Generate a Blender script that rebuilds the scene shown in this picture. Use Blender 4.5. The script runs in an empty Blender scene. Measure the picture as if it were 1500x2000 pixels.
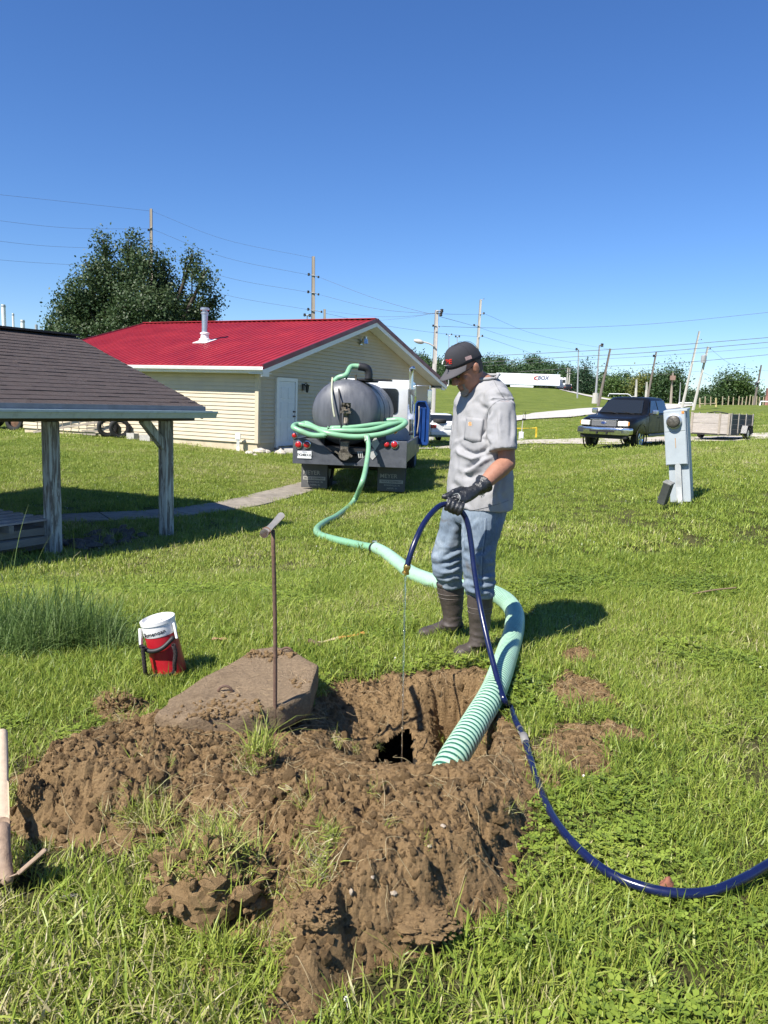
import bpy, bmesh, math, random
import numpy as np
from mathutils import Vector, Matrix, Euler
from mathutils.bvhtree import BVHTree

random.seed(7); RNG = np.random.default_rng(7)
SC = bpy.context.scene
COL = SC.collection
PI = math.pi
R = math.radians

# ---------------------------------------------------------------- camera
CAMZ, PITCH, ROLL, FPX = 1.45, 8.157, 2.0, 1500.0
cam_d = bpy.data.cameras.new('camera'); cam = bpy.data.objects.new('camera', cam_d); COL.objects.link(cam)
cam_d.sensor_fit = 'VERTICAL'; cam_d.sensor_height = 36; cam_d.lens = 27.0
cam_d.clip_start = 0.05; cam_d.clip_end = 9000
CROT = Matrix.Rotation(R(90 - PITCH), 3, 'X') @ Matrix.Rotation(R(ROLL), 3, 'Z')
cam.matrix_world = Matrix.Translation((0, 0, CAMZ)) @ CROT.to_4x4()
SC.camera = cam

# ---------------------------------------------------------------- sky, sun, exposure
SUN_EL, SUN_TO = 48.0, Vector((-0.69, -0.724, 0)).normalized()
w = bpy.data.worlds.new('World'); SC.world = w; w.use_nodes = True
nt = w.node_tree; nt.nodes.clear()
sky = nt.nodes.new('ShaderNodeTexSky'); sky.sky_type = 'NISHITA'; sky.sun_disc = False
sky.sun_elevation = R(SUN_EL)
sky.sun_rotation = math.atan2(SUN_TO.x, SUN_TO.y)
sky.altitude = 200; sky.air_density = 1.0; sky.dust_density = 0.1; sky.ozone_density = 8.0
bg = nt.nodes.new('ShaderNodeBackground'); bg.inputs[1].default_value = 0.09
wo = nt.nodes.new('ShaderNodeOutputWorld')
hs_n = nt.nodes.new('ShaderNodeHueSaturation'); hs_n.inputs['Saturation'].default_value = 1.12; hs_n.inputs['Hue'].default_value = 0.508
nt.links.new(sky.outputs[0], hs_n.inputs['Color']); nt.links.new(hs_n.outputs[0], bg.inputs[0]); nt.links.new(bg.outputs[0], wo.inputs[0])
sl = bpy.data.lights.new('sun', 'SUN'); sl.energy = 5.0; sl.angle = R(0.53); sl.color = (1.0, 0.95, 0.87)
so = bpy.data.objects.new('sun', sl); COL.objects.link(so)
sd = Vector((SUN_TO.x * math.cos(R(SUN_EL)), SUN_TO.y * math.cos(R(SUN_EL)), math.sin(R(SUN_EL))))
so.rotation_euler = sd.to_track_quat('Z', 'Y').to_euler(); so.location = sd * 60
SC.view_settings.view_transform = 'Standard'; SC.view_settings.look = 'None'
SC.view_settings.exposure = 0.80; SC.view_settings.gamma = 1.0
SC.view_settings.use_curve_mapping = False
SC.render.engine = 'CYCLES'
SC.cycles.max_bounces = 6; SC.cycles.diffuse_bounces = 3; SC.cycles.glossy_bounces = 3
SC.cycles.transmission_bounces = 4; SC.cycles.transparent_max_bounces = 6
SC.cycles.use_denoising = True

# ---------------------------------------------------------------- pixel helper (a point of the photo at a real distance)
def P(px, py, Y):
    d = CROT @ Vector(((px - 750) / FPX, -(py - 1000) / FPX, -1.0))
    d *= Y / d.y
    return Vector((d.x, d.y, d.z + CAMZ))
CRI = np.array(CROT.transposed())
def to_px(v):
    """world points (N,3) -> photo pixels (N,2)"""
    c = (np.asarray(v, float) - np.array((0, 0, CAMZ))) @ CRI.T
    return np.stack([750 - c[:, 0] / c[:, 2] * FPX, 1000 + c[:, 1] / c[:, 2] * FPX], 1)

# ---------------------------------------------------------------- materials
MATS = {}
def _mk(name):
    m = bpy.data.materials.new(name); m.use_nodes = True; MATS[name] = m
    n = m.node_tree.nodes; n.clear()
    o = n.new('ShaderNodeOutputMaterial'); b = n.new('ShaderNodeBsdfPrincipled')
    m.node_tree.links.new(b.outputs[0], o.inputs[0])
    return m, n, m.node_tree.links, b, o
def ramp(n, stops, interp='LINEAR'):
    r = n.new('ShaderNodeValToRGB'); r.color_ramp.interpolation = interp
    e = r.color_ramp.elements
    while len(e) < len(stops): e.new(0.5)
    for k, (p, c) in enumerate(stops):
        e[k].position = p; e[k].color = (c[0], c[1], c[2], 1) if not np.isscalar(c) else (c, c, c, 1)
    return r
def coords(n, l, kind='Object', scale=(1, 1, 1)):
    t = n.new('ShaderNodeTexCoord'); mp = n.new('ShaderNodeMapping'); mp.inputs['Scale'].default_value = scale
    l.new(t.outputs[kind], mp.inputs[0]); return mp.outputs[0]
def noise_tex(n, l, vec, scale, detail=5, rough=.6, dist=0):
    t = n.new('ShaderNodeTexNoise'); t.inputs['Scale'].default_value = scale; t.inputs['Detail'].default_value = detail
    t.inputs['Roughness'].default_value = rough; t.inputs['Distortion'].default_value = dist
    l.new(vec, t.inputs['Vector']); return t
def mat(name, base, rough=.6, var=.18, vscale=5, bump=0.0, bscale=60, metal=0.0, spec=.5, col2=None, c2pos=(.52, .72),
        coat=0.0, stretch=(1, 1, 1), emit=0, rvar=.12):
    if name in MATS: return MATS[name]
    m, n, l, b, o = _mk(name)
    v = coords(n, l, 'Object', stretch)
    t = noise_tex(n, l, v, vscale, 6, .65)
    lo = tuple(c * (1 - var) for c in base); hi = tuple(min(c * (1 + var), 1) for c in base)
    r = ramp(n, [(.3, lo), (.7, hi)]); l.new(t.outputs[0], r.inputs[0]); colo = r.outputs[0]
    if col2 is not None:
        t2 = noise_tex(n, l, v, vscale * 2.3, 8, .7); r2 = ramp(n, [(c2pos[0], 0.0), (c2pos[1], 1.0)])
        l.new(t2.outputs[0], r2.inputs[0])
        mx = n.new('ShaderNodeMix'); mx.data_type = 'RGBA'
        l.new(r2.outputs[0], mx.inputs[0]); l.new(colo, mx.inputs[6]); mx.inputs[7].default_value = (*col2, 1)
        colo = mx.outputs[2]
    l.new(colo, b.inputs['Base Color'])
    rr = ramp(n, [(.3, max(rough - rvar, .02)), (.7, min(rough + rvar, 1))]); l.new(t.outputs[0], rr.inputs[0])
    l.new(rr.outputs[0], b.inputs['Roughness'])
    b.inputs['Metallic'].default_value = metal; b.inputs['Specular IOR Level'].default_value = spec
    if coat: b.inputs['Coat Weight'].default_value = coat; b.inputs['Coat Roughness'].default_value = .05
    if bump:
        t3 = noise_tex(n, l, v, bscale, 6, .7); bp = n.new('ShaderNodeBump'); bp.inputs['Strength'].default_value = bump
        bp.inputs['Distance'].default_value = .02
        l.new(t3.outputs[0], bp.inputs['Height']); l.new(bp.outputs[0], b.inputs['Normal'])
    return m
def glass(name, col=(.02, .025, .03), rough=.05):
    if name in MATS: return MATS[name]
    m, n, l, b, o = _mk(name)
    b.inputs['Base Color'].default_value = (*col, 1); b.inputs['Roughness'].default_value = rough
    b.inputs['Specular IOR Level'].default_value = .8; b.inputs['Coat Weight'].default_value = .3
    return m

# ---------------------------------------------------------------- mesh builder
def mesh_from(name, verts, faces, smooth=False):
    me = bpy.data.meshes.new(name); me.from_pydata([tuple(v) for v in verts], [], faces); me.update()
    if smooth: me.polygons.foreach_set('use_smooth', [True] * len(me.polygons))
    return me
def link(name, me, m=None, parent=None, loc=None, rot=None):
    o = bpy.data.objects.new(name, me); COL.objects.link(o)
    if m is not None and me is not None and len(me.materials) == 0: me.materials.append(m)
    if parent is not None: o.parent = parent
    if loc is not None: o.location = loc
    if rot is not None: o.rotation_euler = rot
    return o
def tag(o, label=None, cat=None, group=None, kind=None):
    if label: o['label'] = label
    if cat: o['category'] = cat
    if group: o['group'] = group
    if kind: o['kind'] = kind
    return o
def thing(name, label, cat, loc=(0, 0, 0), rz=0, group=None, rot=None):
    o = bpy.data.objects.new(name, None); COL.objects.link(o); o.location = loc
    o.rotation_euler = rot if rot is not None else (0, 0, rz); o.empty_display_size = .2
    return tag(o, label, cat, group)
def frame_of(t, ref=None):
    t = t.normalized(); ref = ref if ref is not None else Vector((0, 0, 1))
    if abs(t.dot(ref)) > .97: ref = Vector((0, 1, 0)) if abs(t.y) < .9 else Vector((1, 0, 0))
    a = t.cross(ref).normalized(); b = a.cross(t).normalized()
    return a, b
class MB:
    def __init__(s): s.v = []; s.f = []; s.mi = []; s.cur = 0
    def add(s, vs, fs):
        o = len(s.v); s.v += [tuple(v) for v in vs]; s.f += [tuple(i + o for i in f) for f in fs]; s.mi += [s.cur] * len(fs)
        return s
    def box(s, c, size, rot=None):
        x, y, z = size[0] / 2, size[1] / 2, size[2] / 2
        vs = [Vector((i * x, j * y, k * z)) for k in (-1, 1) for j in (-1, 1) for i in (-1, 1)]
        if rot is not None:
            m = rot if isinstance(rot, Matrix) else Euler(rot).to_matrix()
            vs = [m @ v for v in vs]
        c = Vector(c)
        return s.add([v + c for v in vs], [(0, 2, 3, 1), (4, 5, 7, 6), (0, 1, 5, 4), (2, 6, 7, 3), (0, 4, 6, 2), (1, 3, 7, 5)])
    def bar(s, a, b, wd, ht, up=None):
        a, b = Vector(a), Vector(b); u, v = frame_of(b - a, up)
        vs = [p + u * (i * wd / 2) + v * (j * ht / 2) for p in (a, b) for i, j in ((-1, -1), (1, -1), (1, 1), (-1, 1))]
        return s.add(vs, [(3, 2, 1, 0), (4, 5, 6, 7), (0, 1, 5, 4), (1, 2, 6, 5), (2, 3, 7, 6), (3, 0, 4, 7)])
    def tube(s, pts, r, n=10, cap=True, ref=None):
        pts = [Vector(p) for p in pts]; m = len(pts)
        rs = [r] * m if np.isscalar(r) else list(r)
        vs = []; pa = None
        for k in range(m):
            t = (pts[min(k + 1, m - 1)] - pts[max(k - 1, 0)])
            if t.length < 1e-9: t = Vector((0, 0, 1))
            t.normalize()
            if pa is None: a, b = frame_of(t, ref)
            else:
                a = pa - t * pa.dot(t)
                if a.length < 1e-6: a, b = frame_of(t)
                a.normalize(); b = t.cross(a)
            pa = a
            ra, rb = (rs[k], rs[k]) if np.isscalar(rs[k]) else rs[k]
            vs += [pts[k] + a * (ra * math.cos(2 * PI * i / n)) + b * (rb * math.sin(2 * PI * i / n)) for i in range(n)]
        fs = [(k * n + i, k * n + (i + 1) % n, (k + 1) * n + (i + 1) % n, (k + 1) * n + i) for k in range(m - 1) for i in range(n)]
        if cap: fs += [tuple(range(n - 1, -1, -1)), tuple(range((m - 1) * n, m * n))]
        return s.add(vs, fs)
    def cyl(s, a, b, r, n=14, r2=None): return s.tube([a, b], [r, r if r2 is None else r2], n)
    def lathe(s, prof, n=24, org=(0, 0, 0), axis=None, cap=True):
        """prof: list of (radius, height) along axis"""
        org = Vector(org); ax = Vector(axis) if axis is not None else Vector((0, 0, 1)); ax.normalize()
        a, b = frame_of(ax, Vector((1, 0, 0)) if abs(ax.x) < .9 else Vector((0, 1, 0)))
        vs = [org + ax * h + a * (r * math.cos(2 * PI * i / n)) + b * (r * math.sin(2 * PI * i / n)) for r, h in prof for i in range(n)]
        m = len(prof)
        fs = [(k * n + i, (k + 1) * n + i, (k + 1) * n + (i + 1) % n, k * n + (i + 1) % n) for k in range(m - 1) for i in range(n)]
        if cap: fs += [tuple(range(n)), tuple(range(m * n - 1, (m - 1) * n - 1, -1))]
        return s.add(vs, fs)
    def prism(s, poly, ext, org=(0, 0, 0), u=(1, 0, 0), v=(0, 0, 1), w=(0, 1, 0)):
        """2D outline in the (u,v) plane, extruded by ext along w"""
        org, u, v, w = Vector(org), Vector(u), Vector(v), Vector(w)
        n = len(poly)
        vs = [org + u * x + v * y for x, y in poly] + [org + u * x + v * y + w * ext for x, y in poly]
        fs = [tuple(range(n)), tuple(range(2 * n - 1, n - 1, -1))] + [(i, i + n, (i + 1) % n + n, (i + 1) % n) for i in range(n)]
        return s.add(vs, fs)
    def sphere(s, c, r, n=12, m=8, sc=(1, 1, 1), rot=None):
        c = Vector(c); vs = []
        for j in range(m + 1):
            th = PI * j / m
            for i in range(n):
                p = Vector((r * sc[0] * math.sin(th) * math.cos(2 * PI * i / n), r * sc[1] * math.sin(th) * math.sin(2 * PI * i / n), r * sc[2] * math.cos(th)))
                vs.append(c + (rot @ p if rot is not None else p))
        return s.add(vs, [(j * n + i, (j + 1) * n + i, (j + 1) * n + (i + 1) % n, j * n + (i + 1) % n) for j in range(m) for i in range(n)])
    def loft(s, rings, cap=True, close=True):
        n = len(rings[0]); vs = [v for r in rings for v in r]; m = len(rings)
        rng = range(n) if close else range(n - 1)
        fs = [(k * n + i, k * n + (i + 1) % n, (k + 1) * n + (i + 1) % n, (k + 1) * n + i) for k in range(m - 1) for i in rng]
        if cap: fs += [tuple(range(n - 1, -1, -1)), tuple(range((m - 1) * n, m * n))]
        return s.add(vs, fs)
    def mesh(s, name, smooth=False, fix=True):
        me = bpy.data.meshes.new(name); me.from_pydata(s.v, [], s.f); me.update()
        if fix:
            bm = bmesh.new(); bm.from_mesh(me)
            bmesh.ops.remove_doubles(bm, verts=bm.verts, dist=1e-6)
            bmesh.ops.recalc_face_normals(bm, faces=bm.faces); bm.to_mesh(me); bm.free()
        if smooth: me.polygons.foreach_set('use_smooth', [True] * len(me.polygons))
        return me
    def build(s, name, m, parent=None, smooth=False, bevel=0, seg=2, loc=None, rot=None, auto=None):
        me = s.mesh(name, smooth); o = link(name, me, m, parent, loc, rot)
        if bevel:
            b = o.modifiers.new('bevel', 'BEVEL'); b.width = bevel; b.segments = seg; b.limit_method = 'ANGLE'; b.angle_limit = R(35)
        if auto is not None:
            bm = bmesh.new(); bm.from_mesh(me)
            for e in bm.edges:
                if len(e.link_faces) == 2 and e.calc_face_angle(0) > R(auto): e.smooth = False
            for f in bm.faces: f.smooth = True
            bm.to_mesh(me); bm.free()
        return o
def spline(pts, n=8):
    """Catmull-Rom through the points"""
    p = [Vector(q) for q in pts]; p = [p[0] * 2 - p[1]] + p + [p[-1] * 2 - p[-2]]; out = []
    for i in range(1, len(p) - 2):
        for k in range(n):
            t = k / n; a, b, c, d = p[i - 1], p[i], p[i + 1], p[i + 2]
            out.append(.5 * ((2 * b) + (c - a) * t + (2 * a - 5 * b + 4 * c - d) * t * t + (3 * b - a - 3 * c + d) * t ** 3))
    out.append(p[-2]); return out
def text_mesh(txt, size=1, ext=.002, align='CENTER', bold=0.0, shear=0, space=1.0):
    c = bpy.data.curves.new('lettering', 'FONT'); c.body = txt; c.size = size; c.extrude = ext; c.align_x = align; c.align_y = 'CENTER'
    c.offset = bold; c.shear = shear; c.space_character = space; c.resolution_u = 3
    o = bpy.data.objects.new('lettering', c); COL.objects.link(o)
    dg = bpy.context.evaluated_depsgraph_get()
    me = bpy.data.meshes.new_from_object(o.evaluated_get(dg)); bpy.data.objects.remove(o); bpy.data.curves.remove(c)
    return me
def place_text(name, txt, size, m, parent, org, u, v, ext=.002, **k):
    """lettering with baseline direction u and up direction v (parent's space)"""
    me = text_mesh(txt, size, ext, **k); u = Vector(u).normalized(); v = Vector(v).normalized(); wv = u.cross(v)
    mx = Matrix((u, v, wv)).transposed().to_4x4(); mx.translation = Vector(org)
    me.transform(mx); return link(name, me, m, parent)
def baked(me_objs, mods):
    """apply a list of (type, settings) to one mesh and return the new mesh"""
    o = bpy.data.objects.new('baking', me_objs); COL.objects.link(o)
    for t, st in mods:
        md = o.modifiers.new(t, t)
        for k, val in st.items(): setattr(md, k, val)
    dg = bpy.context.evaluated_depsgraph_get()
    me = bpy.data.meshes.new_from_object(o.evaluated_get(dg)); bpy.data.objects.remove(o)
    return me
def get_v(me):
    a = np.empty(len(me.vertices) * 3); me.vertices.foreach_get('co', a); return a.reshape(-1, 3)
def get_n(me):
    a = np.empty(len(me.vertices) * 3); me.vertices.foreach_get('normal', a); return a.reshape(-1, 3)
def set_v(me, a): me.vertices.foreach_set('co', np.ascontiguousarray(a, dtype=np.float32).ravel()); me.update()

# value noise in numpy
def _hash(i, j, k, s):
    h = (i * 374761393 + j * 668265263 + k * 2147483647 + s * 974634777) & 0xFFFFFFFF
    h = ((h ^ (h >> 13)) * 1274126177) & 0xFFFFFFFF
    return ((h ^ (h >> 16)) & 0xFFFF) / 65535.0
def vnoise(p, scale=1.0, seed=0):
    p = np.asarray(p, float) * scale
    if p.shape[1] == 2: p = np.c_[p, np.zeros(len(p))]
    i = np.floor(p).astype(np.int64); f = p - i; f = f * f * (3 - 2 * f); r = 0
    for a in (0, 1):
        for b in (0, 1):
            for c in (0, 1):
                wgt = (f[:, 0] if a else 1 - f[:, 0]) * (f[:, 1] if b else 1 - f[:, 1]) * (f[:, 2] if c else 1 - f[:, 2])
                r = r + wgt * _hash(i[:, 0] + a, i[:, 1] + b, i[:, 2] + c, seed)
    return r * 2 - 1
def fbm(p, scale, octv=4, gain=.5, seed=0):
    r = 0; a = 1.0
    for k in range(octv): r = r + a * vnoise(p, scale * 2.03 ** k, seed + k * 17); a *= gain
    return r
def clods(p, cell, seed):
    """broken-clod relief: every cell is a tilted facet with its own height; returns about -1..1"""
    q = p / cell; i0 = np.floor(q).astype(np.int64); best = np.full(len(p), 9.0); out = np.zeros(len(p)); sec = np.full(len(p), 9.0)
    for a in (-1, 0, 1):
        for b in (-1, 0, 1):
            i, j = i0[:, 0] + a, i0[:, 1] + b; z = i * 0
            cx = i + _hash(i, j, z, seed); cy = j + _hash(i, j, z, seed + 1); dx, dy = q[:, 0] - cx, q[:, 1] - cy
            d = np.hypot(dx, dy) * (.75 + .5 * _hash(i, j, z, seed + 5)); h = _hash(i, j, z, seed + 2) * 1.2 - .6 + (_hash(i, j, z, seed + 3) - .5) * 1.9 * dx + (_hash(i, j, z, seed + 4) - .5) * 1.9 * dy - .35 * d * d
            m = d < best; sec = np.where(m, best, np.minimum(sec, d)); out = np.where(m, h, out); best = np.where(m, d, best)
    return out - .5 * (1 - sstep(0, .16, sec - best))
def in_poly(x, y, poly):
    c = np.zeros(x.shape, bool); n = len(poly)
    for i in range(n):
        x0, y0 = poly[i]; x1, y1 = poly[(i + 1) % n]
        cond = ((y0 > y) != (y1 > y)); c ^= cond & (x < (x1 - x0) * (y - y0) / (y1 - y0 + 1e-12) + x0)
    return c
def poly_dist(x, y, poly):
    """signed distance (positive inside)"""
    d = np.full(x.shape, 1e9); n = len(poly)
    for i in range(n):
        ax, ay = poly[i]; bx, by = poly[(i + 1) % n]; ex, ey = bx - ax, by - ay
        t = np.clip(((x - ax) * ex + (y - ay) * ey) / (ex * ex + ey * ey + 1e-12), 0, 1)
        d = np.minimum(d, np.hypot(x - ax - t * ex, y - ay - t * ey))
    return np.where(in_poly(x, y, poly), d, -d)
def sstep(a, b, x):
    t = np.clip((x - a) / (b - a), 0, 1); return t * t * (3 - 2 * t)
# ================================================================ terrain
_cp = []
for px, py, Y in [(105, 1085, 9.05), (325, 1045, 10.6), (600, 966, 16.0), (790, 968, 16.0), (503, 884, 23.5), (95, 842, 27.6),
                  (250, 858, 25.5), (20, 845, 30), (1155, 881, 27.2), (1290, 868, 30.5), (1440, 858, 36), (1330, 980, 9.8),
                  (860, 868, 38), (1000, 868, 30), (1050, 858, 35), (1018, 816, 62), (1164, 802, 88), (1281, 796, 112), (1337, 799, 112),
                  (1122, 769, 190), (1209, 784, 152), (1000, 757, 205), (1092, 759, 205), (880, 752, 205), (800, 750, 205),
                  (1400, 792, 140), (1500, 791, 140), (1480, 816, 60), (1490, 857, 37), (1400, 868, 21), (1500, 868, 20),
                  (1200, 885, 22), (1050, 890, 22), (900, 950, 17), (860, 850, 50), (1250, 782, 200), (1350, 790, 200), (600, 1040, 11), (1150, 960, 12), (350, 940, 16), (100, 930, 16)]:
    _cp.append(tuple(P(px, py, Y)))
for q in [(0, 0, 0), (-1.6, 1.6, 0), (1.6, 1.6, .0), (0, 3, 0), (1.6, 4.5, 0), (-1.6, 4.2, -.02), (0, 5.2, -.03), (-3.4, 5.5, -.2), (3, 7, .08), (0, 7.5, -.14),
          (-6, 0, -.1), (6, 0, .1), (0, -6, .1), (-20, -10, 0), (20, -10, .4), (0, -40, .5), (-60, 30, .2), (-60, 0, .2), (60, 0, 1.0), (60, 40, 1.5),
          (-120, 150, 1), (-40, 60, .1), (-60, 250, 3), (0, 260, 6.5), (60, 300, 5), (160, 250, 3), (260, 150, 3), (200, 0, 2), (-250, 0, 1), (0, -250, 1),
          (-20, 100, .6), (10, 100, 1.8), (25, 140, 3.4), (20, 70, .6), (-8, 45, -.1), (0, 400, 5), (-200, 400, 4), (250, 400, 3)]:
    _cp.append(q)
_cp = np.array(_cp)
def _warp(xy):
    xy = np.asarray(xy, float); r = np.hypot(xy[:, 0], xy[:, 1]) + 1e-9
    rr = np.log1p(np.minimum(r, 420) / 7.0) * 7.0
    return xy / r[:, None] * rr[:, None]
def _phi(d): return np.where(d > 0, d * d * np.log(d + 1e-12), 0)
_W = _warp(_cp[:, :2]); _n = len(_W)
_D = np.hypot(_W[:, None, 0] - _W[None, :, 0], _W[:, None, 1] - _W[None, :, 1])
_A = np.zeros((_n + 3, _n + 3)); _A[:_n, :_n] = _phi(_D) + np.eye(_n) * .6
_A[:_n, _n] = 1; _A[:_n, _n + 1:] = _W; _A[_n, :_n] = 1; _A[_n + 1:, :_n] = _W.T
_S = np.linalg.solve(_A, np.r_[_cp[:, 2], 0, 0, 0])
def H(x, y):
    x = np.atleast_1d(np.asarray(x, float)).ravel(); y = np.atleast_1d(np.asarray(y, float)).ravel()
    out = np.empty(len(x)); xy = np.stack([x, y], 1)
    for k in range(0, len(x), 20000):
        wv = _warp(xy[k:k + 20000]); d = np.hypot(wv[:, None, 0] - _W[None, :, 0], wv[:, None, 1] - _W[None, :, 1])
        out[k:k + 20000] = _phi(d) @ _S[:_n] + _S[_n] + wv @ _S[_n + 1:]
    r = np.hypot(x, y)
    out += fbm(xy, .35, 3, .5, 3) * .025 * sstep(1.0, 12, r) + fbm(xy, .05, 2, .5, 9) * .12 * sstep(20, 90, r)
    return out
def h1(x, y): return float(H(x, y)[0])
def G(px, py, z=None):
    """ground point seen at a photo pixel"""
    d = CROT @ Vector(((px - 750) / FPX, -(py - 1000) / FPX, -1.0)); o = Vector((0, 0, CAMZ)); d /= d.y
    if z is not None: return o + d * ((z - CAMZ) / d.z)
    lo, t = 0.5, 0.5
    while t < 400:
        q = o + d * t
        if q.z < h1(q.x, q.y): break
        lo = t; t *= 1.06
    hi = t
    for _ in range(18):
        m = (lo + hi) / 2; q = o + d * m
        if q.z < h1(q.x, q.y): hi = m
        else: lo = m
    return o + d * hi
def G2(pts, z=0.03): return [(G(a, b, z).x, G(a, b, z).y) for a, b in pts]

# ---- dug-out area: outlines on the ground
HOLE = [(-.30, 3.62), (-.22, 3.86), (.10, 3.93), (.56, 3.97), (.57, 3.45), (.50, 2.98), (.26, 2.72), (-.06, 2.74), (-.22, 2.98), (-.34, 3.3)]
PIT = [(-.05, 3.22), (.0, 3.48), (.09, 3.60), (.19, 3.66), (.20, 3.1), (.20, 2.76), (.02, 2.76), (-.04, 3.0)]
DIRT = G2([(8, 1600), (30, 1510), (90, 1452), (180, 1420), (300, 1395), (430, 1385), (540, 1400), (640, 1360), (660, 1320), (760, 1302), (880, 1296), (960, 1300),
           (985, 1370), (1000, 1400), (1045, 1440), (1050, 1500), (1052, 1570), (1035, 1640), (1000, 1715), (960, 1775), (890, 1840), (800, 1870), (720, 1900), (650, 1955),
           (560, 2020), (500, 2040), (490, 1950), (530, 1880), (500, 1820), (420, 1810), (345, 1790), (350, 1740), (390, 1690), (320, 1625), (240, 1640), (160, 1630), (80, 1640), (20, 1640)])
DIRT2 = [G2(q, 0) for q in ([(1050, 1340), (1110, 1312), (1190, 1345), (1215, 1385), (1150, 1395), (1075, 1385)],
                            [(1050, 1440), (1100, 1418), (1180, 1405), (1300, 1436), (1280, 1455), (1200, 1450), (1190, 1520), (1150, 1545), (1095, 1500), (1060, 1470)],
                            [(1085, 1285), (1120, 1258), (1160, 1262), (1165, 1290), (1110, 1297)],
                            [(180, 1400), (190, 1365), (240, 1345), (285, 1375), (290, 1405), (230, 1425)],
                            [(740, 1195), (860, 1178), (865, 1186), (745, 1206)])]
_path_c = [G(640, 940), G(560, 962), G(470, 985), G(340, 1003), G(180, 1012), G(-60, 1022)]

def dirt_d(x, y):
    d = poly_dist(x, y, DIRT); d2 = np.full(x.shape, -9.0)
    for q in DIRT2: d2 = np.maximum(d2, poly_dist(x, y, q))
    wob = (fbm(np.stack([x, y], 1), 7, 3, .6, 41) * .045)
    return d + wob, d2 + wob * .9
_bumps = [(760, 1640, .11, .42), (930, 1560, .09, .30), (640, 1560, .07, .28), (250, 1500, .10, .34), (110, 1540, .07, .22), (450, 1450, .02, .25), (700, 1800, .05, .3), (600, 1930, .05, .22), (840, 1760, .05, .25)]
_bw = [(G(a, b, .08).x, G(a, b, .08).y, hh, rr) for a, b, hh, rr in _bumps]
def dirt_z(x, y):
    """surface of the dug soil and the hole; returns height and mask"""
    xy = np.stack([x, y], 1); d, d2 = dirt_d(x, y); dh = poly_dist(x, y, HOLE) + fbm(xy, 9, 3, .6, 77) * .03; dp = poly_dist(x, y, PIT) + fbm(xy, 14, 2, .6, 78) * .02
    m1 = sstep(-.01, .16, d); m2 = sstep(-.01, .06, d2)
    rim = .45 + .55 * sstep(.02, .45, -dh); z = m1 * .045 + m2 * .012
    for bx, by, hh, rr in _bw: z += m1 * hh * np.exp(-((x - bx) ** 2 + (y - by) ** 2) / (rr * rr))
    lump = fbm(xy, 5, 2, .5, 5) * .020 + np.abs(fbm(xy, 11, 3, .55, 15)) * .026 + fbm(xy, 28, 3, .65, 25) * .014 + np.abs(vnoise(xy, 62, 27)) * .013
    wq = xy + .02 * np.stack([vnoise(xy, 17, 13), vnoise(xy, 17, 14)], 1) + .006 * np.stack([vnoise(xy, 60, 15), vnoise(xy, 60, 16)], 1)
    patch = .45 + .55 * sstep(-.25, .35, fbm(xy, 2.6, 2, .5, 19))
    clod = (clods(wq, .105, 1) * .030 + clods(wq, .047, 2) * .021) * patch + clods(wq, .021, 3) * .0095
    cell = np.abs(vnoise(xy + .05 * np.stack([vnoise(xy, 20, 3), vnoise(xy, 20, 4)], 1), 19, 8))
    z += np.maximum(m1, m2 * .5) * (lump * .6 + clod + (cell - .3) * .008)
    z = z * rim + m1 * .055 * np.exp(-((dh + .07) / .08) ** 2) * (1 - sstep(2.75, 3.05, y)); hm = sstep(-.02, .10, dh); z = z * (1 - hm * .6)
    floor_ = .12 + .24 * sstep(.24, .40, x) + .05 * sstep(.02, .35, dh)
    left = sstep(-.32, -.02, x)
    z -= hm * floor_ * (.25 + .75 * left)
    z -= sstep(0, .03, dp) * .02
    z += hm * (fbm(xy, 16, 3, .6, 33) * .012 - clod * .4)
    mask = np.maximum(d, np.maximum(d2, dh + .01))
    return z, mask

# ---- ground sheet (polar grid: fine near the camera, out past the horizon)
_th = np.unique(np.r_[np.linspace(-48, 48, 320), np.linspace(48, 312, 70)]); _th = R(1) * _th[:-1]
_r = np.r_[.25, np.linspace(.6, 8, 230), np.exp(np.linspace(math.log(8.05), math.log(6000), 190))]
_T, _RR = np.meshgrid(_th, _r); _gx = (_RR * np.sin(_T)).ravel(); _gy = (_RR * np.cos(_T)).ravel()
_gz = H(_gx, _gy)
_far = np.hypot(_gx, _gy); _gz = _gz - sstep(450, 6000, _far) * 30
_nt, _nr = len(_th), len(_r)
_gv = np.c_[_gx, _gy, _gz]
_ii, _jj = np.meshgrid(np.arange(_nt), np.arange(_nr - 1)); _ii = _ii.ravel(); _jj = _jj.ravel()
_fa = np.stack([_jj * _nt + _ii, (_jj + 1) * _nt + _ii, (_jj + 1) * _nt + (_ii + 1) % _nt, _jj * _nt + (_ii + 1) % _nt], 1)
_fa = _fa[:, ::-1]
_cx = _gx[_fa].mean(1); _cy = _gy[_fa].mean(1)
_near = (_cx > -1.5) & (_cx < 1.5) & (_cy > 2) & (_cy < 4.6); _kill = np.zeros(len(_fa), bool)
_kill[_near] = poly_dist(_cx[_near], _cy[_near], HOLE) > -.04
_fa = _fa[~_kill]
def np_mesh(name, v, f, smooth=True):
    """f: (N,3) or (N,4) index array"""
    me = bpy.data.meshes.new(name); k = f.shape[1]
    me.vertices.add(len(v)); me.vertices.foreach_set('co', np.ascontiguousarray(v, np.float32).ravel())
    me.loops.add(f.size); me.loops.foreach_set('vertex_index', np.ascontiguousarray(f, np.int32).ravel())
    me.polygons.add(len(f)); me.polygons.foreach_set('loop_start', np.arange(0, f.size, k, dtype=np.int32))
    me.polygons.foreach_set('loop_total', np.full(len(f), k, np.int32))
    me.polygons.foreach_set('use_smooth', np.full(len(f), smooth)); me.update(); me.validate(); return me
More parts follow.
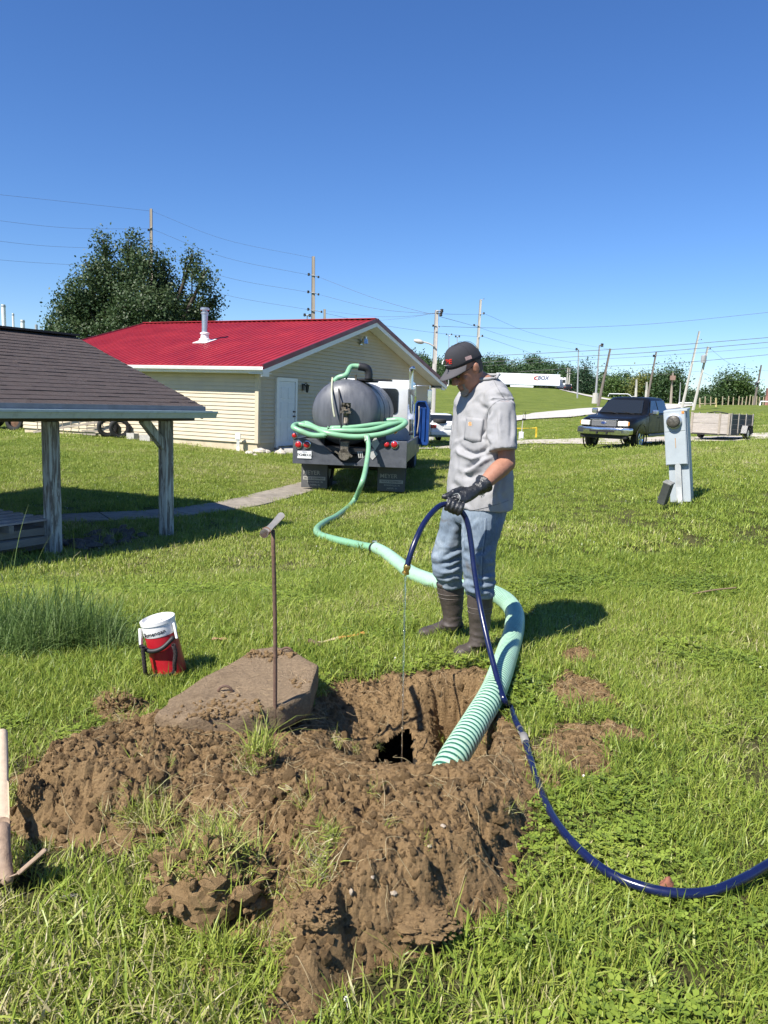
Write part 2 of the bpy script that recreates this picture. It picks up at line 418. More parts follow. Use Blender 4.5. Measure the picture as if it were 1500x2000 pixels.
# lawn material: green turf with mowing and dry variation, soil showing between
def lawn_mat():
    m, n, l, b, o = _mk('lawn')
    v = coords(n, l, 'Object'); a = noise_tex(n, l, v, .35, 6, .6); c = noise_tex(n, l, v, 18, 8, .75); e = noise_tex(n, l, v, 2.2, 5, .6)
    r1 = ramp(n, [(.30, (.112, .155, .028)), (.55, (.160, .212, .040)), (.75, (.215, .245, .062))]); l.new(a.outputs[0], r1.inputs[0])
    r2 = ramp(n, [(.30, (.35, .35, .35)), (.62, (1.25, 1.2, 1.1))]); l.new(c.outputs[0], r2.inputs[0])
    r3 = ramp(n, [(.3, (.75, .8, .75)), (.7, (1.2, 1.12, 1.05))]); l.new(e.outputs[0], r3.inputs[0])
    mx = n.new('ShaderNodeMix'); mx.data_type = 'RGBA'; mx.blend_type = 'MULTIPLY'; mx.inputs[0].default_value = 1
    l.new(r1.outputs[0], mx.inputs[6]); l.new(r2.outputs[0], mx.inputs[7])
    m2 = n.new('ShaderNodeMix'); m2.data_type = 'RGBA'; m2.blend_type = 'MULTIPLY'; m2.inputs[0].default_value = 1
    l.new(mx.outputs[2], m2.inputs[6]); l.new(r3.outputs[0], m2.inputs[7])
    at = n.new('ShaderNodeAttribute'); at.attribute_name = 'thatch'; r4 = ramp(n, [(.3, (.050, .050, .018)), (.7, (.125, .108, .048))]); l.new(c.outputs[0], r4.inputs[0])
    m4 = n.new('ShaderNodeMix'); m4.data_type = 'RGBA'; l.new(at.outputs['Fac'], m4.inputs[0]); l.new(m2.outputs[2], m4.inputs[6]); l.new(r4.outputs[0], m4.inputs[7]); l.new(m4.outputs[2], b.inputs['Base Color'])
    b.inputs['Roughness'].default_value = .85; b.inputs['Specular IOR Level'].default_value = .15
    bp = n.new('ShaderNodeBump'); bp.inputs['Strength'].default_value = .9; bp.inputs['Distance'].default_value = .06
    l.new(c.outputs[0], bp.inputs['Height']); l.new(bp.outputs[0], b.inputs['Normal']); return m
def soil_mat(name='soil', base=(.335, .222, .112), pale=(.500, .365, .205), dark=(.165, .104, .054)):
    m, n, l, b, o = _mk(name)
    v = coords(n, l, 'Object'); a = noise_tex(n, l, v, 3.2, 7, .65, .4); c = noise_tex(n, l, v, 55, 8, .75); e = noise_tex(n, l, v, 14, 6, .7)
    r1 = ramp(n, [(.30, dark), (.47, base), (.62, base), (.78, pale)])
    mm = n.new('ShaderNodeMath'); mm.operation = 'MULTIPLY_ADD'; mm.inputs[1].default_value = .55; 
    l.new(e.outputs[0], mm.inputs[0]); 
    m3 = n.new('ShaderNodeMath'); m3.operation = 'MULTIPLY'; m3.inputs[1].default_value = .45; l.new(a.outputs[0], m3.inputs[0]); l.new(m3.outputs[0], mm.inputs[2])
    l.new(mm.outputs[0], r1.inputs[0])
    r2 = ramp(n, [(.3, .72), (.7, 1.18)]); l.new(c.outputs[0], r2.inputs[0])
    mx = n.new('ShaderNodeMix'); mx.data_type = 'RGBA'; mx.blend_type = 'MULTIPLY'; mx.inputs[0].default_value = 1
    l.new(r1.outputs[0], mx.inputs[6]); l.new(r2.outputs[0], mx.inputs[7]); l.new(mx.outputs[2], b.inputs['Base Color'])
    b.inputs['Roughness'].default_value = .95; b.inputs['Specular IOR Level'].default_value = .1
    c2 = noise_tex(n, l, v, 130, 6, .8); c3 = n.new('ShaderNodeTexVoronoi'); c3.inputs['Scale'].default_value = 75; l.new(v, c3.inputs['Vector'])
    b0 = n.new('ShaderNodeBump'); b0.inputs['Strength'].default_value = .8; b0.inputs['Distance'].default_value = .010; l.new(c3.outputs['Distance'], b0.inputs['Height'])
    b1 = n.new('ShaderNodeBump'); b1.inputs['Strength'].default_value = 1.0; b1.inputs['Distance'].default_value = .012; l.new(c2.outputs[0], b1.inputs['Height']); l.new(b0.outputs[0], b1.inputs['Normal'])
    bp = n.new('ShaderNodeBump'); bp.inputs['Strength'].default_value = .8; bp.inputs['Distance'].default_value = .016
    l.new(c.outputs[0], bp.inputs['Height']); l.new(b1.outputs[0], bp.inputs['Normal']); l.new(bp.outputs[0], b.inputs['Normal']); return m
LAWN = lawn_mat(); SOIL = soil_mat()
ground = link('ground', np_mesh('ground', _gv, _fa), LAWN); tag(ground, kind='structure')
_ta = ground.data.attributes.new('thatch', 'FLOAT', 'POINT'); _ta.data.foreach_set('value', (.95 * (1 - sstep(6, 24, _far))).astype(np.float32))   # soil and thatch under the built grass blades
_gb = BVHTree.FromPolygons([tuple(q) for q in _gv], [tuple(q) for q in _fa[_far[_fa[:, 0]] < 420].tolist()])
def hq(x, y):
    hit = _gb.ray_cast(Vector((x, y, 60)), Vector((0, 0, -1)))
    return hit[0].z if hit[0] is not None else h1(x, y)

# ---- dug soil: mound, hole and thrown patches as one fine sheet
_sx = np.arange(-2.35, 2.15, .0085); _sy = np.arange(1.30, 4.75, .0085)
_X, _Y = np.meshgrid(_sx, _sy); _x = _X.ravel(); _y = _Y.ravel()
_z, _mask = dirt_z(_x, _y); _hg = H(_x, _y)
_zz = np.where(_mask > -.03, _hg + _z + .004 - .05 * (1 - sstep(-.03, .015, _mask)), _hg - .05)
_nx, _ny = len(_sx), len(_sy)
_i, _j = np.meshgrid(np.arange(_nx - 1), np.arange(_ny - 1)); _i = _i.ravel(); _j = _j.ravel()
_sf = np.stack([_j * _nx + _i, _j * _nx + _i + 1, (_j + 1) * _nx + _i + 1, (_j + 1) * _nx + _i], 1)
_dp = poly_dist(_x, _y, PIT) + fbm(np.c_[_x, _y], 14, 2, .6, 78) * .02
_keep = (_mask[_sf] > -.06).any(1) & ~(_dp[_sf] > .012).all(1); _sf = _sf[_keep]
_jit = np.c_[vnoise(np.c_[_x, _y], 40, 91), vnoise(np.c_[_x, _y], 40, 92)] * .003
_sv = np.c_[_x + _jit[:, 0], _y + _jit[:, 1], _zz]
_us = np.unique(_sf); _re = np.full(len(_sv), -1); _re[_us] = np.arange(len(_us))
soil_me = np_mesh('dug_soil', _sv[_us], _re[_sf], False); dug = link('dug_soil', soil_me, SOIL); tag(dug, kind='structure')
TANKC = soil_mat('stained_concrete', (.10, .085, .07), (.17, .145, .12), (.05, .04, .033))
_db = BVHTree.FromPolygons([tuple(q) for q in _sv[_us]], [tuple(q) for q in _re[_sf].tolist()])
def hs(x, y):
    """top of soil or ground"""
    z = hq(x, y); hit = _db.ray_cast(Vector((x, y, 5)), Vector((0, 0, -1)))
    if hit[0] is not None:
        if poly_dist(np.array([x]), np.array([y]), HOLE)[0] > -.04: return hit[0].z
        z = max(z, hit[0].z)
    return z
def GS(px, py):
    """point of the soil or ground surface seen at a photo pixel"""
    d = (CROT @ Vector(((px - 750) / FPX, -(py - 1000) / FPX, -1.0))).normalized(); o = Vector((0, 0, CAMZ))
    a = _db.ray_cast(o, d); b = _gb.ray_cast(o, d)
    c = [q[0] for q in (a, b) if q[0] is not None]
    return min(c, key=lambda q: (q - o).length) if c else G(px, py)

# ---- concrete path, gravel drive and road as draped ribbons
def ribbon(name, centre, widths, m, lift=.012, nacross=4, dens=.5, wob=0.0, seed=1):
    c = spline(centre, 14); vs = []; fs = []; nn = nacross + 1
    ws = np.interp(np.linspace(0, 1, len(c)), np.linspace(0, 1, len(widths)), widths)
    for k, p in enumerate(c):
        t = c[min(k + 1, len(c) - 1)] - c[max(k - 1, 0)]; t.z = 0; t.normalize(); s = Vector((t.y, -t.x, 0))
        e0 = vnoise(np.array([[k * .37, seed, 0]]), 1, 5)[0] * wob; e1 = vnoise(np.array([[k * .37, seed + 9, 0]]), 1, 6)[0] * wob
        for j in range(nn):
            u = (j / nacross - .5) * ws[k] + (e0 if j == 0 else e1 if j == nacross else 0)
            q = p + s * u; vs.append((q.x, q.y, max(hq(q.x, q.y), hq(q.x, q.y)) + lift))
    fs = [(k * nn + j, k * nn + j + 1, (k + 1) * nn + j + 1, (k + 1) * nn + j) for k in range(len(c) - 1) for j in range(nacross)]
    o = link(name, mesh_from(name, vs, fs, True), m); tag(o, kind='structure'); return o
CONC = mat('path_concrete', (.27, .235, .185), .9, .25, 3, .5, 50, col2=(.14, .12, .09))
GRAV = mat('gravel', (.50, .45, .37), .95, .22, 1.2, .6, 30, col2=(.30, .27, .20), c2pos=(.5, .62))
GRAV2 = mat('road_gravel', (.50, .47, .42), .95, .14, .6, .4, 20)
# path: slabs of concrete, each its own piece
path = link('path', None); path.empty_display_size = .2; tag(path, kind='structure')
_pc = spline(_path_c, 30); _acc = [0]
for k in range(1, len(_pc)): _acc.append(_acc[-1] + (_pc[k] - _pc[k - 1]).length)
def _pat(s):
    k = min(max(np.searchsorted(_acc, s) - 1, 0), len(_pc) - 2); t = (s - _acc[k]) / (_acc[k + 1] - _acc[k] + 1e-9)
    return _pc[k].lerp(_pc[k + 1], t), (_pc[k + 1] - _pc[k]).normalized()
_s = 0.0
while _s < _acc[-1] - 1.0:
    mb = MB(); top = []; nn = 5
    for i in range(nn):
        p, t = _pat(_s + .01 + (1.18) * i / (nn - 1)); sd2 = Vector((t.y, -t.x, 0)).normalized()
        a, b = p - sd2 * .36, p + sd2 * .36
        top.append([Vector((a.x, a.y, hq(a.x, a.y) + .028)), Vector((b.x, b.y, hq(b.x, b.y) + .028)), Vector((b.x, b.y, hq(b.x, b.y) - .1)), Vector((a.x, a.y, hq(a.x, a.y) - .1))])
    mb.loft(top); o = mb.build('slab', CONC, path, bevel=.008); _s += 1.2
drive = ribbon('gravel_drive', [G(760, 872, -.3), P(900, 866, 31), P(1000, 861, 32.5), P(1150, 860, 33.5), P(1320, 859, 35.5), P(1500, 860, 38), P(1700, 862, 42)], [3.2, 3.0, 4.2, 4.8, 4.2, 4.0, 4.0], GRAV, .03, 8, wob=.5)
road = ribbon('gravel_road', [P(860, 828, 50), P(960, 820, 58), P(1050, 813, 66), P(1164, 803, 88), P(1281, 796, 112), P(1330, 796, 135), P(1290, 792, 150), P(1209, 784, 158), P(1122, 769, 190), P(1090, 762, 215)],
              [3.6, 3.6, 3.8, 4.5, 5, 5, 4.5, 4, 4, 4], GRAV2, .10, 8, wob=.3)

# ---------------------------------------------------------------- scatter (geometry nodes)
def scatter(name, pts, rots, scl, idx, tint, variants, m, kind='stuff'):
    me = bpy.data.meshes.new(name); me.vertices.add(len(pts)); me.vertices.foreach_set('co', np.ascontiguousarray(pts, np.float32).ravel())
    for nm, ty, ar in (('rot', 'FLOAT_VECTOR', rots), ('scl', 'FLOAT', scl), ('tint', 'FLOAT', tint), ('idx', 'INT', idx)):
        a = me.attributes.new(nm, ty, 'POINT')
        a.data.foreach_set('vector' if ty == 'FLOAT_VECTOR' else 'value', np.ascontiguousarray(ar, np.int32 if ty == 'INT' else np.float32).ravel())
    me.update(); o = link(name, me); me.materials.append(m); tag(o, kind=kind)
    g = bpy.data.node_groups.new(name, 'GeometryNodeTree'); N = g.nodes; L = g.links
    g.interface.new_socket('Geometry', in_out='INPUT', socket_type='NodeSocketGeometry'); g.interface.new_socket('Geometry', in_out='OUTPUT', socket_type='NodeSocketGeometry')
    gi = N.new('NodeGroupInput'); go = N.new('NodeGroupOutput'); jn = N.new('GeometryNodeJoinGeometry')
    m2p = N.new('GeometryNodeMeshToPoints'); L.new(gi.outputs[0], m2p.inputs[0])
    def na(nm, ty):
        q = N.new('GeometryNodeInputNamedAttribute'); q.data_type = ty; q.inputs[0].default_value = nm; return q
    ai, ar, as_ = na('idx', 'INT'), na('rot', 'FLOAT_VECTOR'), na('scl', 'FLOAT')
    e2r = N.new('FunctionNodeEulerToRotation'); L.new(ar.outputs[0], e2r.inputs[0])
    for k, vo in enumerate(variants):
        cmp_ = N.new('FunctionNodeCompare'); cmp_.data_type = 'INT'; cmp_.operation = 'EQUAL'; L.new(ai.outputs[0], cmp_.inputs[2]); cmp_.inputs[3].default_value = k
        oi = N.new('GeometryNodeObjectInfo'); oi.inputs[0].default_value = vo; oi.inputs[1].default_value = True
        ip = N.new('GeometryNodeInstanceOnPoints'); L.new(m2p.outputs[0], ip.inputs[0]); L.new(cmp_.outputs[0], ip.inputs[1]); L.new(oi.outputs['Geometry'], ip.inputs[2])
        L.new(e2r.outputs[0], ip.inputs[5]); L.new(as_.outputs[0], ip.inputs[6]); L.new(ip.outputs[0], jn.inputs[0])
    L.new(jn.outputs[0], go.inputs[0])
    md = o.modifiers.new('scatter', 'NODES'); md.node_group = g; return o
def proto(name, me, m):
    me.materials.append(m); return bpy.data.objects.new(name, me)

# ---------------------------------------------------------------- grass
def blade_arrays(n, rad, h, hv, wd, lean, seed, droop=.5, seg=3):
    """curved tapering blades: returns verts, quad faces, per-vertex tone"""
    g = np.random.default_rng(seed); a = g.uniform(0, 2 * PI, n); rr = rad * np.sqrt(g.uniform(0, 1, n))
    bx, by = rr * np.cos(a), rr * np.sin(a); hh = h * np.exp(g.normal(0, hv, n)); az = g.uniform(0, 2 * PI, n)
    ln = np.abs(g.normal(0, lean, n)) + .08; ww = wd * g.uniform(.6, 1.3, n); tw = az + PI / 2 + g.normal(0, .5, n)
    tone = g.uniform(0, 1, n); V = []; T = []
    th0 = np.minimum(ln, 1.0) * .55; th1 = th0 + np.minimum(ln, 1.3) * (.5 + droop); off = hh * 0; up = hh * 0
    for k in range(seg + 1):
        t = k / seg
        if k: tm = th0 + (th1 - th0) * (k - .5) / seg; off = off + hh / seg * np.sin(tm); up = up + hh / seg * np.cos(tm)
        cx, cy = bx + np.cos(az) * off, by + np.sin(az) * off; wk = ww * (1 - t) ** .6 * .5 if k < seg else ww * .04
        for s in (-1, 1): V.append(np.stack([cx + s * np.cos(tw) * wk, cy + s * np.sin(tw) * wk, up], 1)); T.append(tone)
    V = np.stack(V, 1); T = np.stack(T, 1); m = 2 * (seg + 1)
    base = (np.arange(n) * m)[:, None, None]
    q = np.array([[2 * k, 2 * k + 1, 2 * k + 3, 2 * k + 2] for k in range(seg)])[None]
    return V.reshape(-1, 3), (base + q).reshape(-1, 4), T.ravel()
def clover_arrays(n, rad, h, sz, seed):
    g = np.random.default_rng(seed); V = []; F = []; T = []
    for _ in range(n):
        a = g.uniform(0, 2 * PI); r_ = rad * math.sqrt(g.uniform()); c = np.array([r_ * math.cos(a), r_ * math.sin(a), h * g.uniform(.5, 1.15)])
        a0 = g.uniform(0, 2 * PI); tl = g.normal(0, .25, 2); tn = g.uniform(.0, .5); s = sz * g.uniform(.7, 1.25)
        for k in range(3):
            b = a0 + k * 2 * PI / 3; d = np.array([math.cos(b), math.sin(b), 0]); e = np.array([-d[1], d[0], 0])
            pts = [c, c + (d * .55 + e * .48) * s, c + (d * 1.0 + e * .25) * s, c + (d * 1.0 - e * .25) * s, c + (d * .55 - e * .48) * s]
            o = len(V)
            for q in pts: q = q.copy(); q[2] += (q[0] - c[0]) * tl[0] + (q[1] - c[1]) * tl[1] + .1 * np.linalg.norm(q[:2] - c[:2]); V.append(q); T.append(tn)
            F += [(o, o + 1, o + 2, o + 3), (o, o + 3, o + 4, o + 4)]
    F = [f if f[2] != f[3] else f for f in F]
    return np.array(V), np.array([f for f in F]), np.array(T)
def tone_mesh(name, parts):
    """parts: (verts, faces(list/array), tone)"""
    V = []; F = []; T = []; o = 0
    for v, f, t in parts:
        V.append(v); T.append(t); F += [tuple(dict.fromkeys(int(i) + o for i in q)) for q in f]; o += len(v)
    V = np.concatenate(V); T = np.concatenate(T); me = bpy.data.meshes.new(name); me.from_pydata(V.tolist(), [], F); me.update()
    at = me.attributes.new('tone', 'FLOAT', 'POINT'); at.data.foreach_set('value', T.astype(np.float32)); return me
def grass_mat(name, stops, transl=.35, rough=.55):
    m, n, l, b, o = _mk(name)
    at = n.new('ShaderNodeAttribute'); at.attribute_name = 'tone'; tt = n.new('ShaderNodeAttribute'); tt.attribute_type = 'INSTANCER'; tt.attribute_name = 'tint'
    oi = n.new('ShaderNodeObjectInfo')
    ad = n.new('ShaderNodeMath'); ad.operation = 'MULTIPLY_ADD'; ad.inputs[1].default_value = .22; l.new(oi.outputs['Random'], ad.inputs[0])
    a2 = n.new('ShaderNodeMath'); a2.operation = 'MULTIPLY_ADD'; a2.inputs[1].default_value = .72; l.new(at.outputs['Fac'], a2.inputs[0]); l.new(tt.outputs['Fac'], a2.inputs[2]); l.new(a2.outputs[0], ad.inputs[2])
    r = ramp(n, stops); l.new(ad.outputs[0], r.inputs[0]); l.new(r.outputs[0], b.inputs['Base Color'])
    b.inputs['Roughness'].default_value = rough; b.inputs['Specular IOR Level'].default_value = .35
    tr = n.new('ShaderNodeBsdfTranslucent'); l.new(r.outputs[0], tr.inputs[0]); mx = n.new('ShaderNodeMixShader'); mx.inputs[0].default_value = transl
    l.new(b.outputs[0], mx.inputs[1]); l.new(tr.outputs[0], mx.inputs[2]); l.new(mx.outputs[0], o.inputs[0]); return m
GSTOPS = [(0, (.115, .175, .028)), (.28, (.215, .295, .042)), (.52, (.295, .370, .058)), (.76, (.370, .410, .085)), (.92, (.44, .40, .19)), (1.0, (.54, .47, .28))]
GRASS = grass_mat('grass_blades', GSTOPS, .32, .42)
FLOWER = mat('clover_flower', (.75, .72, .66), .8)
V_NEAR = [proto('tuft', tone_mesh('tuft', [blade_arrays(18, .048, .040, .38, .0048, .95, 100 + k)]), GRASS) for k in range(5)] + \
         [proto('clover', tone_mesh('clover', [clover_arrays(7, .055, .030, .0105, 200 + k), blade_arrays(10, .05, .038, .3, .0046, .95, 230 + k)]), GRASS) for k in range(3)]
V_MID = [proto('turf', tone_mesh('turf', [blade_arrays(125, .17, .036, .40, .0080, 1.0, 300 + k, seg=2)]), GRASS) for k in range(5)]
V_FAR = [proto('sward', tone_mesh('sward', [blade_arrays(190, .5, .042, .40, .020, 1.0, 400 + k, seg=2)]), GRASS) for k in range(4)]

_pcx = np.array([(p.x, p.y) for p in _pc])
_drv = np.array([(v.co.x, v.co.y) for v in drive.data.vertices])
_SLABPOLY = [(-1.10, 3.05), (-.62, 4.05), (-.40, 4.05), (-.28, 3.7), (-.30, 3.2), (-.75, 2.95)]
HOUSE_POLY = []
def grass_ok(x, y, z_off=0):
    n = len(x); ok = np.ones(n, bool); xy = np.stack([x, y], 1)
    near = y < 5.2
    if near.any():
        d, d2 = dirt_d(x[near], y[near]); dd = np.maximum(np.maximum(d, d2), poly_dist(x[near], y[near], HOLE))
        ok[near] = dd < .012 - .03 * RNG.random(near.sum()) ** 2 + .03 * (RNG.random(near.sum()) < .05)
        worn = fbm(xy[near], 2.3, 3, .6, 61); ok[near] &= ~((worn > .75) & (RNG.random(near.sum()) < .5))
    m = (y > 8) & (y < 22) & (x < 2)
    if m.any():
        dmin = np.full(m.sum(), 9.0)
        for k in range(0, len(_pcx), 2): dmin = np.minimum(dmin, np.hypot(x[m] - _pcx[k, 0], y[m] - _pcx[k, 1]))
        ok[m] &= dmin > .37 + .06 * vnoise(xy[m], 3, 4)
    m = y > 24
    if m.any():
        dmin = np.full(m.sum(), 9.0)
        for k in range(0, len(_drv), 3): dmin = np.minimum(dmin, np.hypot(x[m] - _drv[k, 0], y[m] - _drv[k, 1]))
        ok[m] &= dmin > .55
    if HOUSE_POLY: ok &= ~in_poly(x, y, HOUSE_POLY)
    return ok
def field(n, y0, y1, k, b, seed):
    g = np.random.default_rng(seed); ys = g.uniform(y0 ** 2, y1 ** 2, n) ** .5; xs = g.uniform(-1, 1, n) * (k * ys + b); return xs, ys
def lay(name, n, y0, y1, k, b, variants, smin, smax, seed, probs=None, sink=.0):
    x, y = field(n, y0, y1, k, b, seed); o = grass_ok(x, y); x, y = x[o], y[o]; n = len(x); z = H(x, y)
    xy = np.stack([x, y], 1); g = np.random.default_rng(seed + 1)
    if y0 > 9: z = np.array([hq(a, c) for a, c in zip(x, y)])
    big = fbm(xy, .45, 3, .55, 51); mid = fbm(xy, 2.6, 3, .55, 52)
    tint = np.clip(.02 + .20 * big + .13 * mid + .10 * sstep(4.5, 2, np.hypot(x - .1, y - 3.4)), -.15, .33)
    idx = g.integers(0, len(variants), n)
    if probs is not None:
        cl = fbm(xy, 1.6, 3, .5, 53) + g.normal(0, .25, n); idx = np.where(cl > .45, g.integers(5, 8, n), g.integers(0, 5, n))
    s = g.uniform(smin, smax, n) * (1 + .28 * fbm(xy, 1.3, 2, .5, 54))
    rot = np.c_[g.normal(0, .10, n), g.normal(0, .10, n), g.uniform(0, 2 * PI, n)]
    return np.c_[x, y, z - sink], rot, s, idx, tint
# ================================================================ house with red metal roof
VINYL = mat('cream_siding', (.54, .465, .335), .6, .08, 1.2, .08, 30, col2=(.47, .40, .285), c2pos=(.55, .85))
WHITE = mat('white_trim', (.74, .74, .72), .45, .06, 3, .05, 40)
REDM = mat('red_metal', (.29, .018, .026), .45, .16, .9, spec=.4, col2=(.22, .018, .024), c2pos=(.5, .8))
DRED = mat('dark_red_trim', (.16, .018, .026), .4, .12, 2)
FOUND = mat('foundation', (.52, .44, .31), .9, .15, 2, .3, 40, col2=(.38, .31, .21))
DARK = mat('dark_void', (.012, .012, .012), .9, .2, 4)
STEEL = mat('galvanised', (.55, .56, .57), .32, .15, 6, metal=.85)
CONCB = mat('block_concrete', (.42, .40, .36), .95, .18, 10, .5, 80)
RUBBER = mat('rubber', (.022, .022, .023), .8, .25, 12, .3, 60)
STONE = mat('pale_stone', (.50, .45, .38), .9, .2, 5, .5, 40, col2=(.33, .28, .22))
WOODG = mat('grey_wood', (.30, .26, .21), .9, .25, 4, .5, 60, stretch=(1, 1, 6))
_C = P(503, 884, 23.5); HG = math.atan2(12.7, 6.3); HW, HL, HOV = 13.3, 10.4, .5
zb = _C.z - .25; zf = P(504, 866, 23.5).z - zb; ze = P(508, 713, 23.5).z - zb
gm = _C + Vector((math.cos(HG), math.sin(HG), 0)) * (HW / 2)
zr = P(720, 629, gm.y - .2).z - zb
house = thing('house', 'cream sided house with red ribbed metal roof and white door', 'house', (_C.x, _C.y, zb), HG)
hrot = Matrix.Translation((_C.x, _C.y, zb)) @ Matrix.Rotation(HG, 4, 'Z')
def HWp(x, y, z=0): return hrot @ Vector((x, y, z))
HOUSE_POLY += [tuple(HWp(x, y)[:2]) for x, y in ((-.1, -.1), (HW + .1, -.1), (HW + .1, HL + .1), (-.1, HL + .1))]
pit = (zr - ze) / (HW / 2)
MB().box((HW / 2, HL / 2, zf / 2), (HW - .04, HL - .04, zf)).build('foundation', FOUND, house)
mb = MB(); mb.prism([(.0, zf), (HW, zf), (HW, ze), (HW / 2, zr - .1), (0, ze)], HL - .08, (0, .04, 0)); mb.build('wall', VINYL, house)
bh = .122
def siding(name, poly_at, org, u, w, nrm):
    pass
k = 0; z = zf
while z < ze - .02:                      # long wall, faces local -X
    z1 = min(z + bh, ze - .005)
    mb = MB(); mb.prism([(-.036, z), (.0, z), (.0, z1 + .012), (-.008, z1 + .012), (-.036, z + .006)], HL, (0, 0, 0)); mb.build('siding_board', VINYL, house)
    z += bh
z = zf
while z < zr - .25:                      # gable wall, faces local -Y
    z1 = z + bh; zz = z1
    x0 = 0 if zz < ze else (zz - ze) / pit; x0b = 0 if z < ze else (z - ze) / pit
    if HW / 2 - x0 < .1: break
    mb = MB()
    a = [(x0b, -.055 + .04, z), (HW - x0b, -.055 + .04, z), (HW - x0, -.008 + .04, z1 + .01), (x0, -.008 + .04, z1 + .01)]
    b = [(x0b, .04, z), (HW - x0b, .04, z), (HW - x0, .04, z1 + .01), (x0, .04, z1 + .01)]
    mb.add(a + b, [(0, 1, 2, 3), (4, 7, 6, 5), (0, 4, 5, 1), (1, 5, 6, 2), (2, 6, 7, 3), (3, 7, 4, 0)]); mb.build('siding_board', VINYL, house); z += bh
MB().box((-.012, -.0, (zf + ze) / 2), (.13, .13, ze - zf)).build('corner_trim', VINYL, house)
# roof panels
es, rs = -HOV, HW / 2
def roof_z(x): return ze + .10 + (x if x <= HW / 2 else HW - x) * pit
ny = 12; y0r, y1r = -HOV, HL + .45; pw = (y1r - y0r) / ny
for side in (0, 1):
    for i in range(ny):
        ya = y0r + i * pw; prof = []
        for q in range(4):
            yy = ya + q * pw / 4; prof += [(yy, 0), (yy + pw * .07, 0.0), (yy + pw * .09, .026), (yy + pw * .13, .026), (yy + pw * .15, 0)]
        prof += [(ya + pw - .002, 0)]
        mb = MB()
        for x in ((es, rs) if side == 0 else (rs, HW + HOV)): pass
        xs = (es, rs) if side == 0 else (HW + HOV, rs)
        rings = []
        for x in xs:
            zz = roof_z(min(x, HW / 2)) if side == 0 else roof_z(x)
            rings.append([Vector((x, yy, zz + hh)) for yy, hh in prof] + [Vector((x, yy, zz - .02)) for yy, hh in ((prof[-1][0], 0), (prof[0][0], 0))])
        mb.loft(rings); mb.build('roof_panel', REDM, house)
mb = MB(); mb.bar((rs, y0r - .02, roof_z(rs) + .03), (rs, y1r, roof_z(rs) + .03), .34, .03); mb.build('ridge_cap', REDM, house, bevel=.01)
# rakes: dark red trim, white fascia, soffit
for yy, sgn in ((y0r, -1), (y1r, 1)):
    for xa, xb in ((es, rs), (HW + HOV, rs)):
        a, b = Vector((xa, yy + sgn * .02, roof_z(min(xa, HW - xa) if xa > HW / 2 else xa) - .03)), Vector((xb, yy + sgn * .02, roof_z(rs) - .03))
        a.z = ze + .10 - HOV * pit - .03
        MB().bar(a, b, .05, .15).build('rake_trim', DRED, house)
        MB().bar(a + Vector((0, -sgn * .01, -.15)), b + Vector((0, -sgn * .01, -.15)), .03, .15).build('rake_board', WHITE, house)
        s0 = a + Vector((0, -sgn * .04, -.205)); s1 = b + Vector((0, -sgn * .04, -.205))
        d = Vector((0, -sgn * (HOV - .03), 0)); up = Vector((0, 0, .02))
        MB().add([s0, s1, s1 + d, s0 + d, s0 + up, s1 + up, s1 + d + up, s0 + d + up], [(0, 1, 2, 3), (7, 6, 5, 4), (0, 4, 5, 1), (1, 5, 6, 2), (2, 6, 7, 3), (3, 7, 4, 0)]).build('soffit', WHITE, house)
zeo = ze + .10 - HOV * pit
for xe, sg in ((es, 1), (HW + HOV, -1)):
    MB().box((xe + sg * .02, (y0r + y1r) / 2, zeo - .11), (.03, y1r - y0r - .04, .17)).build('eave_board', WHITE, house)
    MB().box((xe + sg * (HOV / 2 + .02), (y0r + y1r) / 2, zeo - .205), (HOV - .02, y1r - y0r - .06, .02)).build('soffit', WHITE, house)
    mb = MB(); prof = [(0, 0), (-.02, -.10), (-.10, -.10), (-.125, -.02), (-.125, .0), (-.115, .0), (-.095, -.09), (-.03, -.09), (-.01, 0)]
    mb.prism([(sg * p, q) for p, q in prof], y1r - y0r + .04, (xe - sg * .0, y0r - .02, zeo - .03)); mb.build('gutter', WHITE, house)
    MB().box((xe + sg * .22, y0r + .06, zeo - .19), (.36, .05, .22)).build('cornice_return', WHITE, house)
# door
dr = MB().box((1.49, -.02, zf - .12 + 1.02), (.92, .05, 2.04)).build('door', mat('white_door', (.66, .68, .70), .4, .06, 6, .1, 10), house, bevel=.004)
for dx in (-.2, .2):
    for dz, hh in ((-.55, .62), (.12, .5), (.66, .34)): MB().box((1.49 + dx, -.048, zf - .12 + 1.02 + dz), (.28, .012, hh)).build('panel', MATS['white_door'], dr, bevel=.004)
for dz in (-.1, .05): MB().lathe([(.028, 0), (.028, .02), (.012, .025), (.012, .05), (.03, .06), (.026, .08), (0.001, .085)], 12, (1.49 + .38, -.045, zf - .1 + 1.02 + dz), (0, -1, 0)).build('handle', mat('dark_brass', (.08, .06, .05), .35, metal=.7), dr)
for a, b, s in ((.96, zf - .12 + 1.04, (.11, .09, 2.16)), (2.02, zf - .12 + 1.04, (.11, .09, 2.16))): MB().box((a, -.02, b), s).build('door_frame', WHITE, house)
MB().box((1.49, -.022, zf - .12 + 2.1), (1.16, .092, .11)).build('door_frame', WHITE, house)
MB().box((1.49, -.45, zf - .25), (1.2, .8, .16)).build('doorstep', CONCB, house, bevel=.01)
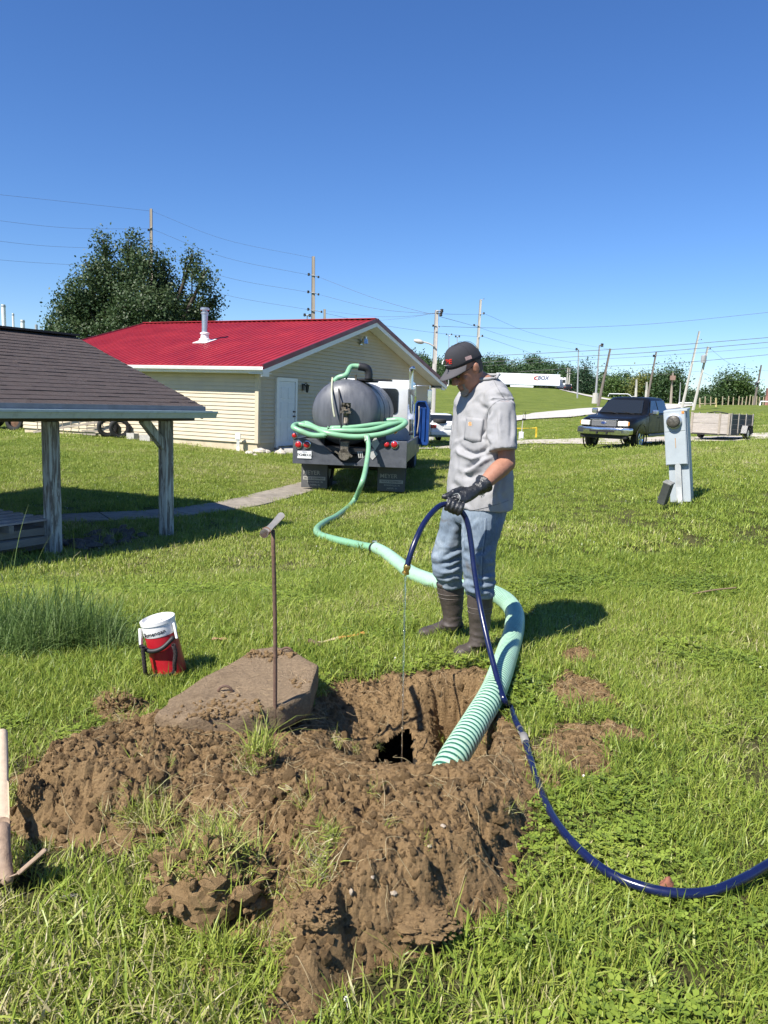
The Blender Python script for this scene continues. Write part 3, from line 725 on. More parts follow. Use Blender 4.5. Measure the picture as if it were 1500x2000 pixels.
# wall lantern and gable light
lx, lz = 2.48, P(589, 756, 25.7).z - zb
mb = MB(); mb.box((lx, -.03, lz), (.12, .04, .22)); mb.tube(spline([(lx, -.04, lz + .05), (lx, -.12, lz + .14), (lx, -.17, lz + .1)], 5), .012, 6); mb.lathe([(.02, .1), (.10, .06), (.09, .05)], 6, (lx, -.17, lz)); mb.lathe([(.075, .05), (.05, -.14), (.02, -.18)], 6, (lx, -.17, lz))
mb.build('wall_lantern', mat('black_iron', (.02, .02, .02), .5), house)
fx, fz = 6.35, P(695, 668, 29.2).z - zb
mb = MB(); mb.box((fx, -.03, fz), (.16, .05, .2)); mb.lathe([(.11, 0), (.15, -.18), (.14, -.18), (.1, -.01)], 16, (fx - .02, -.2, fz + .12)); mb.tube([(fx, -.03, fz), (fx, -.2, fz + .12)], .025, 8); mb.box((fx + .02, -.2, fz + .14), (.1, .1, .12)); mb.build('gable_light', STEEL, house, smooth=False)
# flue on the near slope
d = (P(400, 668, 10) - Vector((0, 0, CAMZ))); o3 = hrot.inverted() @ Vector((0, 0, CAMZ)); dd = (hrot.inverted().to_3x3() @ d)
t = (ze + .10 + o3.x * pit - o3.z) / (dd.z - dd.x * pit); fb = o3 + dd * t
flue = thing('flue_pipe', 'shiny metal flue pipe with cap standing on the red roof', 'flue pipe', hrot @ fb, HG)
MB().box((0, 0, .03), (.62, .62, .02), (0, -math.atan(pit), 0)).build('flashing', WHITE, flue)
MB().lathe([(.22, -.08), (.20, .10), (.15, .13), (.135, .26), (.17, .28), (.17, .31), (.11, .34)], 20).build('storm_collar', WHITE, flue, auto=35)
MB().lathe([(.105, .15), (.105, 1.02)], 20).build('pipe', STEEL, flue, auto=35)
mb = MB(); mb.lathe([(.13, .98), (.13, 1.03), (.09, 1.05), (.09, 1.10), (.16, 1.11), (.16, 1.17), (.12, 1.20)], 20); mb.build('cap', STEEL, flue, auto=35)
# small things along the house
def on_ground(px, py): q = G(px, py); q.z = hq(q.x, q.y); return q
q = HWp(-.25, .55); gz = hq(q.x, q.y)
pp = thing('vent_pipe', 'short white plastic pipe standing at the house corner', 'pipe', (q.x, q.y, gz))
MB().cyl((0, 0, -.1), (0, 0, .40), .045, 14).build('stem', WHITE, pp, auto=40); MB().box((0, 0, .47), (.16, .1, .20)).build('cover', WHITE, pp, bevel=.01)
def tyre(name, parent, r=.33, wd=.2, n=28):
    pr = [(r * .62, -wd * .42), (r * .80, -wd * .5), (r * .95, -wd * .46), (r, -wd * .36), (r, wd * .36), (r * .95, wd * .46), (r * .80, wd * .5), (r * .62, wd * .42), (r * .62, -wd * .42)]
    mb = MB(); mb.lathe(pr, n, (0, 0, 0), (0, 1, 0), cap=False); o = mb.build(name, RUBBER, parent, auto=50); return o
for i, (yy, lb) in enumerate(((5.35, 'right one of two old tyres leaning on the cream house wall'), (5.9, 'left one of two old tyres leaning on the cream house wall'))):
    q = HWp(-.32, yy - (.0 if i else .0)); z = hq(q.x, q.y)
    tq = thing('tyre', lb, 'tyre', (q.x, q.y, z + .32), group='old tyres by the house', rot=(R(8), 0, HG - R(40)))
    tyre('tread', tq, .34, .24); MB().lathe([(.20, -.06), (.20, .06)], 20, (0, 0, 0), (0, 1, 0), cap=False).build('bead', RUBBER, tq)
def block(name, lb, q, rz, sz=(.40, .20, .20)):
    t = thing(name, lb, 'concrete block', q, rz, 'concrete blocks by the house'); x, y, z = sz
    mb = MB(); mb.box((0, y / 2 - .016, z / 2), (x, .032, z)); mb.box((0, -y / 2 + .016, z / 2), (x, .032, z))
    for dx in (-x / 2 + .016, 0, x / 2 - .016): mb.box((dx, 0, z / 2), (.032, y - .066, z - .002))
    mb.build('shell', CONCB, t); return t
for yy, lb in ((4.75, 'hollow concrete block beside the old tyres'), (4.15, 'hollow concrete block farther from the tyres along the house wall')):
    q = HWp(-.35, yy); block('concrete_block', lb, (q.x, q.y, hq(q.x, q.y)), HG + R(80 if yy > 4.5 else 97))
for k, (px, py, s) in enumerate(((487, 886, .12), (505, 884, .17), (521, 885, .13), (538, 883, .10), (548, 886, .16), (498, 889, .07))):
    q = on_ground(px, py + 2); pass
    mb = MB(); mb.sphere((0, 0, 0), s, 9, 6, (1.25, .9, .75)); me = mb.mesh('stone'); v = get_v(me); set_v(me, v * (1 + .3 * vnoise(v + k * 7, 9, k))[:, None])
    st = link('stone', me, STONE, loc=(q.x, q.y, q.z + s * .35)); tag(st, ('smallest pale stone', 'largest pale stone', 'rounded pale stone', 'second pale stone from the doorstep', 'pale stone nearest the doorstep', 'front pale stone')[k] + ' at the foot of the house corner', 'stone', 'stones at the house corner')
    if k == 0: st['label'] = 'leftmost pale stone at the foot of the house corner'
# ladder and boards leaning on the wall
lad = thing('ladder', 'long wooden ladder lying on edge against the cream wall', 'ladder', HWp(-.35, 7.6, 0))
def lw(x, y, z): q = HWp(x, y); return Vector((q.x, q.y, hq(q.x, q.y) + z)) - lad.location
for za, zc in ((.08, .55), (.62, .98)): MB().bar(lw(-.40, 9.4, za - .05), lw(-.18, 5.9, zc), .035, .07).build('rail', WOODG, lad)
for i in range(9):
    t = (i + .5) / 9; a = lw(-.40, 9.4, .03).lerp(lw(-.18, 5.9, .55), t); b = lw(-.40, 9.4, .57).lerp(lw(-.18, 5.9, .98), t); MB().cyl(a, b, .02, 8).build('rung', WOODG, lad)
for i, (ya, yb, zz, lb) in enumerate(((6.9, 6.2, .06, 'lowest scrap board beside the ladder'), (6.8, 6.05, .17, 'middle scrap board beside the ladder'), (6.6, 6.1, .28, 'top scrap board beside the ladder'))):
    a, b = HWp(-.55, ya), HWp(-.5 + .1 * i, yb); a.z = hq(a.x, a.y) + zz; b.z = hq(b.x, b.y) + zz
    o = MB().bar(a, b, .14, .05).build('scrap_board', WOODG); tag(o, lb, 'board', 'scrap boards by the ladder')
# ================================================================ open shelter
_pr, _pl = P(325, 1045, 10.6), P(105, 1085, 9.05); EA = math.atan2(_pr.y - _pl.y, _pr.x - _pl.x)
SZ = min(_pr.z, _pl.z) - .05
sh = thing('open_shelter', 'open shelter with brown shingle roof on weathered white posts', 'shelter', (_pr.x, _pr.y, SZ), EA)
smx = Matrix.Translation((_pr.x, _pr.y, SZ)) @ Matrix.Rotation(EA, 4, 'Z'); smi = smx.inverted()
def SP(px, py, Y): return smi @ P(px, py, Y)
def post_mat():
    m, n, l, b, o = _mk('peeling_paint')
    v = coords(n, l, 'Object', (14, 14, 1.4)); a = noise_tex(n, l, v, 1.6, 8, .7, .6); wv = noise_tex(n, l, coords(n, l, 'Object', (60, 60, 3)), 1.5, 6, .7, 1.0)
    r1 = ramp(n, [(.25, (.08, .065, .05)), (.8, (.30, .25, .20))]); l.new(wv.outputs[0], r1.inputs[0])
    r2 = ramp(n, [(.44, 0.0), (.56, 1.0)]); l.new(a.outputs[0], r2.inputs[0])
    mx = n.new('ShaderNodeMix'); mx.data_type = 'RGBA'; l.new(r2.outputs[0], mx.inputs[0]); mx.inputs[7].default_value = (.54, .54, .48, 1); l.new(r1.outputs[0], mx.inputs[6])
    l.new(mx.outputs[2], b.inputs['Base Color']); b.inputs['Roughness'].default_value = .8
    bp = n.new('ShaderNodeBump'); bp.inputs['Strength'].default_value = .5; bp.inputs['Distance'].default_value = .01; l.new(wv.outputs[0], bp.inputs['Height']); l.new(bp.outputs[0], b.inputs['Normal']); return m
POST = post_mat(); GUT = mat('weathered_gutter', (.50, .55, .52), .45, .1, 4, col2=(.38, .42, .38))
SHIN = mat('brown_shingle', (.066, .048, .043), .9, .28, 7, .7, 140, col2=(.082, .068, .062), c2pos=(.45, .7))
BEAM = mat('dark_beam', (.10, .085, .065), .85, .25, 5, .3, 50)
ztop = SP(322, 822, 10.6).z; L_left = (_pl - _pr).xy.length
for X, Yl in ((0, 0), (-L_left, 0), (-5.2, 0), (0, 4.7), (-L_left, 4.7), (-5.2, 4.7)):
    q = smx @ Vector((X, Yl, 0)); b0 = hq(q.x, q.y) - SZ - .15
    MB().box((X, Yl, (b0 + ztop) / 2), (.145, .145, ztop - b0)).build('post', POST, sh, bevel=.006)
zbm = ztop + .10
for Yl in (0, 4.7): MB().box((-2.5, Yl, ztop + .10), (6.0, .10, .20)).build('beam', BEAM, sh)
for X in (0, -5.2): MB().box((X, 2.35, ztop + .09), (.09, 4.6, .18)).build('tie_beam', BEAM, sh)
MB().bar((-.03, 0, ztop - .36), (-.40, 0, ztop + .02), .09, .11).build('brace', POST, sh)
# roof
xr, xl, ov = .37, -6.0, .36; ez = ztop + .20; half = 4.7 / 2 + ov
Rz = SP(150, 660, 12.4).z; pz = (Rz - ez) / half
for sg in (0, 1):
    def sp(x, s): # s from eave (0) to ridge (1)
        return Vector((x, -ov + half * s if sg == 0 else 4.7 + ov - half * s, ez + (Rz - ez) * s))
    a, b, c, d = sp(xr - .03, 0), sp(xl, 0), sp(xl, 1), sp(xr - .03, 1); n_ = Vector((0, 0, -.03))
    MB().add([a, b, c, d, a + n_, b + n_, c + n_, d + n_], [(0, 1, 2, 3), (7, 6, 5, 4), (0, 4, 5, 1), (1, 5, 6, 2), (2, 6, 7, 3), (3, 7, 4, 0)]).build('roof_deck', BEAM, sh)
    ncs = 21; g = np.random.default_rng(5 + sg)
    for k in range(ncs):
        mb = MB(); x = xl - g.uniform(0, .3)
        while x < xr:
            x1 = min(x + .33 * g.choice([.5, .8, 1, 1]), xr + g.uniform(-.006, .006)); x0_ = max(x, xl)
            if x1 > x0_ + .02:
                s0, s1 = (k + g.uniform(-.04, .03)) / ncs, min((k + 1.12) / ncs, 1.0); th = g.uniform(.010, .018)
                p = [sp(x0_ + .002, s0), sp(x1 - .002, s0), sp(x1 - .002, s1), sp(x0_ + .002, s1)]; up = Vector((0, 0, th)); u2 = Vector((0, 0, .006))
                mb.add([p[0] + u2 * .2, p[1] + u2 * .2, p[2] + u2 * .1, p[3] + u2 * .1, p[0] + up, p[1] + up, p[2] + u2, p[3] + u2], [(0, 3, 2, 1), (4, 5, 6, 7), (0, 1, 5, 4), (1, 2, 6, 5), (2, 3, 7, 6), (3, 0, 4, 7)])
            x = x1
        mb.build('shingle_course', SHIN, sh)
    ye = -ov if sg == 0 else 4.7 + ov; s_ = 1 if sg == 0 else -1
    MB().box(((xl + xr) / 2, ye - s_ * .012, ez - .055), (xr - xl, .024, .14)).build('eave_board', mat('blue_grey_paint', (.17, .19, .22), .7, .2, 6), sh)
    prof = [(0, .0), (-.02, -.09), (-.08, -.10), (-.105, -.03), (-.12, -.03), (-.12, -.005), (-.10, -.005), (-.085, -.08), (-.03, -.08), (-.015, 0)]
    mb = MB(); mb.prism([(p * s_, q) for p, q in prof], xr - xl + .12, (xl, ye - s_ * .026, ez - .045), u=(0, 1, 0), v=(0, 0, 1), w=(1, 0, 0)); mb.build('gutter', GUT, sh)
    for i in range(10):
        x = xr - .1 - i * .66; a = sp(x, .02) - Vector((0, 0, .09)); b = sp(x, 1) - Vector((0, 0, .09)); MB().bar(a, b, .05, .12).build('rafter', BEAM, sh)
    for xg in (xr - .015, xl + .015): MB().bar(sp(xg, 0) - Vector((0, 0, .09)), sp(xg, 1) - Vector((0, 0, .09)), .03, .15).build('rake_board', BEAM, sh)
mb = MB(); mb.bar((xl, 2.35, Rz + .02), (xr, 2.35, Rz + .02), .26, .03); mb.build('ridge_cap', SHIN, sh)
# pallet and scrap in the shade under the roof
q = smx @ Vector((-2.35, .55, 0)); z = hq(q.x, q.y)
pal = thing('pallet', 'slatted wooden pallet on a scrap stack under the shelter', 'pallet', (q.x, q.y, z + .30), EA)
for i in range(6): MB().box((0, -.5 + i * .2, .10), (1.15, .09, .022)).build('slat', mat('pale_slat', (.42, .36, .33), .85, .2, 8), pal)
for i in range(3): MB().box((-.52 + i * .52, 0, .045), (.06, 1.15, .085)).build('bearer', WOODG, pal)
for i, (dx, dy, dz, sx, lb) in enumerate(((0, 0, .24, 1.2, 'topmost timber of the scrap stack under the pallet'), (.05, -.1, .14, 1.35, 'middle timber of the scrap stack under the pallet'), (-.04, .05, .04, 1.3, 'lowest timber of the scrap stack under the pallet'))):
    o = MB().box((0, 0, 0), (sx, .9, .085)).build('timber', WOODG, loc=(q.x + dx, q.y + dy, z + dz + .02), rot=(0, 0, EA + R(6 * (i - 1)))); tag(o, lb, 'timber', 'timbers under the pallet')
g = np.random.default_rng(66); mb = MB()
for i in range(60):
    X, Yl = g.uniform(-1.5, -.25), g.uniform(-.1, .75); p = smx @ Vector((X, Yl, 0)); s = g.uniform(.03, .09)
    mb.sphere((p.x, p.y, hq(p.x, p.y) + s * .4), s, 7, 5, (1.3, .9, .6), Euler((g.normal(0, .4), g.normal(0, .4), g.uniform(0, 6))).to_matrix())
me = mb.mesh('rubble'); v = get_v(me); set_v(me, v + np.c_[vnoise(v, 12, 1), vnoise(v, 12, 2), vnoise(v, 12, 3)] * .03)
o = link('rubble', me, mat('rubble', (.13, .11, .09), .95, .3, 9, .5, 60)); tag(o, 'dark stone rubble between the shelter posts', 'rubble', kind='stuff')
# dark machinery parked beyond the shelter on the left
q = P(20, 846, 31); z = hq(q.x, q.y)
mc = thing('farm_tractor', 'dark tractor parked far left beyond the shelter', 'tractor', (q.x - .9, q.y, z), R(-12))
DKM = mat('dark_machine', (.03, .03, .032), .6, .3, 6)
for (x, y, r, wd) in ((-1.0, 0, .62, .35), (-1.0, 1.5, .62, .35), (1.1, .2, .40, .22), (1.1, 1.3, .40, .22)):
    wh = tyre('wheel', mc, r, wd); wh.location = (x, y, r - .02); MB().lathe([(r * .62, -.04), (r * .3, .0), (.05, .02)], 16, (0, -.02, 0), (0, -1, 0)).build('rim', mat('rust_rim', (.20, .11, .07), .7, .3, 9), wh)
MB().box((.45, .75, .85), (1.9, .5, .45)).build('hood', DKM, mc, bevel=.06); MB().box((-.8, .75, .75), (1.0, .7, .5)).build('rear_body', DKM, mc, bevel=.05)
MB().box((-.85, .75, 1.1), (.45, .5, .12)).build('seat', DKM, mc, bevel=.04); mb = MB(); mb.lathe([(.19, 0), (.205, .015), (.19, .03), (.178, .015), (.19, 0)], 20, (-.3, .75, 1.25), (.4, 0, 1), cap=False); mb.tube([(-.3, .75, 1.27), (-.1, .75, .95)], .02, 8); mb.build('steering_wheel', DKM, mc)
MB().box((.2, -.05, .78), (1.6, .05, .07)).build('side_bar', WHITE, mc); MB().cyl((1.0, .75, 1.0), (1.0, .75, 1.6), .04).build('exhaust', DKM, mc)
a = lay('lawn_grass', 52000, 1.0, 7.2, .62, .9, V_NEAR, .75, 1.35, 11, probs=True)
scatter('lawn_grass', *a, V_NEAR, GRASS)
a = lay('lawn_grass', 20000, 6.6, 24, .60, 2.0, V_MID, .8, 1.35, 12)
scatter('lawn_grass', *a, V_MID, GRASS)
a = lay('lawn_grass', 9000, 22, 75, .60, 2.0, V_FAR, .8, 1.3, 13, sink=.02)
scatter('lawn_grass', *a, V_FAR, GRASS)
# white clover heads
mb = MB(); mb.sphere((0, 0, .06), .0085, 7, 5); mb.tube([(0, 0, 0), (0, 0, .055)], .001, 4)
_fl = proto('clover_head', mb.mesh('clover_head', True), FLOWER)
x, y = field(520, 1.2, 16, .6, .6, 31); o = grass_ok(x, y) & (fbm(np.stack([x, y], 1), .8, 2, .5, 99) > -.1); x, y = x[o], y[o]
scatter('clover_flowers', np.c_[x, y, H(x, y)], np.c_[RNG.normal(0, .3, len(x)), RNG.normal(0, .3, len(x)), x * 0], RNG.uniform(.45, .8, len(x)), np.zeros(len(x), int), x * 0, [_fl], FLOWER)

# ---------------------------------------------------------------- loose soil crumbs, straw
def clod_mesh(seed, sub=2, rough=.28, flat=.75):
    bm = bmesh.new(); bmesh.ops.create_icosphere(bm, subdivisions=sub, radius=1); me = bpy.data.meshes.new('clod'); bm.to_mesh(me); bm.free()
    v = get_v(me); g = np.random.default_rng(seed); off = g.uniform(-50, 50, 3)
    v *= (1 + rough * fbm(v + off, 1.3, 4, .7, seed))[:, None]; v *= g.uniform(.7, 1.15, 3) * np.array((1, 1, flat))
    set_v(me, v); me.polygons.foreach_set('use_smooth', [sub > 2] * len(me.polygons)); return me
V_CLOD = [proto('crumb', clod_mesh(500 + k, 1 if k < 3 else 2, .30), SOIL) for k in range(6)]
def crumbs(name, n, smin, smax, seed, power=2.6):
    g = np.random.default_rng(seed); x = g.uniform(-2.3, 2.1, n * 3); y = g.uniform(1.35, 4.5, n * 3)
    z, mk = dirt_z(x, y); d, d2 = dirt_d(x, y)
    pr = np.where(mk > .0, 1.0, np.exp(mk / .05) * .35); k = (g.random(n * 3) < pr); x, y, z, mk = x[k][:n], y[k][:n], z[k][:n], mk[k][:n]
    k = poly_dist(x, y, PIT) < 0; x, y, z, mk = x[k], y[k], z[k], mk[k]
    s = smin * (1 - g.random(len(x))) ** (-1 / power); s = np.minimum(s, smax); s *= np.where(mk > 0, 1, .7)
    return np.c_[x, y, H(x, y) + np.where(mk > -.02, z, 0) + s * .25], g.uniform(0, 6.28, (len(x), 3)), s, g.integers(0, 6, len(x)), x * 0
scatter('soil_crumbs', *crumbs('soil_crumbs', 40000, .0028, .020, 71, 2.7), V_CLOD, SOIL)

def strand_mesh(items, n=5):
    mb = MB()
    for pts, r in items: mb.tube(spline(pts, 4), [r * (1 - .5 * k / (4 * (len(pts) - 1))) for k in range(4 * (len(pts) - 1) + 1)], n, cap=False)
    return mb
STRAW = mat('dry_straw', (.42, .34, .19), .8, .3, 20)
g = np.random.default_rng(81); it = []
while len(it) < 330:
    x, y = g.uniform(-2.2, 1.6), g.uniform(1.5, 4.3); d, d2 = dirt_d(np.array([x]), np.array([y]))
    if max(d[0], d2[0]) < -.02: continue
    if poly_dist(np.array([x]), np.array([y]), HOLE)[0] > -.02 and g.random() < .7: continue
    a, ln = g.uniform(0, 6.28), g.uniform(.03, .15); pts = []
    for t in (0, .35, .7, 1):
        q = (x + math.cos(a + t * g.normal(0, .4)) * ln * t, y + math.sin(a + t * g.normal(0, .4)) * ln * t); pts.append(Vector((q[0], q[1], hs(*q) + .006 + .035 * g.random() * t)))
    it.append((pts, g.uniform(.0005, .0011)))
o = strand_mesh(it, 4).build('dry_straw', STRAW, smooth=True); tag(o, kind='stuff')
# grass torn up with the soil, lying on the mound
V_TORN = [proto('torn_tuft', tone_mesh('torn_tuft', [blade_arrays(26, .05, .070, .35, .0042, 1.2, 600 + k)]), GRASS) for k in range(3)]
spots = []
for cx, cy, rr, n in [(500, 1490, 26, 26), (250, 1590, 60, 26), (330, 1620, 60, 34), (420, 1640, 50, 30), (600, 1570, 40, 12), (620, 1690, 45, 22), (560, 1740, 30, 16), (640, 1640, 30, 12), (440, 1890, 50, 30), (1070, 1560, 22, 14), (1060, 1490, 22, 10), (660, 1440, 20, 6),
                      (960, 1440, 40, 20), (880, 1460, 25, 6), (230, 1395, 40, 10), (1010, 1590, 20, 4), (520, 1830, 40, 26), (700, 1450, 60, 5), (820, 1610, 90, 8), (330, 1520, 90, 7)]:
    for _ in range(max(n // 2, 2)):
        q = GS(cx + g.normal(0, rr * .6), cy + g.normal(0, rr * .5)); spots.append((q.x, q.y, q.z))
sp = np.array(spots); nn = len(sp)
scatter('torn_grass', sp, np.c_[g.normal(0, .7, nn), g.normal(0, .7, nn), g.uniform(0, 6.28, nn)], g.uniform(.35, .8, nn), g.integers(0, 3, nn), g.uniform(.1, .4, nn), V_TORN, GRASS)
# ================================================================ vacuum tank truck
_tr = P(680, 963, 16.0); TZ = P(680, 963, 16.0).z; TH = R(-6)
truck = thing('tank_truck', 'dark grey vacuum tank truck with white cab parked on the grass', 'truck', (_tr.x, _tr.y, TZ), TH)
tmx = Matrix.Translation(truck.location) @ Matrix.Rotation(TH, 4, 'Z'); tmi = tmx.inverted()
def TP(px, py, Y): return tmi @ P(px, py, Y)
TGREY = mat('truck_grey', (.075, .08, .092), .48, .18, 5, .08, 30, col2=(.05, .052, .06)); TANK = mat('tank_grey', (.095, .10, .115), .45, .22, 3.5, .06, 18, stretch=(3, 3, .5), col2=(.14, .14, .14), c2pos=(.56, .78))
BLK = mat('black_paint', (.018, .018, .02), .5, .2, 6); CABW = mat('cab_white', (.74, .75, .74), .3, .05, 2, coat=.4); FLAP = mat('mud_flap', (.085, .085, .083), .7, .15, 6, .2, 40)
REDL = mat('red_lens', (.42, .012, .015), .25, .1, 30, coat=.5); CHROME = mat('chrome', (.62, .63, .64), .12, .05, 4, metal=.95); LET = mat('flap_lettering', (.34, .33, .29), .7)
GLS = glass('dark_glass', (.015, .018, .02), .12); BRASS = mat('valve_metal', (.16, .14, .11), .5, .5, 30, metal=.5)
zp0, zp1 = TP(600, 907, 16).z, TP(600, 857, 16).z
hw = 1.20
# tail: wedge panels each side of an open middle
mb = MB(); mb.prism([(-hw, zp0), (hw, zp0), (hw, zp1 + .02), (.66, zp1 + .02), (.16, zp0 + .06), (-.16, zp0 + .06), (-.70, zp1), (-hw, zp1)], .09, (0, 0, 0)); mb.build('tail_panel', TGREY, truck, bevel=.008)
MB().box((0, .3, zp0 + .30), (2.3, .4, .12)).build('rear_sill', BLK, truck)
MB().box((0, 2.3, zp0 + .10), (.9, 4.2, .22)).build('chassis', BLK, truck)
MB().box((0, 2.1, zp0 + .33), (2 * hw - .04, 3.9, .10)).build('deck', BLK, truck)
for s in (-1, 1): MB().box((s * (hw - .03), 2.05, (zp0 + zp1) / 2 + .05), (.06, 3.9, zp1 - zp0 - .12)).build('side_panel', TGREY, truck, bevel=.008)
# tank with domed ends
tw, tz, th = TP(765, 800, 16.6).x, TP(690, 806, 16.4).z, .79
tcx = TP(675, 800, 16.4).x; ra, rb = .735, .70
rings = []; nseg = 48
for y, s in [(.02, .02), (.03, .25), (.06, .50), (.12, .75), (.19, .90), (.27, .97), (.36, 1.0), (1.2, 1.0), (1.2, 1.012), (1.28, 1.012), (1.28, 1.0), (2.3, 1.0), (2.3, 1.012), (2.38, 1.012), (2.38, 1.0), (3.2, 1.0), (3.32, .9), (3.42, .5), (3.46, .02)]:
    rings.append([Vector((tcx + ra * s * math.cos(2 * PI * i / nseg), .12 + y, tz + rb * s * math.sin(2 * PI * i / nseg))) for i in range(nseg)])
tank = MB().loft(rings).build('tank', TANK, truck, auto=40)
MB().lathe([(ra * 1.006, 0), (ra * 1.012, .02), (ra * 1.006, .04)], 48, (0, 0, 0), (0, 1, 0), cap=False).build('weld_ring', TANK, tank, loc=(tcx, .48, tz))
tank.children[0].scale = (1, 1, rb / ra)
for s in (-.5, .5):
    MB().box((tcx + s, 1.9, zp0 + .48), (.12, 3.0, .25)).build('tank_cradle', BLK, truck)
# manhole plate, elbow and pins on top
tt = tz + rb
mb = MB(); mb.lathe([(.3, 0), (.3, .04), (.24, .05)], 20, (tcx + .25, 1.5, tt - .03)); mb.build('manhole', BLK, truck)
MB().box((tcx + .52, 1.0, tt + .01), (.75, .5, .035)).build('top_plate', BLK, truck)
elb = spline([(tcx + .42, .75, tt - .02), (tcx + .42, .75, tt + .16), (tcx + .37, .73, tt + .25), (tcx + .2, .7, tt + .28)], 6)
MB().tube(elb, .085, 12).build('pipe_elbow', BLK, truck, smooth=True)
for dx, hh in ((-.02, .16), (.18, .10)): MB().cyl((tcx + dx, .5, tt - .06), (tcx + dx, .5, tt + hh), .022, 8).build('valve_pin', BRASS, truck)
# sight tube and dark strap down the dome
q = [TP(649, 738, 16.5), TP(648, 770, 16.15), TP(651, 800, 16.05), TP(654, 815, 16.02)]
MB().tube(spline([(v.x, v.y, v.z) for v in q], 6), .02, 8).build('sight_tube', mat('clear_hose', (.45, .45, .33), .3), truck, smooth=True)
q = [TP(660, 745, 16.5), TP(663, 775, 16.12), TP(665, 830, 16.02), TP(665, 885, 15.98)]
MB().tube(spline([(v.x, v.y, v.z) for v in q], 6), .018, 6).build('strap', BLK, truck, smooth=True)
# valve stack
vx = TP(674, 820, 15.9).x
va = TP(674, 800, 15.9).z; vb = TP(674, 888, 15.9).z
mb = MB(); mb.cyl((vx, -.02, va - .02), (vx, -.02, va + .14), .10, 10); mb.cyl((vx, -.02, va - .28), (vx, -.02, va), .055, 12); mb.box((vx, -.02, va - .05), (.22, .14, .05)); mb.build('valve_head', BRASS, truck)
mb = MB(); mb.cyl((vx, .1, vb), (vx, -.12, vb), .12, 16); mb.box((vx, -.04, vb + .15), (.16, .16, .22)); mb.bar((vx - .2, -.08, vb + .06), (vx + .02, -.08, vb - .08), .03, .03); mb.cyl((vx + .05, -.1, vb + .1), (vx + .16, -.1, vb - .04), .03, 8); mb.build('outlet_valve', BRASS, truck)
MB().bar((vx - .09, -.06, va + .1), (vx - .09, -.06, vb - .1), .02, .03).build('valve_rod', BLK, truck)
for k in range(5): a = random.uniform(0, 6.28); MB().cyl((vx + .07 * math.cos(a), -.1, va + .05 + .07 * math.sin(a)), (vx + .07 * math.cos(a), -.14, va + .05 + .07 * math.sin(a)), .02, 6).build('bolt', BRASS, truck)
# lamps, plate, placards
for px, py, r in ((572, 851, .055), (580, 869, .072), (597, 869, .072), (772, 842, .05), (771, 868, .072), (756, 868, .06)):
    v = TP(px, py, 15.95); lm = MB().lathe([(r * 1.15, .0), (r * 1.15, .03), (r, .032)], 18, (v.x, .0, v.z), (0, -1, 0)).build('tail_lamp', CHROME if px not in (756,) else BLK, truck)
    MB().lathe([(r * .95, .03), (r * .85, .042), (r * .4, .05), (.002, .052)], 18, (v.x, .0, v.z), (0, -1, 0)).build('lens', REDL, lm, smooth=True)
v = TP(592, 889, 15.95); pl = MB().box((v.x, -.012, v.z), (.30, .012, .155)).build('number_plate', mat('plate_white', (.72, .73, .72), .4), truck, bevel=.004)
place_text('lettering', 'TK248DUU', .072, BLK, pl, (v.x, -.020, v.z - .005), (1, 0, 0), (0, 0, 1), bold=.001, space=.92); place_text('lettering', 'INDIANA', .026, mat('plate_blue', (.05, .08, .2), .5), pl, (v.x, -.020, v.z + .058), (1, 0, 0), (0, 0, 1))
PLC = mat('placard_grey', (.42, .42, .40), .5, .15, 12)
for px, py, s, dx in ((733, 866, .15, .6), (728, 887, .12, .9)):
    v = TP(px, py, 15.95); MB().prism([(-s * dx, 0), (0, -s), (s * dx, 0), (0, s)], -.008, (v.x, -.004 if px == 733 else -.006, v.z)).build('placard', PLC, truck)
v = TP(700, 888, 15.95)
for k in range(3): MB().box((v.x + .04 * k, -.005, v.z), (.02, .012, .14), (0, R(-12), 0)).build('sticker', PLC, truck)
# mud flaps with lettering
zl0 = .03; zl1 = zp0 - .005
for px0, px1, yy in ((580, 633, .42), (735, 790, .42)):
    x0, x1 = TP(px0, 930, 16.1).x, TP(px1, 930, 16.1).x; xc = (x0 + x1) / 2; wd_ = x1 - x0
    fl = MB().box((xc, yy, (zl0 + zl1) / 2), (wd_, .015, zl1 - zl0)).build('mud_flap', FLAP, truck)
    zc = zl0 + (zl1 - zl0) * .60
    place_text('lettering', 'MEYER', .125, LET, fl, (xc - .06, yy - .010, zc), (1, 0, 0), (0, 0, 1), bold=.001)
    bx_ = MB().box((xc, yy - .009, zc - .115), (wd_ * .86, .004, .075)).build('printed_bar', LET, fl)
    place_text('lettering', 'TRUCK EQUIPMENT', .050, FLAP, fl, (xc, yy - .013, zc - .117), (1, 0, 0), (0, 0, 1), bold=.0006)
    place_text('lettering', 'EVANSVILLE, IN', .050, LET, fl, (xc + .02, yy - .010, zc - .195), (1, 0, 0), (0, 0, 1), bold=.0006)
    place_text('lettering', 'JASPER, IN', .050, LET, fl, (xc + .02, yy - .010, zc - .26), (1, 0, 0), (0, 0, 1), bold=.0006)
def wheel(parent, x, y, r, wd, rimm, s=1):
    o = tyre('wheel', parent, r, wd, 30); o.location = (x, y, r); o.rotation_euler = (0, 0, R(90))
    ax = (0, -s, 0)
    MB().lathe([(r * .64, -wd * .3), (r * .62, wd * .40), (r * .56, wd * .42), (r * .50, wd * .15), (r * .28, wd * .22), (r * .2, wd * .38), (.003, wd * .40)], 24, (0, 0, 0), ax).build('rim', rimm, o, auto=35); return o
RIM = mat('steel_rim', (.38, .38, .37), .5, .2, 9, metal=.3)
for x in (-.98, -.66, .66, .98): wheel(truck, x, .95, .47, .25, RIM, 1 if x > 0 else -1)
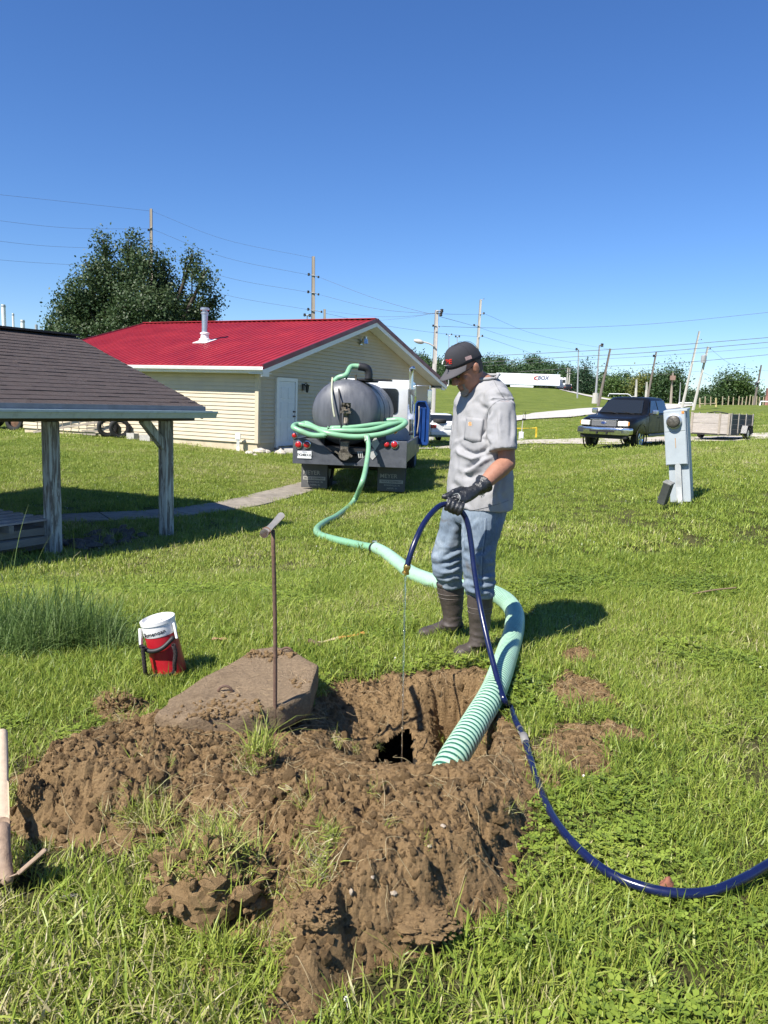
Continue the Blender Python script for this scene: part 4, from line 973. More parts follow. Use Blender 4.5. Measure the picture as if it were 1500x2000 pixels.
for x in (-.92, .92): wheel(truck, x, 5.15, .47, .26, RIM, 1 if x > 0 else -1)
MB().cyl((-.9, .95, .47), (.9, .95, .47), .09, 10).build('axle', BLK, truck); MB().box((0, 3.2, .55), (.5, 5.2, .16)).build('frame_rail', BLK, truck)
# cab
def box_loft(secs, n=6):
    """rounded-rectangle sections: (y, x_half, z0, z1, corner radius)"""
    rings = []
    for y, hx, z0, z1, cr in secs:
        ring = []
        for (cx, cz, a0) in ((hx - cr, z0 + cr, -90), (hx - cr, z1 - cr, 0), (-hx + cr, z1 - cr, 90), (-hx + cr, z0 + cr, 180)):
            for i in range(n): a = R(a0 + 90 * i / (n - 1)); ring.append(Vector((cx + cr * math.cos(a), y, cz + cr * math.sin(a))))
        rings.append(ring)
    return rings
cz1 = TP(755, 742, 20.2).z
MB().loft(box_loft([(3.95, .92, .75, cz1 - .10, .16), (4.0, .98, .72, cz1, .16), (4.9, 1.0, .72, cz1 + .02, .16), (5.35, .98, .72, cz1 - .03, .16), (5.75, .95, .72, 1.72, .12), (6.5, .9, .68, 1.62, .16), (6.6, .86, .7, 1.5, .14)])).build('cab', CABW, truck, auto=40)
MB().loft(box_loft([(3.93, .62, 1.62, cz1 - .22, .10), (3.96, .62, 1.62, cz1 - .22, .10)])).build('rear_window', GLS, truck)
for s in (-1, 1):
    MB().box((s * .985, 4.75, 1.86), (.035, .75, .5)).build('side_window', GLS, truck, bevel=.03)
    d = MB().box((s * .99, 4.75, 1.22), (.03, .95, .75)).build('door', CABW, truck, bevel=.02); MB().box((s * 1.015, 4.4, 1.45), (.02, .12, .03)).build('handle', CHROME, d)
    # mirrors
    mx_ = s * 1.36; zt = cz1 - .10
    MB().tube([(s * 1.0, 5.2, zt), (mx_, 5.05, zt), (mx_, 5.05, zt - .72), (s * 1.0, 5.2, zt - .72)], .018, 8).build('mirror_bracket', CHROME, truck)
    MB().box((mx_, 5.03, zt - .36), (.13, .05, .52)).build('mirror', CABW if s < 0 else CHROME, truck, bevel=.02)
MB().box((0, 5.62, 1.95), (1.6, .03, .5), (R(-25), 0, 0)).build('windscreen', GLS, truck, bevel=.02)
MB().box((0, 6.65, .62), (1.9, .14, .22)).build('front_bumper', CHROME, truck, bevel=.03)
for s in (-1, 1): MB().lathe([(.11, 0), (.1, .05), (.01, .06)], 16, (s * .68, 6.58, 1.15), (0, 1, 0)).build('headlight', mat('lamp_glass', (.7, .7, .66), .15), truck)
e = [TP(803, 850, 19.6), TP(803, 780, 19.6), TP(803, 728, 19.6), TP(804, 721, 19.55), TP(808, 719, 19.5)]
MB().tube(spline([(v.x, v.y, v.z) for v in e], 6), .055, 12).build('exhaust_stack', CHROME, truck, smooth=True)
MB().cyl((e[1].x, e[1].y, e[1].z - .5), (e[1].x, e[1].y, e[1].z + .25), .085, 14).build('heat_shield', STEEL, truck, auto=40)
# the blue plastic tray hung on the right side
v = P(822, 868, 19.4); bt = thing('plastic_tray', 'deep blue plastic tray hung upright on the truck side', 'tray', v, R(-14))
BLUE = mat('blue_plastic', (.008, .045, .19), .38, .15, 6)
hgt = (P(822, 784, 19.4) - v).z; wv = .34
ol = [(-wv / 2, .03), (wv / 2 - .03, .0), (wv / 2, .05), (wv / 2, hgt - .22), (wv / 2 - .10, hgt), (-wv / 2 + .05, hgt), (-wv / 2, hgt - .06)]
MB().prism(ol, .04, (0, .10, 0)).build('back', BLUE, bt, bevel=.012)
for k in range(len(ol)):
    a, b = ol[k], ol[(k + 1) % len(ol)]; MB().bar((a[0], .05, a[1]), (b[0], .05, b[1]), .11, .03, Vector((0, 1, 0)).cross(Vector((b[0] - a[0], 0, b[1] - a[1]))).normalized()).build('rim', BLUE, bt)
for dx in (-.05, .06): MB().bar((dx, .085, .1), (dx, .085, hgt - .15), .05, .03, Vector((1, 0, 0))).build('rib', BLUE, bt, bevel=.01)
MB().tube(spline([(-.1, .06, hgt - .12), (-.08, .02, hgt * .6), (-.12, .05, .25)], 6), .014, 6).build('rope', mat('rope', (.42, .38, .30), .9), bt, smooth=True)

# ---- green hoses (things of their own, resting on the truck and the lawn)
def hose_mat(name, col, col2, ring=0):
    m, n, l, b, o = _mk(name)
    at = n.new('ShaderNodeAttribute'); at.attribute_name = 'run'
    nz = noise_tex(n, l, coords(n, l), 6, 6, .6); r = ramp(n, [(.3, tuple(c * .85 for c in col)), (.7, col)]); l.new(nz.outputs[0], r.inputs[0]); out = r.outputs[0]
    nd = noise_tex(n, l, coords(n, l), 9, 7, .7, .5); rd = ramp(n, [(.54, 0.0), (.72, .55)]); l.new(nd.outputs[0], rd.inputs[0]); md_ = n.new('ShaderNodeMix'); md_.data_type = 'RGBA'; l.new(rd.outputs[0], md_.inputs[0]); l.new(out, md_.inputs[6]); md_.inputs[7].default_value = (.24, .23, .14, 1); out = md_.outputs[2]
    if ring:
        s = n.new('ShaderNodeMath'); s.operation = 'SINE'; mu = n.new('ShaderNodeMath'); mu.operation = 'MULTIPLY'; mu.inputs[1].default_value = 2 * PI / ring; hf = n.new('ShaderNodeMath'); hf.operation = 'MULTIPLY_ADD'; hf.inputs[1].default_value = .5; hf.inputs[2].default_value = .5
        l.new(at.outputs['Fac'], mu.inputs[0]); l.new(mu.outputs[0], s.inputs[0]); r2 = ramp(n, [(.0, 1.0), (.22, 1.0), (.38, 0.0)]); l.new(s.outputs[0], hf.inputs[0]); l.new(hf.outputs[0], r2.inputs[0])
        mx = n.new('ShaderNodeMix'); mx.data_type = 'RGBA'; l.new(r2.outputs[0], mx.inputs[0]); l.new(out, mx.inputs[6]); mx.inputs[7].default_value = (*col2, 1); out = mx.outputs[2]
    l.new(out, b.inputs['Base Color']); b.inputs['Roughness'].default_value = .35; return m
HGREEN = hose_mat('green_hose', (.22, .45, .27), (.02, .1, .06))
def hose(name, pts, r, m, n=14, sub=8, parent=None, ring=0, amp=0, cap=True):
    c = spline(pts, sub); d = [0]
    for k in range(1, len(c)): d.append(d[-1] + (c[k] - c[k - 1]).length)
    if ring:                       # resample so that each wire turn has its own swell
        nn = int(d[-1] / ring * 4); ss = np.linspace(0, d[-1], nn); arr = np.array([tuple(q) for q in c]); c = [Vector((np.interp(s, d, arr[:, 0]), np.interp(s, d, arr[:, 1]), np.interp(s, d, arr[:, 2]))) for s in ss]; d = list(ss)
        rr = [r + amp * math.sin(2 * PI * s / ring) for s in ss]
    else: rr = [r] * len(c) if np.isscalar(r) else list(np.interp(d, np.linspace(0, d[-1], len(r)), r))
    mb = MB(); mb.tube(c, rr, n, cap); me = bpy.data.meshes.new(name); me.from_pydata(mb.v, [], mb.f); me.update()
    me.polygons.foreach_set('use_smooth', [True] * len(me.polygons)); a = me.attributes.new('run', 'FLOAT', 'POINT')
    a.data.foreach_set('value', np.repeat(np.array(d, np.float32), n)); return link(name, me, m, parent)
def tw_(x, y, z): return tmx @ Vector((x, y, z))
coil = [P(575, 838, 15.95), P(569, 834, 16.0)]
z0 = zp1
o = hose('suction_hose', [P(640, 850, 15.85), P(610, 850, 15.86), P(585, 841, 15.9), P(573, 834, 16.0), P(582, 829, 16.25), P(610, 834, 16.1), P(640, 846, 15.84), P(690, 853, 15.80), P(740, 849, 15.82), P(775, 838, 15.9), P(792, 826, 16.1), P(780, 820, 16.5), P(750, 822, 16.6)], .056, HGREEN, 16, 8)
tag(o, 'thick green hose looped in front across the truck tail', 'hose', 'green hoses on the truck')
o = hose('suction_hose', [P(596, 832, 16.15), P(588, 829, 16.4), P(600, 827, 16.5), P(625, 838, 16.15), P(665, 841, 15.95), P(720, 840, 15.95), P(765, 829, 16.1), P(785, 826, 16.3)], .052, HGREEN, 14, 8)
tag(o, 'green hose lying behind the front loop on the truck tail', 'hose', 'green hoses on the truck')
o = hose('suction_hose', [P(640, 836, 16.02), P(690, 834, 16.0), P(740, 828, 16.1), P(775, 827, 16.25), P(795, 826, 16.4)], .046, HGREEN, 14, 8)
tag(o, 'uppermost straight green hose on the truck tail', 'hose', 'green hoses on the truck')
el = tmx @ elb[-1]
o = hose('suction_hose', [el + Vector((.08, 0, 0)), el - Vector((.15, 0, .01)), P(676, 732, 16.5), P(660, 738, 16.5), P(650, 750, 16.55), P(645, 768, 16.9), P(640, 800, 17.3)], .055, HGREEN, 14, 8)
tag(o, 'green hose curving over the top of the tank', 'hose', 'green hoses on the truck')
# ================================================================ cars
def cut(me, cutters):
    objs = []; o = bpy.data.objects.new('cutting', me); COL.objects.link(o)
    for c in cutters:
        co = bpy.data.objects.new('cutter', c); COL.objects.link(co); objs.append(co); md = o.modifiers.new('b', 'BOOLEAN'); md.operation = 'DIFFERENCE'; md.object = co; md.solver = 'EXACT'
    out = bpy.data.meshes.new_from_object(o.evaluated_get(bpy.context.evaluated_depsgraph_get()))
    for q in objs + [o]: bpy.data.objects.remove(q)
    return out
def sharpen(me, ang=32):
    bm = bmesh.new(); bm.from_mesh(me)
    for e in bm.edges:
        if len(e.link_faces) == 2 and e.calc_face_angle(0) > R(ang): e.smooth = False
    for f in bm.faces: f.smooth = True
    bm.to_mesh(me); bm.free(); return me
def ring_xy(z, hx, y0, y1, cr, n=5):
    r = []
    for cx, cy, a0 in ((hx - cr, y1 - cr, 0), (-hx + cr, y1 - cr, 90), (-hx + cr, y0 + cr, 180), (hx - cr, y0 + cr, 270)):
        for i in range(n): a = R(a0 + 90 * i / (n - 1)); r.append(Vector((cx + cr * math.cos(a), cy + cr * math.sin(a), z)))
    return r
def quad_pane(name, pts, m, parent, th=.012):
    p = [Vector(q) for q in pts]; n_ = (p[1] - p[0]).cross(p[2] - p[0]).normalized() * th
    return MB().add(p + [q - n_ for q in p], [(0, 1, 2, 3), (7, 6, 5, 4), (0, 4, 5, 1), (1, 5, 6, 2), (2, 6, 7, 3), (3, 7, 4, 0)]).build(name, m, parent, bevel=.004)
BPAINT = mat('black_car_paint', (.006, .006, .006), .35, .1, 2, coat=.12, spec=.3)
BTRIM = mat('black_trim', (.015, .015, .016), .6); GRILLE = mat('grille_mesh', (.16, .16, .165), .45, .2, 60, .4, 120, metal=.4); LAMP = mat('head_lamp', (.72, .70, .62), .12, .1, 20, coat=.8)
AMBER = mat('amber_lens', (.62, .22, .03), .25, coat=.6); DGREY = mat('underbody', (.02, .02, .02), .9)
# ---- pickup
a, b = P(1152, 882, 26.9), P(1302, 868, 32.0)
pk = thing('pickup_truck', 'black four door pickup truck parked on the gravel drive', 'pickup', (0, 0, 0), 0)
PDIR = Vector((-.62, -.785, 0)).normalized(); pk_rz = math.atan2(PDIR.y, PDIR.x) - PI / 2
fc = P(1176, 868, 27.0)          # middle of the front bumper on the ground
c0 = fc - PDIR * 2.85; zf_ = hq(fc.x, fc.y); zr_ = hq(*(fc - PDIR * 5.0).xy)
pitch_ = math.atan2(hq(*(fc - PDIR * .9).xy) - hq(*(fc - PDIR * 4.4).xy), 3.5)
pk.location = (c0.x, c0.y, (hq(*(fc - PDIR * .9).xy) + hq(*(fc - PDIR * 4.4).xy)) / 2); pk.rotation_euler = (pitch_, 0, pk_rz)
body = MB().loft(box_loft([(2.80, .66, .58, .98, .14), (2.72, .84, .54, 1.06, .18), (2.55, .94, .51, 1.11, .20), (2.2, .98, .50, 1.16, .18), (1.5, .99, .50, 1.22, .12), (1.3, .99, .50, 1.25, .10), (-1.12, .99, .50, 1.27, .08), (-1.16, .985, .50, 1.27, .08), (-1.2, .99, .50, 1.30, .07), (-2.75, .99, .52, 1.32, .07), (-2.82, .96, .55, 1.30, .07)])).mesh('body')
cuts = []
for y in (1.78, -1.75): cuts.append(MB().cyl((-1.2, y, .40), (1.2, y, .40), .46, 28).mesh('c'))
cuts.append(MB().box((0, -2.02, 1.25), (1.70, 1.50, .75)).mesh('c'))
body = sharpen(cut(body, cuts)); link('body', body, BPAINT, pk)
MB().box((0, 0, .62), (1.7, 4.6, .25)).build('underbody', DGREY, pk)
gh = MB().loft([ring_xy(1.20, .93, -1.13, 1.42, .14), ring_xy(1.45, .87, -1.10, 1.12, .22), ring_xy(1.74, .76, -1.03, .78, .28), ring_xy(1.82, .69, -.95, .66, .3), ring_xy(1.855, .48, -.7, .42, .3)]); gh.build('cab_roof', BPAINT, pk, auto=32)
quad_pane('windscreen', [(-.78, 1.36, 1.27), (.78, 1.36, 1.27), (.63, .86, 1.73), (-.63, .86, 1.73)], GLS, pk)
quad_pane('rear_window', [(.7, -1.15, 1.32), (-.7, -1.15, 1.32), (-.6, -1.06, 1.72), (.6, -1.06, 1.72)], GLS, pk)
for s in (-1, 1):
    w1 = [(.942, 1.0, 1.28), (.952, .16, 1.28), (.80, .16, 1.73), (.80, .62, 1.73)]; w2 = [(.952, .08, 1.28), (.945, -.85, 1.30), (.80, -.78, 1.73), (.80, .08, 1.73)]
    for wq in (w1, w2):
        p = [(s * x, y, z) for x, y, z in wq]
        quad_pane('side_window', p if s < 0 else p[::-1], GLS, pk)
    for y0, y1 in ((1.16, .12), (.08, -1.02)):
        d = MB().box((s * .988, (y0 + y1) / 2, .92), (.014, y0 - y1, .62)).build('door', BPAINT, pk, bevel=.006); MB().box((s * 1.002, y1 + .12, 1.12), (.02, .16, .045)).build('handle', BTRIM, d, bevel=.006)
    MB().box((s * .99, -.02, .50), (.05, 2.3, .10)).build('side_step', GRILLE, pk, bevel=.02)
    m_ = MB().box((s * 1.14, 1.0, 1.32), (.22, .12, .19)).build('mirror', CHROME, pk, bevel=.05, seg=3); MB().box((s * 1.0, 1.0, 1.27), (.16, .05, .05)).build('mirror_arm', BTRIM, m_)
    hl = MB().box((s * .68, 2.775, .93), (.36, .12, .17), (0, 0, s * R(-12))).build('headlight', LAMP, pk, bevel=.03, seg=3)
    MB().box((s * .835, 2.725, .93), (.09, .14, .13), (0, 0, s * R(-24))).build('indicator', AMBER, hl, bevel=.02)
    for y in (1.78, -1.75): MB().lathe([(.46, 0), (.50, 0), (.50, .035), (.46, .035)], 28, (s * .965, y, .42), (s, 0, 0), cap=False).build('wheel_arch', BPAINT, pk, auto=40)
    for y in (1.78, -1.75):
        o = tyre('wheel', pk, .385, .25, 30); o.location = (s * .85, y, .385); o.rotation_euler = (0, 0, R(90))
        rm = MB().lathe([(.25, -.1), (.245, .11), (.22, .115), (.20, .07), (.06, .06), (.05, .09), (.002, .095)], 24, (0, 0, 0), (0, -s, 0)).build('rim', CHROME, o, auto=30)
        for k in range(5):
            an = k * 2 * PI / 5; MB().box((.13 * math.cos(an), -s * .095, .13 * math.sin(an)), (.19, .03, .055), (0, -an, 0)).build('spoke', CHROME, o, bevel=.008)
gr = MB().box((0, 2.80, .93), (.92, .07, .22)).build('grille', GRILLE, pk, bevel=.03, seg=3); MB().box((0, 2.82, 1.055), (1.0, .05, .03)).build('chrome_strip', CHROME, gr, bevel=.01)
em = MB().lathe([(.10, 0), (.10, .012), (.088, .016)], 24, (0, 2.835, .94), (0, 1, 0)).build('emblem', CHROME, gr); em.scale = (1, 1, .45); em.location = (0, 0, .94 * .55)
e2 = MB().lathe([(.085, .0), (.002, .003)], 24, (0, 2.852, .94), (0, 1, 0)).build('emblem_field', mat('emblem_blue', (.02, .05, .22), .3), gr); e2.scale = (1, 1, .42); e2.location = (0, 0, .94 * .58)
place_text('lettering', 'Ford', .055, CHROME, gr, (0, 2.858, .94), (-1, 0, 0), (0, 0, 1), ext=.001, shear=.3)
bu = MB().loft(box_loft([(2.64, .985, .56, .79, .05), (2.86, .95, .54, .79, .07), (2.95, .70, .54, .78, .07)])).build('front_bumper', CHROME, pk, auto=40)
MB().box((0, 2.92, .66), (.9, .1, .07)).build('bumper_slot', BTRIM, bu); MB().box((0, 2.78, .48), (1.7, .14, .16)).build('valance', BTRIM, pk, bevel=.03)
for s in (-.18, .18): MB().box((s, 2.95, .60), (.05, .08, .10)).build('tow_hook', BTRIM, bu)
MB().box((0, -2.88, .60), (1.85, .12, .18)).build('rear_bumper', CHROME, pk, bevel=.03)
MB().tube([(-.72, 1.5, 1.2), (-.80, 1.42, 1.95)], .005, 5).build('antenna', BTRIM, pk)
for s in (-.3, .3): MB().bar((s - .25, 1.44, 1.245), (s + .3, 1.30, 1.33), .02, .02).build('wiper', BTRIM, pk)

# ---- white saloon seen from behind
wc = P(872, 868, 38.0); WD = Vector((-.27, 1, 0)).normalized()
car = thing('parked_car', 'white saloon car parked behind the tank truck', 'car', (wc.x, wc.y, hq(wc.x, wc.y)), math.atan2(WD.y, WD.x) - PI / 2); car.scale = (1.06, 1.06, 1.06)
CWH = mat('white_car_paint', (.76, .76, .75), .25, .04, 2, coat=.7)
body = MB().loft(box_loft([(0, .74, .42, .88, .12), (.08, .82, .32, .97, .12), (.9, .86, .28, .99, .12), (3.3, .86, .28, .92, .12), (4.2, .80, .32, .76, .14), (4.4, .66, .38, .66, .12)])).mesh('body')
sharpen(body); link('body', body, CWH, car)
for s in (-1, 1):
    for y in (.95, 3.55): MB().lathe([(.36, 0), (.36, .012), (.002, .014)], 26, (s * .855, y, .33), (s, 0, 0)).build('wheel_well', DGREY, car)
MB().loft([ring_xy(.93, .80, .42, 3.1, .2), ring_xy(1.15, .72, .75, 2.7, .2), ring_xy(1.37, .60, 1.10, 2.3, .2), ring_xy(1.40, .45, 1.3, 2.1, .2)]).build('cabin', CWH, car, auto=32)
quad_pane('rear_window', [(-.70, .50, .98), (.70, .50, .98), (.58, 1.0, 1.33), (-.58, 1.0, 1.33)], GLS, car)
for s in (-1, 1):
    p = [(s * .80, .95, .99), (s * .80, 2.7, .97), (s * .655, 2.25, 1.32), (s * .655, 1.25, 1.33)]; quad_pane('side_window', p if s > 0 else p[::-1], GLS, car)
    MB().box((s * .66, .03, .80), (.26, .1, .17)).build('tail_lamp', REDL, car, bevel=.03)
    for y in (.95, 3.55):
        o = tyre('wheel', car, .30, .2, 24); o.location = (s * .80, y, .30); o.rotation_euler = (0, 0, R(90)); MB().lathe([(.19, -.05), (.18, .07), (.05, .06), (.002, .065)], 18, (0, 0, 0), (0, -s, 0)).build('rim', STEEL, o, auto=30)
    MB().box((s * .93, 2.75, .98), (.14, .1, .1)).build('mirror', CWH, car, bevel=.03)
MB().box((0, -.04, .50), (1.6, .14, .22)).build('rear_bumper', CWH, car, bevel=.05, seg=3); MB().box((0, -.02, .80), (.34, .03, .15)).build('number_plate', MATS['plate_white'], car); MB().box((0, 4.42, .48), (1.4, .12, .2)).build('front_bumper', CWH, car, bevel=.04)
tl = car.matrix_basis @ Vector((-.30, .22, 1.06)); sp_t = thing('spare_tyre', 'black tyre lying on the boot of the white car', 'tyre', tl, rot=(R(90), 0, R(20)))
tyre('tread', sp_t, .33, .20); MB().lathe([(.2, -.03), (.05, .0), (.002, .0)], 16, (0, 0, 0), (0, 1, 0)).build('hub', BTRIM, sp_t)

# ---- wooden utility trailer
tc = P(1384, 858, 34.6); TA = R(-43)
PLK = mat('weathered_plank', (.37, .335, .30), .9, .2, 3, .4, 40, stretch=(1, 6, 6), col2=(.26, .23, .20)); PDK = mat('grey_board', (.10, .097, .092), .85, .25, 4, .3, 40)
tra = thing('utility_trailer', 'weathered wooden box trailer parked behind the meter post', 'trailer', (tc.x, tc.y, P(1440, 858, 35.5).z), TA)
TW, TL = 1.72, 2.9
for k in range(2): MB().box((0, 0, .26 + .21 + k * .445), (TW, .045, .435)).build('plank', PLK, tra, bevel=.006)
for x in (-.80, .42, .82): MB().box((x, -.036, .70), (.085, .03, .94)).build('stake', WOODG, tra)
for sx in (-1, 1):
    for k in range(4): MB().box((sx * (TW / 2 - .01), TL / 2 + .03, .34 + .225 * k), (.045, TL, .215)).build('side_board', PDK, tra, bevel=.004)
    for y in (.10, 1.0, 1.95, 2.85): MB().box((sx * (TW / 2 + .028), y, .70), (.03, .11, .96)).build('stake', PLK, tra)
    o = tyre('wheel', tra, .30, .2, 24); o.location = (sx * (TW / 2 + .17), 1.75, .28); o.rotation_euler = (0, 0, R(90)); MB().lathe([(.18, -.05), (.17, .06), (.04, .05), (.002, .055)], 16, (0, 0, 0), (0, -sx, 0)).build('rim', STEEL, o, auto=30)
    MB().add([(sx * (TW / 2 + a_), y, z) for a_ in (.05, .30) for y, z in ((1.28, .30), (1.42, .64), (2.08, .64), (2.22, .30))], [(0, 1, 5, 4), (1, 2, 6, 5), (2, 3, 7, 6)]).build('mudguard', GRILLE, tra)
MB().box((0, TL, .70), (TW - .05, .045, .88)).build('front_board', PDK, tra)
MB().box((0, TL / 2, .22), (TW - .06, TL - .06, .06)).build('floor', PDK, tra); MB().bar((0, TL, .2), (0, TL + 1.1, .26), .08, .08).build('drawbar', BTRIM, tra)
MB().tube(spline([(-.2, .3, 1.16), (.2, .2, 1.22), (.6, .4, 1.15)], 5), .025, 6).build('strap', BTRIM, tra)

# ---- articulated lorry and dark car on the hill
sa, sb = P(968, 757, 207), P(1092, 758.5, 205); sd_ = sb - sa; sd_.z = 0
LW = mat('lorry_white', (.78, .79, .80), .4, .04, 1)
semi = thing('box_trailer', 'long white box trailer on the hill top', 'lorry trailer', (sa.x, sa.y, hq(sb.x, sb.y) - .4), math.atan2(sd_.y, sd_.x))
SL = sd_.length
zt = P(1092, 732, 205).z - semi.location.z
MB().box((SL / 2, 0, (1.25 + zt) / 2), (SL, 2.6, zt - 1.25)).build('box', LW, semi, bevel=.06)
MB().box((SL / 2, -1.31, 1.28), (SL, .06, .14)).build('bottom_rail', STEEL, semi)
place_text('lettering', 'BOX', 1.35, mat('navy_print', (.02, .035, .14), .5), semi, (SL - 4.4, -1.32, zt - 1.05), (1, 0, 0), (0, 0, 1), ext=.01, bold=.03, shear=.2)
mb = MB(); c = spline([(SL - 5.6, -1.33, zt - 1.6), (SL - 6.6, -1.33, zt - 1.3), (SL - 6.5, -1.33, zt - .85), (SL - 5.7, -1.33, zt - .55)], 6); mb.tube(c, [.05 + .12 * math.sin(PI * k / (len(c) - 1)) for k in range(len(c))], 6); mb.build('swoosh', mat('red_print', (.45, .02, .03), .5), semi)
for x in (SL - 3.4, SL - 4.7):
    for s in (-1, 1): o = tyre('wheel', semi, .5, .5, 18); o.location = (x, s * 1.0, .5)
MB().box((2.6, -1.0, .7), (.2, .2, 1.2)).build('landing_leg', BTRIM, semi); MB().box((SL / 2 - 1.5, -1.25, .95), (6.0, .05, .6)).build('side_skirt', LW, semi)
c2 = P(1100, 759, 206); trc = thing('lorry_cab', 'white lorry cab at the right end of the long trailer', 'lorry', (c2.x - .2, c2.y + 2.2, hq(c2.x, c2.y) - .3), math.atan2(sd_.y, sd_.x))
MB().box((0, 0, 2.2), (2.4, 2.4, 2.8)).build('cab', LW, trc, bevel=.2); MB().box((.6, -1.22, 2.6), (.7, .05, .8)).build('side_window', GLS, trc); MB().box((1.9, 0, 1.3), (1.8, 2.2, 1.3)).build('hood', LW, trc, bevel=.2)
for x in (-.6, 1.9): o = tyre('wheel', trc, .5, .4, 18); o.location = (x, -.95, .5)
v = P(1109, 766, 196); suv = thing('parked_car', 'dark sport utility car parked on the hill by the lorry', 'car', (v.x, v.y, hq(v.x, v.y)), R(-8))
MB().loft(box_loft([(0, .85, .45, 1.0, .1), (.1, .95, .4, 1.15, .12), (3.2, .95, .4, 1.15, .12), (4.4, .9, .42, 1.0, .15)])).build('body', BPAINT, suv, auto=35); MB().loft([ring_xy(1.1, .9, .05, 3.2, .2), ring_xy(1.7, .72, .3, 2.6, .2), ring_xy(1.78, .6, .5, 2.4, .2)]).build('cabin', BPAINT, suv, auto=35)
quad_pane('rear_window', [(-.7, .08, 1.22), (.7, .08, 1.22), (.62, .22, 1.62), (-.62, .22, 1.62)], GLS, suv)
for s in (-1, 1):
    for y in (.9, 3.6): o = tyre('wheel', suv, .36, .24, 18); o.location = (s * .82, y, .36); o.rotation_euler = (0, 0, R(90))
    MB().box((s * .82, -.01, .95), (.14, .06, .22)).build('tail_lamp', REDL, suv)
# ================================================================ poles and wires
POLEW = mat('pole_wood', (.30, .26, .21), .9, .2, 2, .3, 30, stretch=(1, 1, .2)); POLED = mat('pole_dark', (.17, .145, .125), .9, .2, 2); POLEL = mat('pole_pale', (.46, .44, .40), .85, .12, 2)
WIRE = mat('wire', (.10, .10, .11), .6); GALV = mat('grey_metal', (.36, .37, .38), .5, .1, 4, metal=.3)
def pole(label, top, base, Y, r, m, arms=(), name='utility_pole', cat='pole', group='utility poles', sink=.6):
    a, b = P(*top, Y), P(*base, Y); o = thing(name, label, cat, (b.x, b.y, b.z - sink), 0, group); L0 = Vector((b.x, b.y, b.z - sink))
    MB().tube([(0, 0, 0), (a - L0)], [r * 1.25, r * .8], 10).build('shaft', m, o, auto=50)
    for px, py, px2, py2, rr in arms:
        MB().tube([P(px, py, Y - .1) - L0, P(px2, py2, Y - .1) - L0], rr, 6).build('arm', GALV, o)
        q = P(px2, py2, Y - .1) - L0; MB().lathe([(rr * 1.2, -rr * 2), (rr * 2, -rr), (rr * 1.3, 0), (rr * 2, rr), (rr * 1.2, rr * 2)], 8, q).build('insulator', BTRIM, o)
    return o
pole('tall pole rising behind the dark leafy tree', (295, 408), (296, 800), 56, .13, POLEW, [(297, 444, 290, 449, .04)])
pole('tall pole with three stub arms behind the red roof', (612, 501), (611, 800), 60, .15, POLEW, [(612, 538, 603, 536, .05), (612, 572, 602, 570, .05), (612, 607, 602, 604, .05), (612, 538, 622, 541, .04), (612, 572, 622, 575, .04), (612, 606, 628, 609, .04)])
pole('short pole top beside the tall three armed pole', (634, 604), (634, 800), 72, .13, POLEW)
pole('small floodlight mast far behind the red roof ridge', (600, 615), (600, 790), 130, .10, POLED, [(600, 616, 595, 615, .12), (600, 616, 605, 616, .12)], 'light_mast', 'mast', 'far light masts')
lp = pole('pale wooden street lamp pole beside the white car', (853, 606), (843, 850), 44, .13, POLEL, [(852, 608, 863, 607, .05), (852, 610, 861, 614, .05), (852, 636, 846, 636, .03), (850, 648, 858, 638, .015)], 'street_lamp', 'street lamp', None)
L0 = lp.location
MB().tube(spline([P(850, 678, 43.9) - L0, P(838, 671, 43.9) - L0, P(824, 667.5, 43.9) - L0], 6), .04, 8).build('lamp_arm', POLEL, lp, smooth=True)
v = P(818, 667, 43.9) - L0; MB().sphere(v, .30, 12, 8, (1, .5, .42), Euler((0, R(12), 0)).to_matrix()).build('lamp_head', POLEL, lp, smooth=True)
pole('pole with staggered arms behind the cap', (939, 585), (927, 760), 92, .17, POLEL, [(937, 614, 945, 612, .06), (935, 636, 926, 635, .06), (934, 659, 942, 656, .06), (939, 587, 945, 584, .03)])
pole('left one of two thin masts behind the cap', (877, 654), (876, 760), 170, .09, GALV, [(877, 656, 872, 653, .08), (877, 656, 882, 653, .08)], 'light_mast', 'mast', 'far light masts')
pole('right one of two thin masts behind the cap', (893, 658), (893, 760), 170, .09, GALV, [(893, 658, 890, 657, .1), (893, 658, 897, 657, .1)], 'light_mast', 'mast', 'far light masts')
pole('shorter thin lamp mast left of the dark leaning pole', (1130, 682), (1128, 772), 150, .12, GALV, [(1130, 683, 1126, 682, .12)], 'light_mast', 'mast', 'far light masts')
q = pole('tall thin lamp mast on a concrete foot by the road', (1171, 674), (1163, 780), 112, .13, GALV, [(1171, 674.5, 1176, 674, .12)], 'light_mast', 'mast', 'far light masts')
MB().lathe([(.5, 0), (.42, 1.5)], 14, (0, 0, 0)).build('concrete_foot', CONCB, q)
pole('dark pole leaning right above the pickup windscreen', (1192, 681), (1166, 798), 106, .17, POLED, [(1186, 712, 1180, 710, .04)])
pole('dark leaning pole before the round trees', (1282, 687), (1263, 782), 132, .17, POLED, [(1281, 695, 1277, 695, .1)])
pole('tallest pale leaning pole behind the meter box', (1366, 647), (1330, 800), 106, .16, POLEL, [(1363, 664, 1370, 663, .03)])
q = pole('pale leaning pole carrying a transformer', (1383, 677), (1353, 798), 106, .17, POLEL, [(1382, 682, 1387, 681, .05), (1379, 692, 1372, 696, .05)])
v = P(1374.5, 701, 105.5) - q.location; MB().lathe([(.01, -.55), (.34, -.5), (.36, .4), (.25, .5), (.01, .5)], 14, v).build('transformer', GALV, q, auto=40)
pole('dark leaning pole with a brace at the far right', (1487, 713), (1471, 795), 132, .16, POLED, [(1484, 745, 1477, 749, .12)])
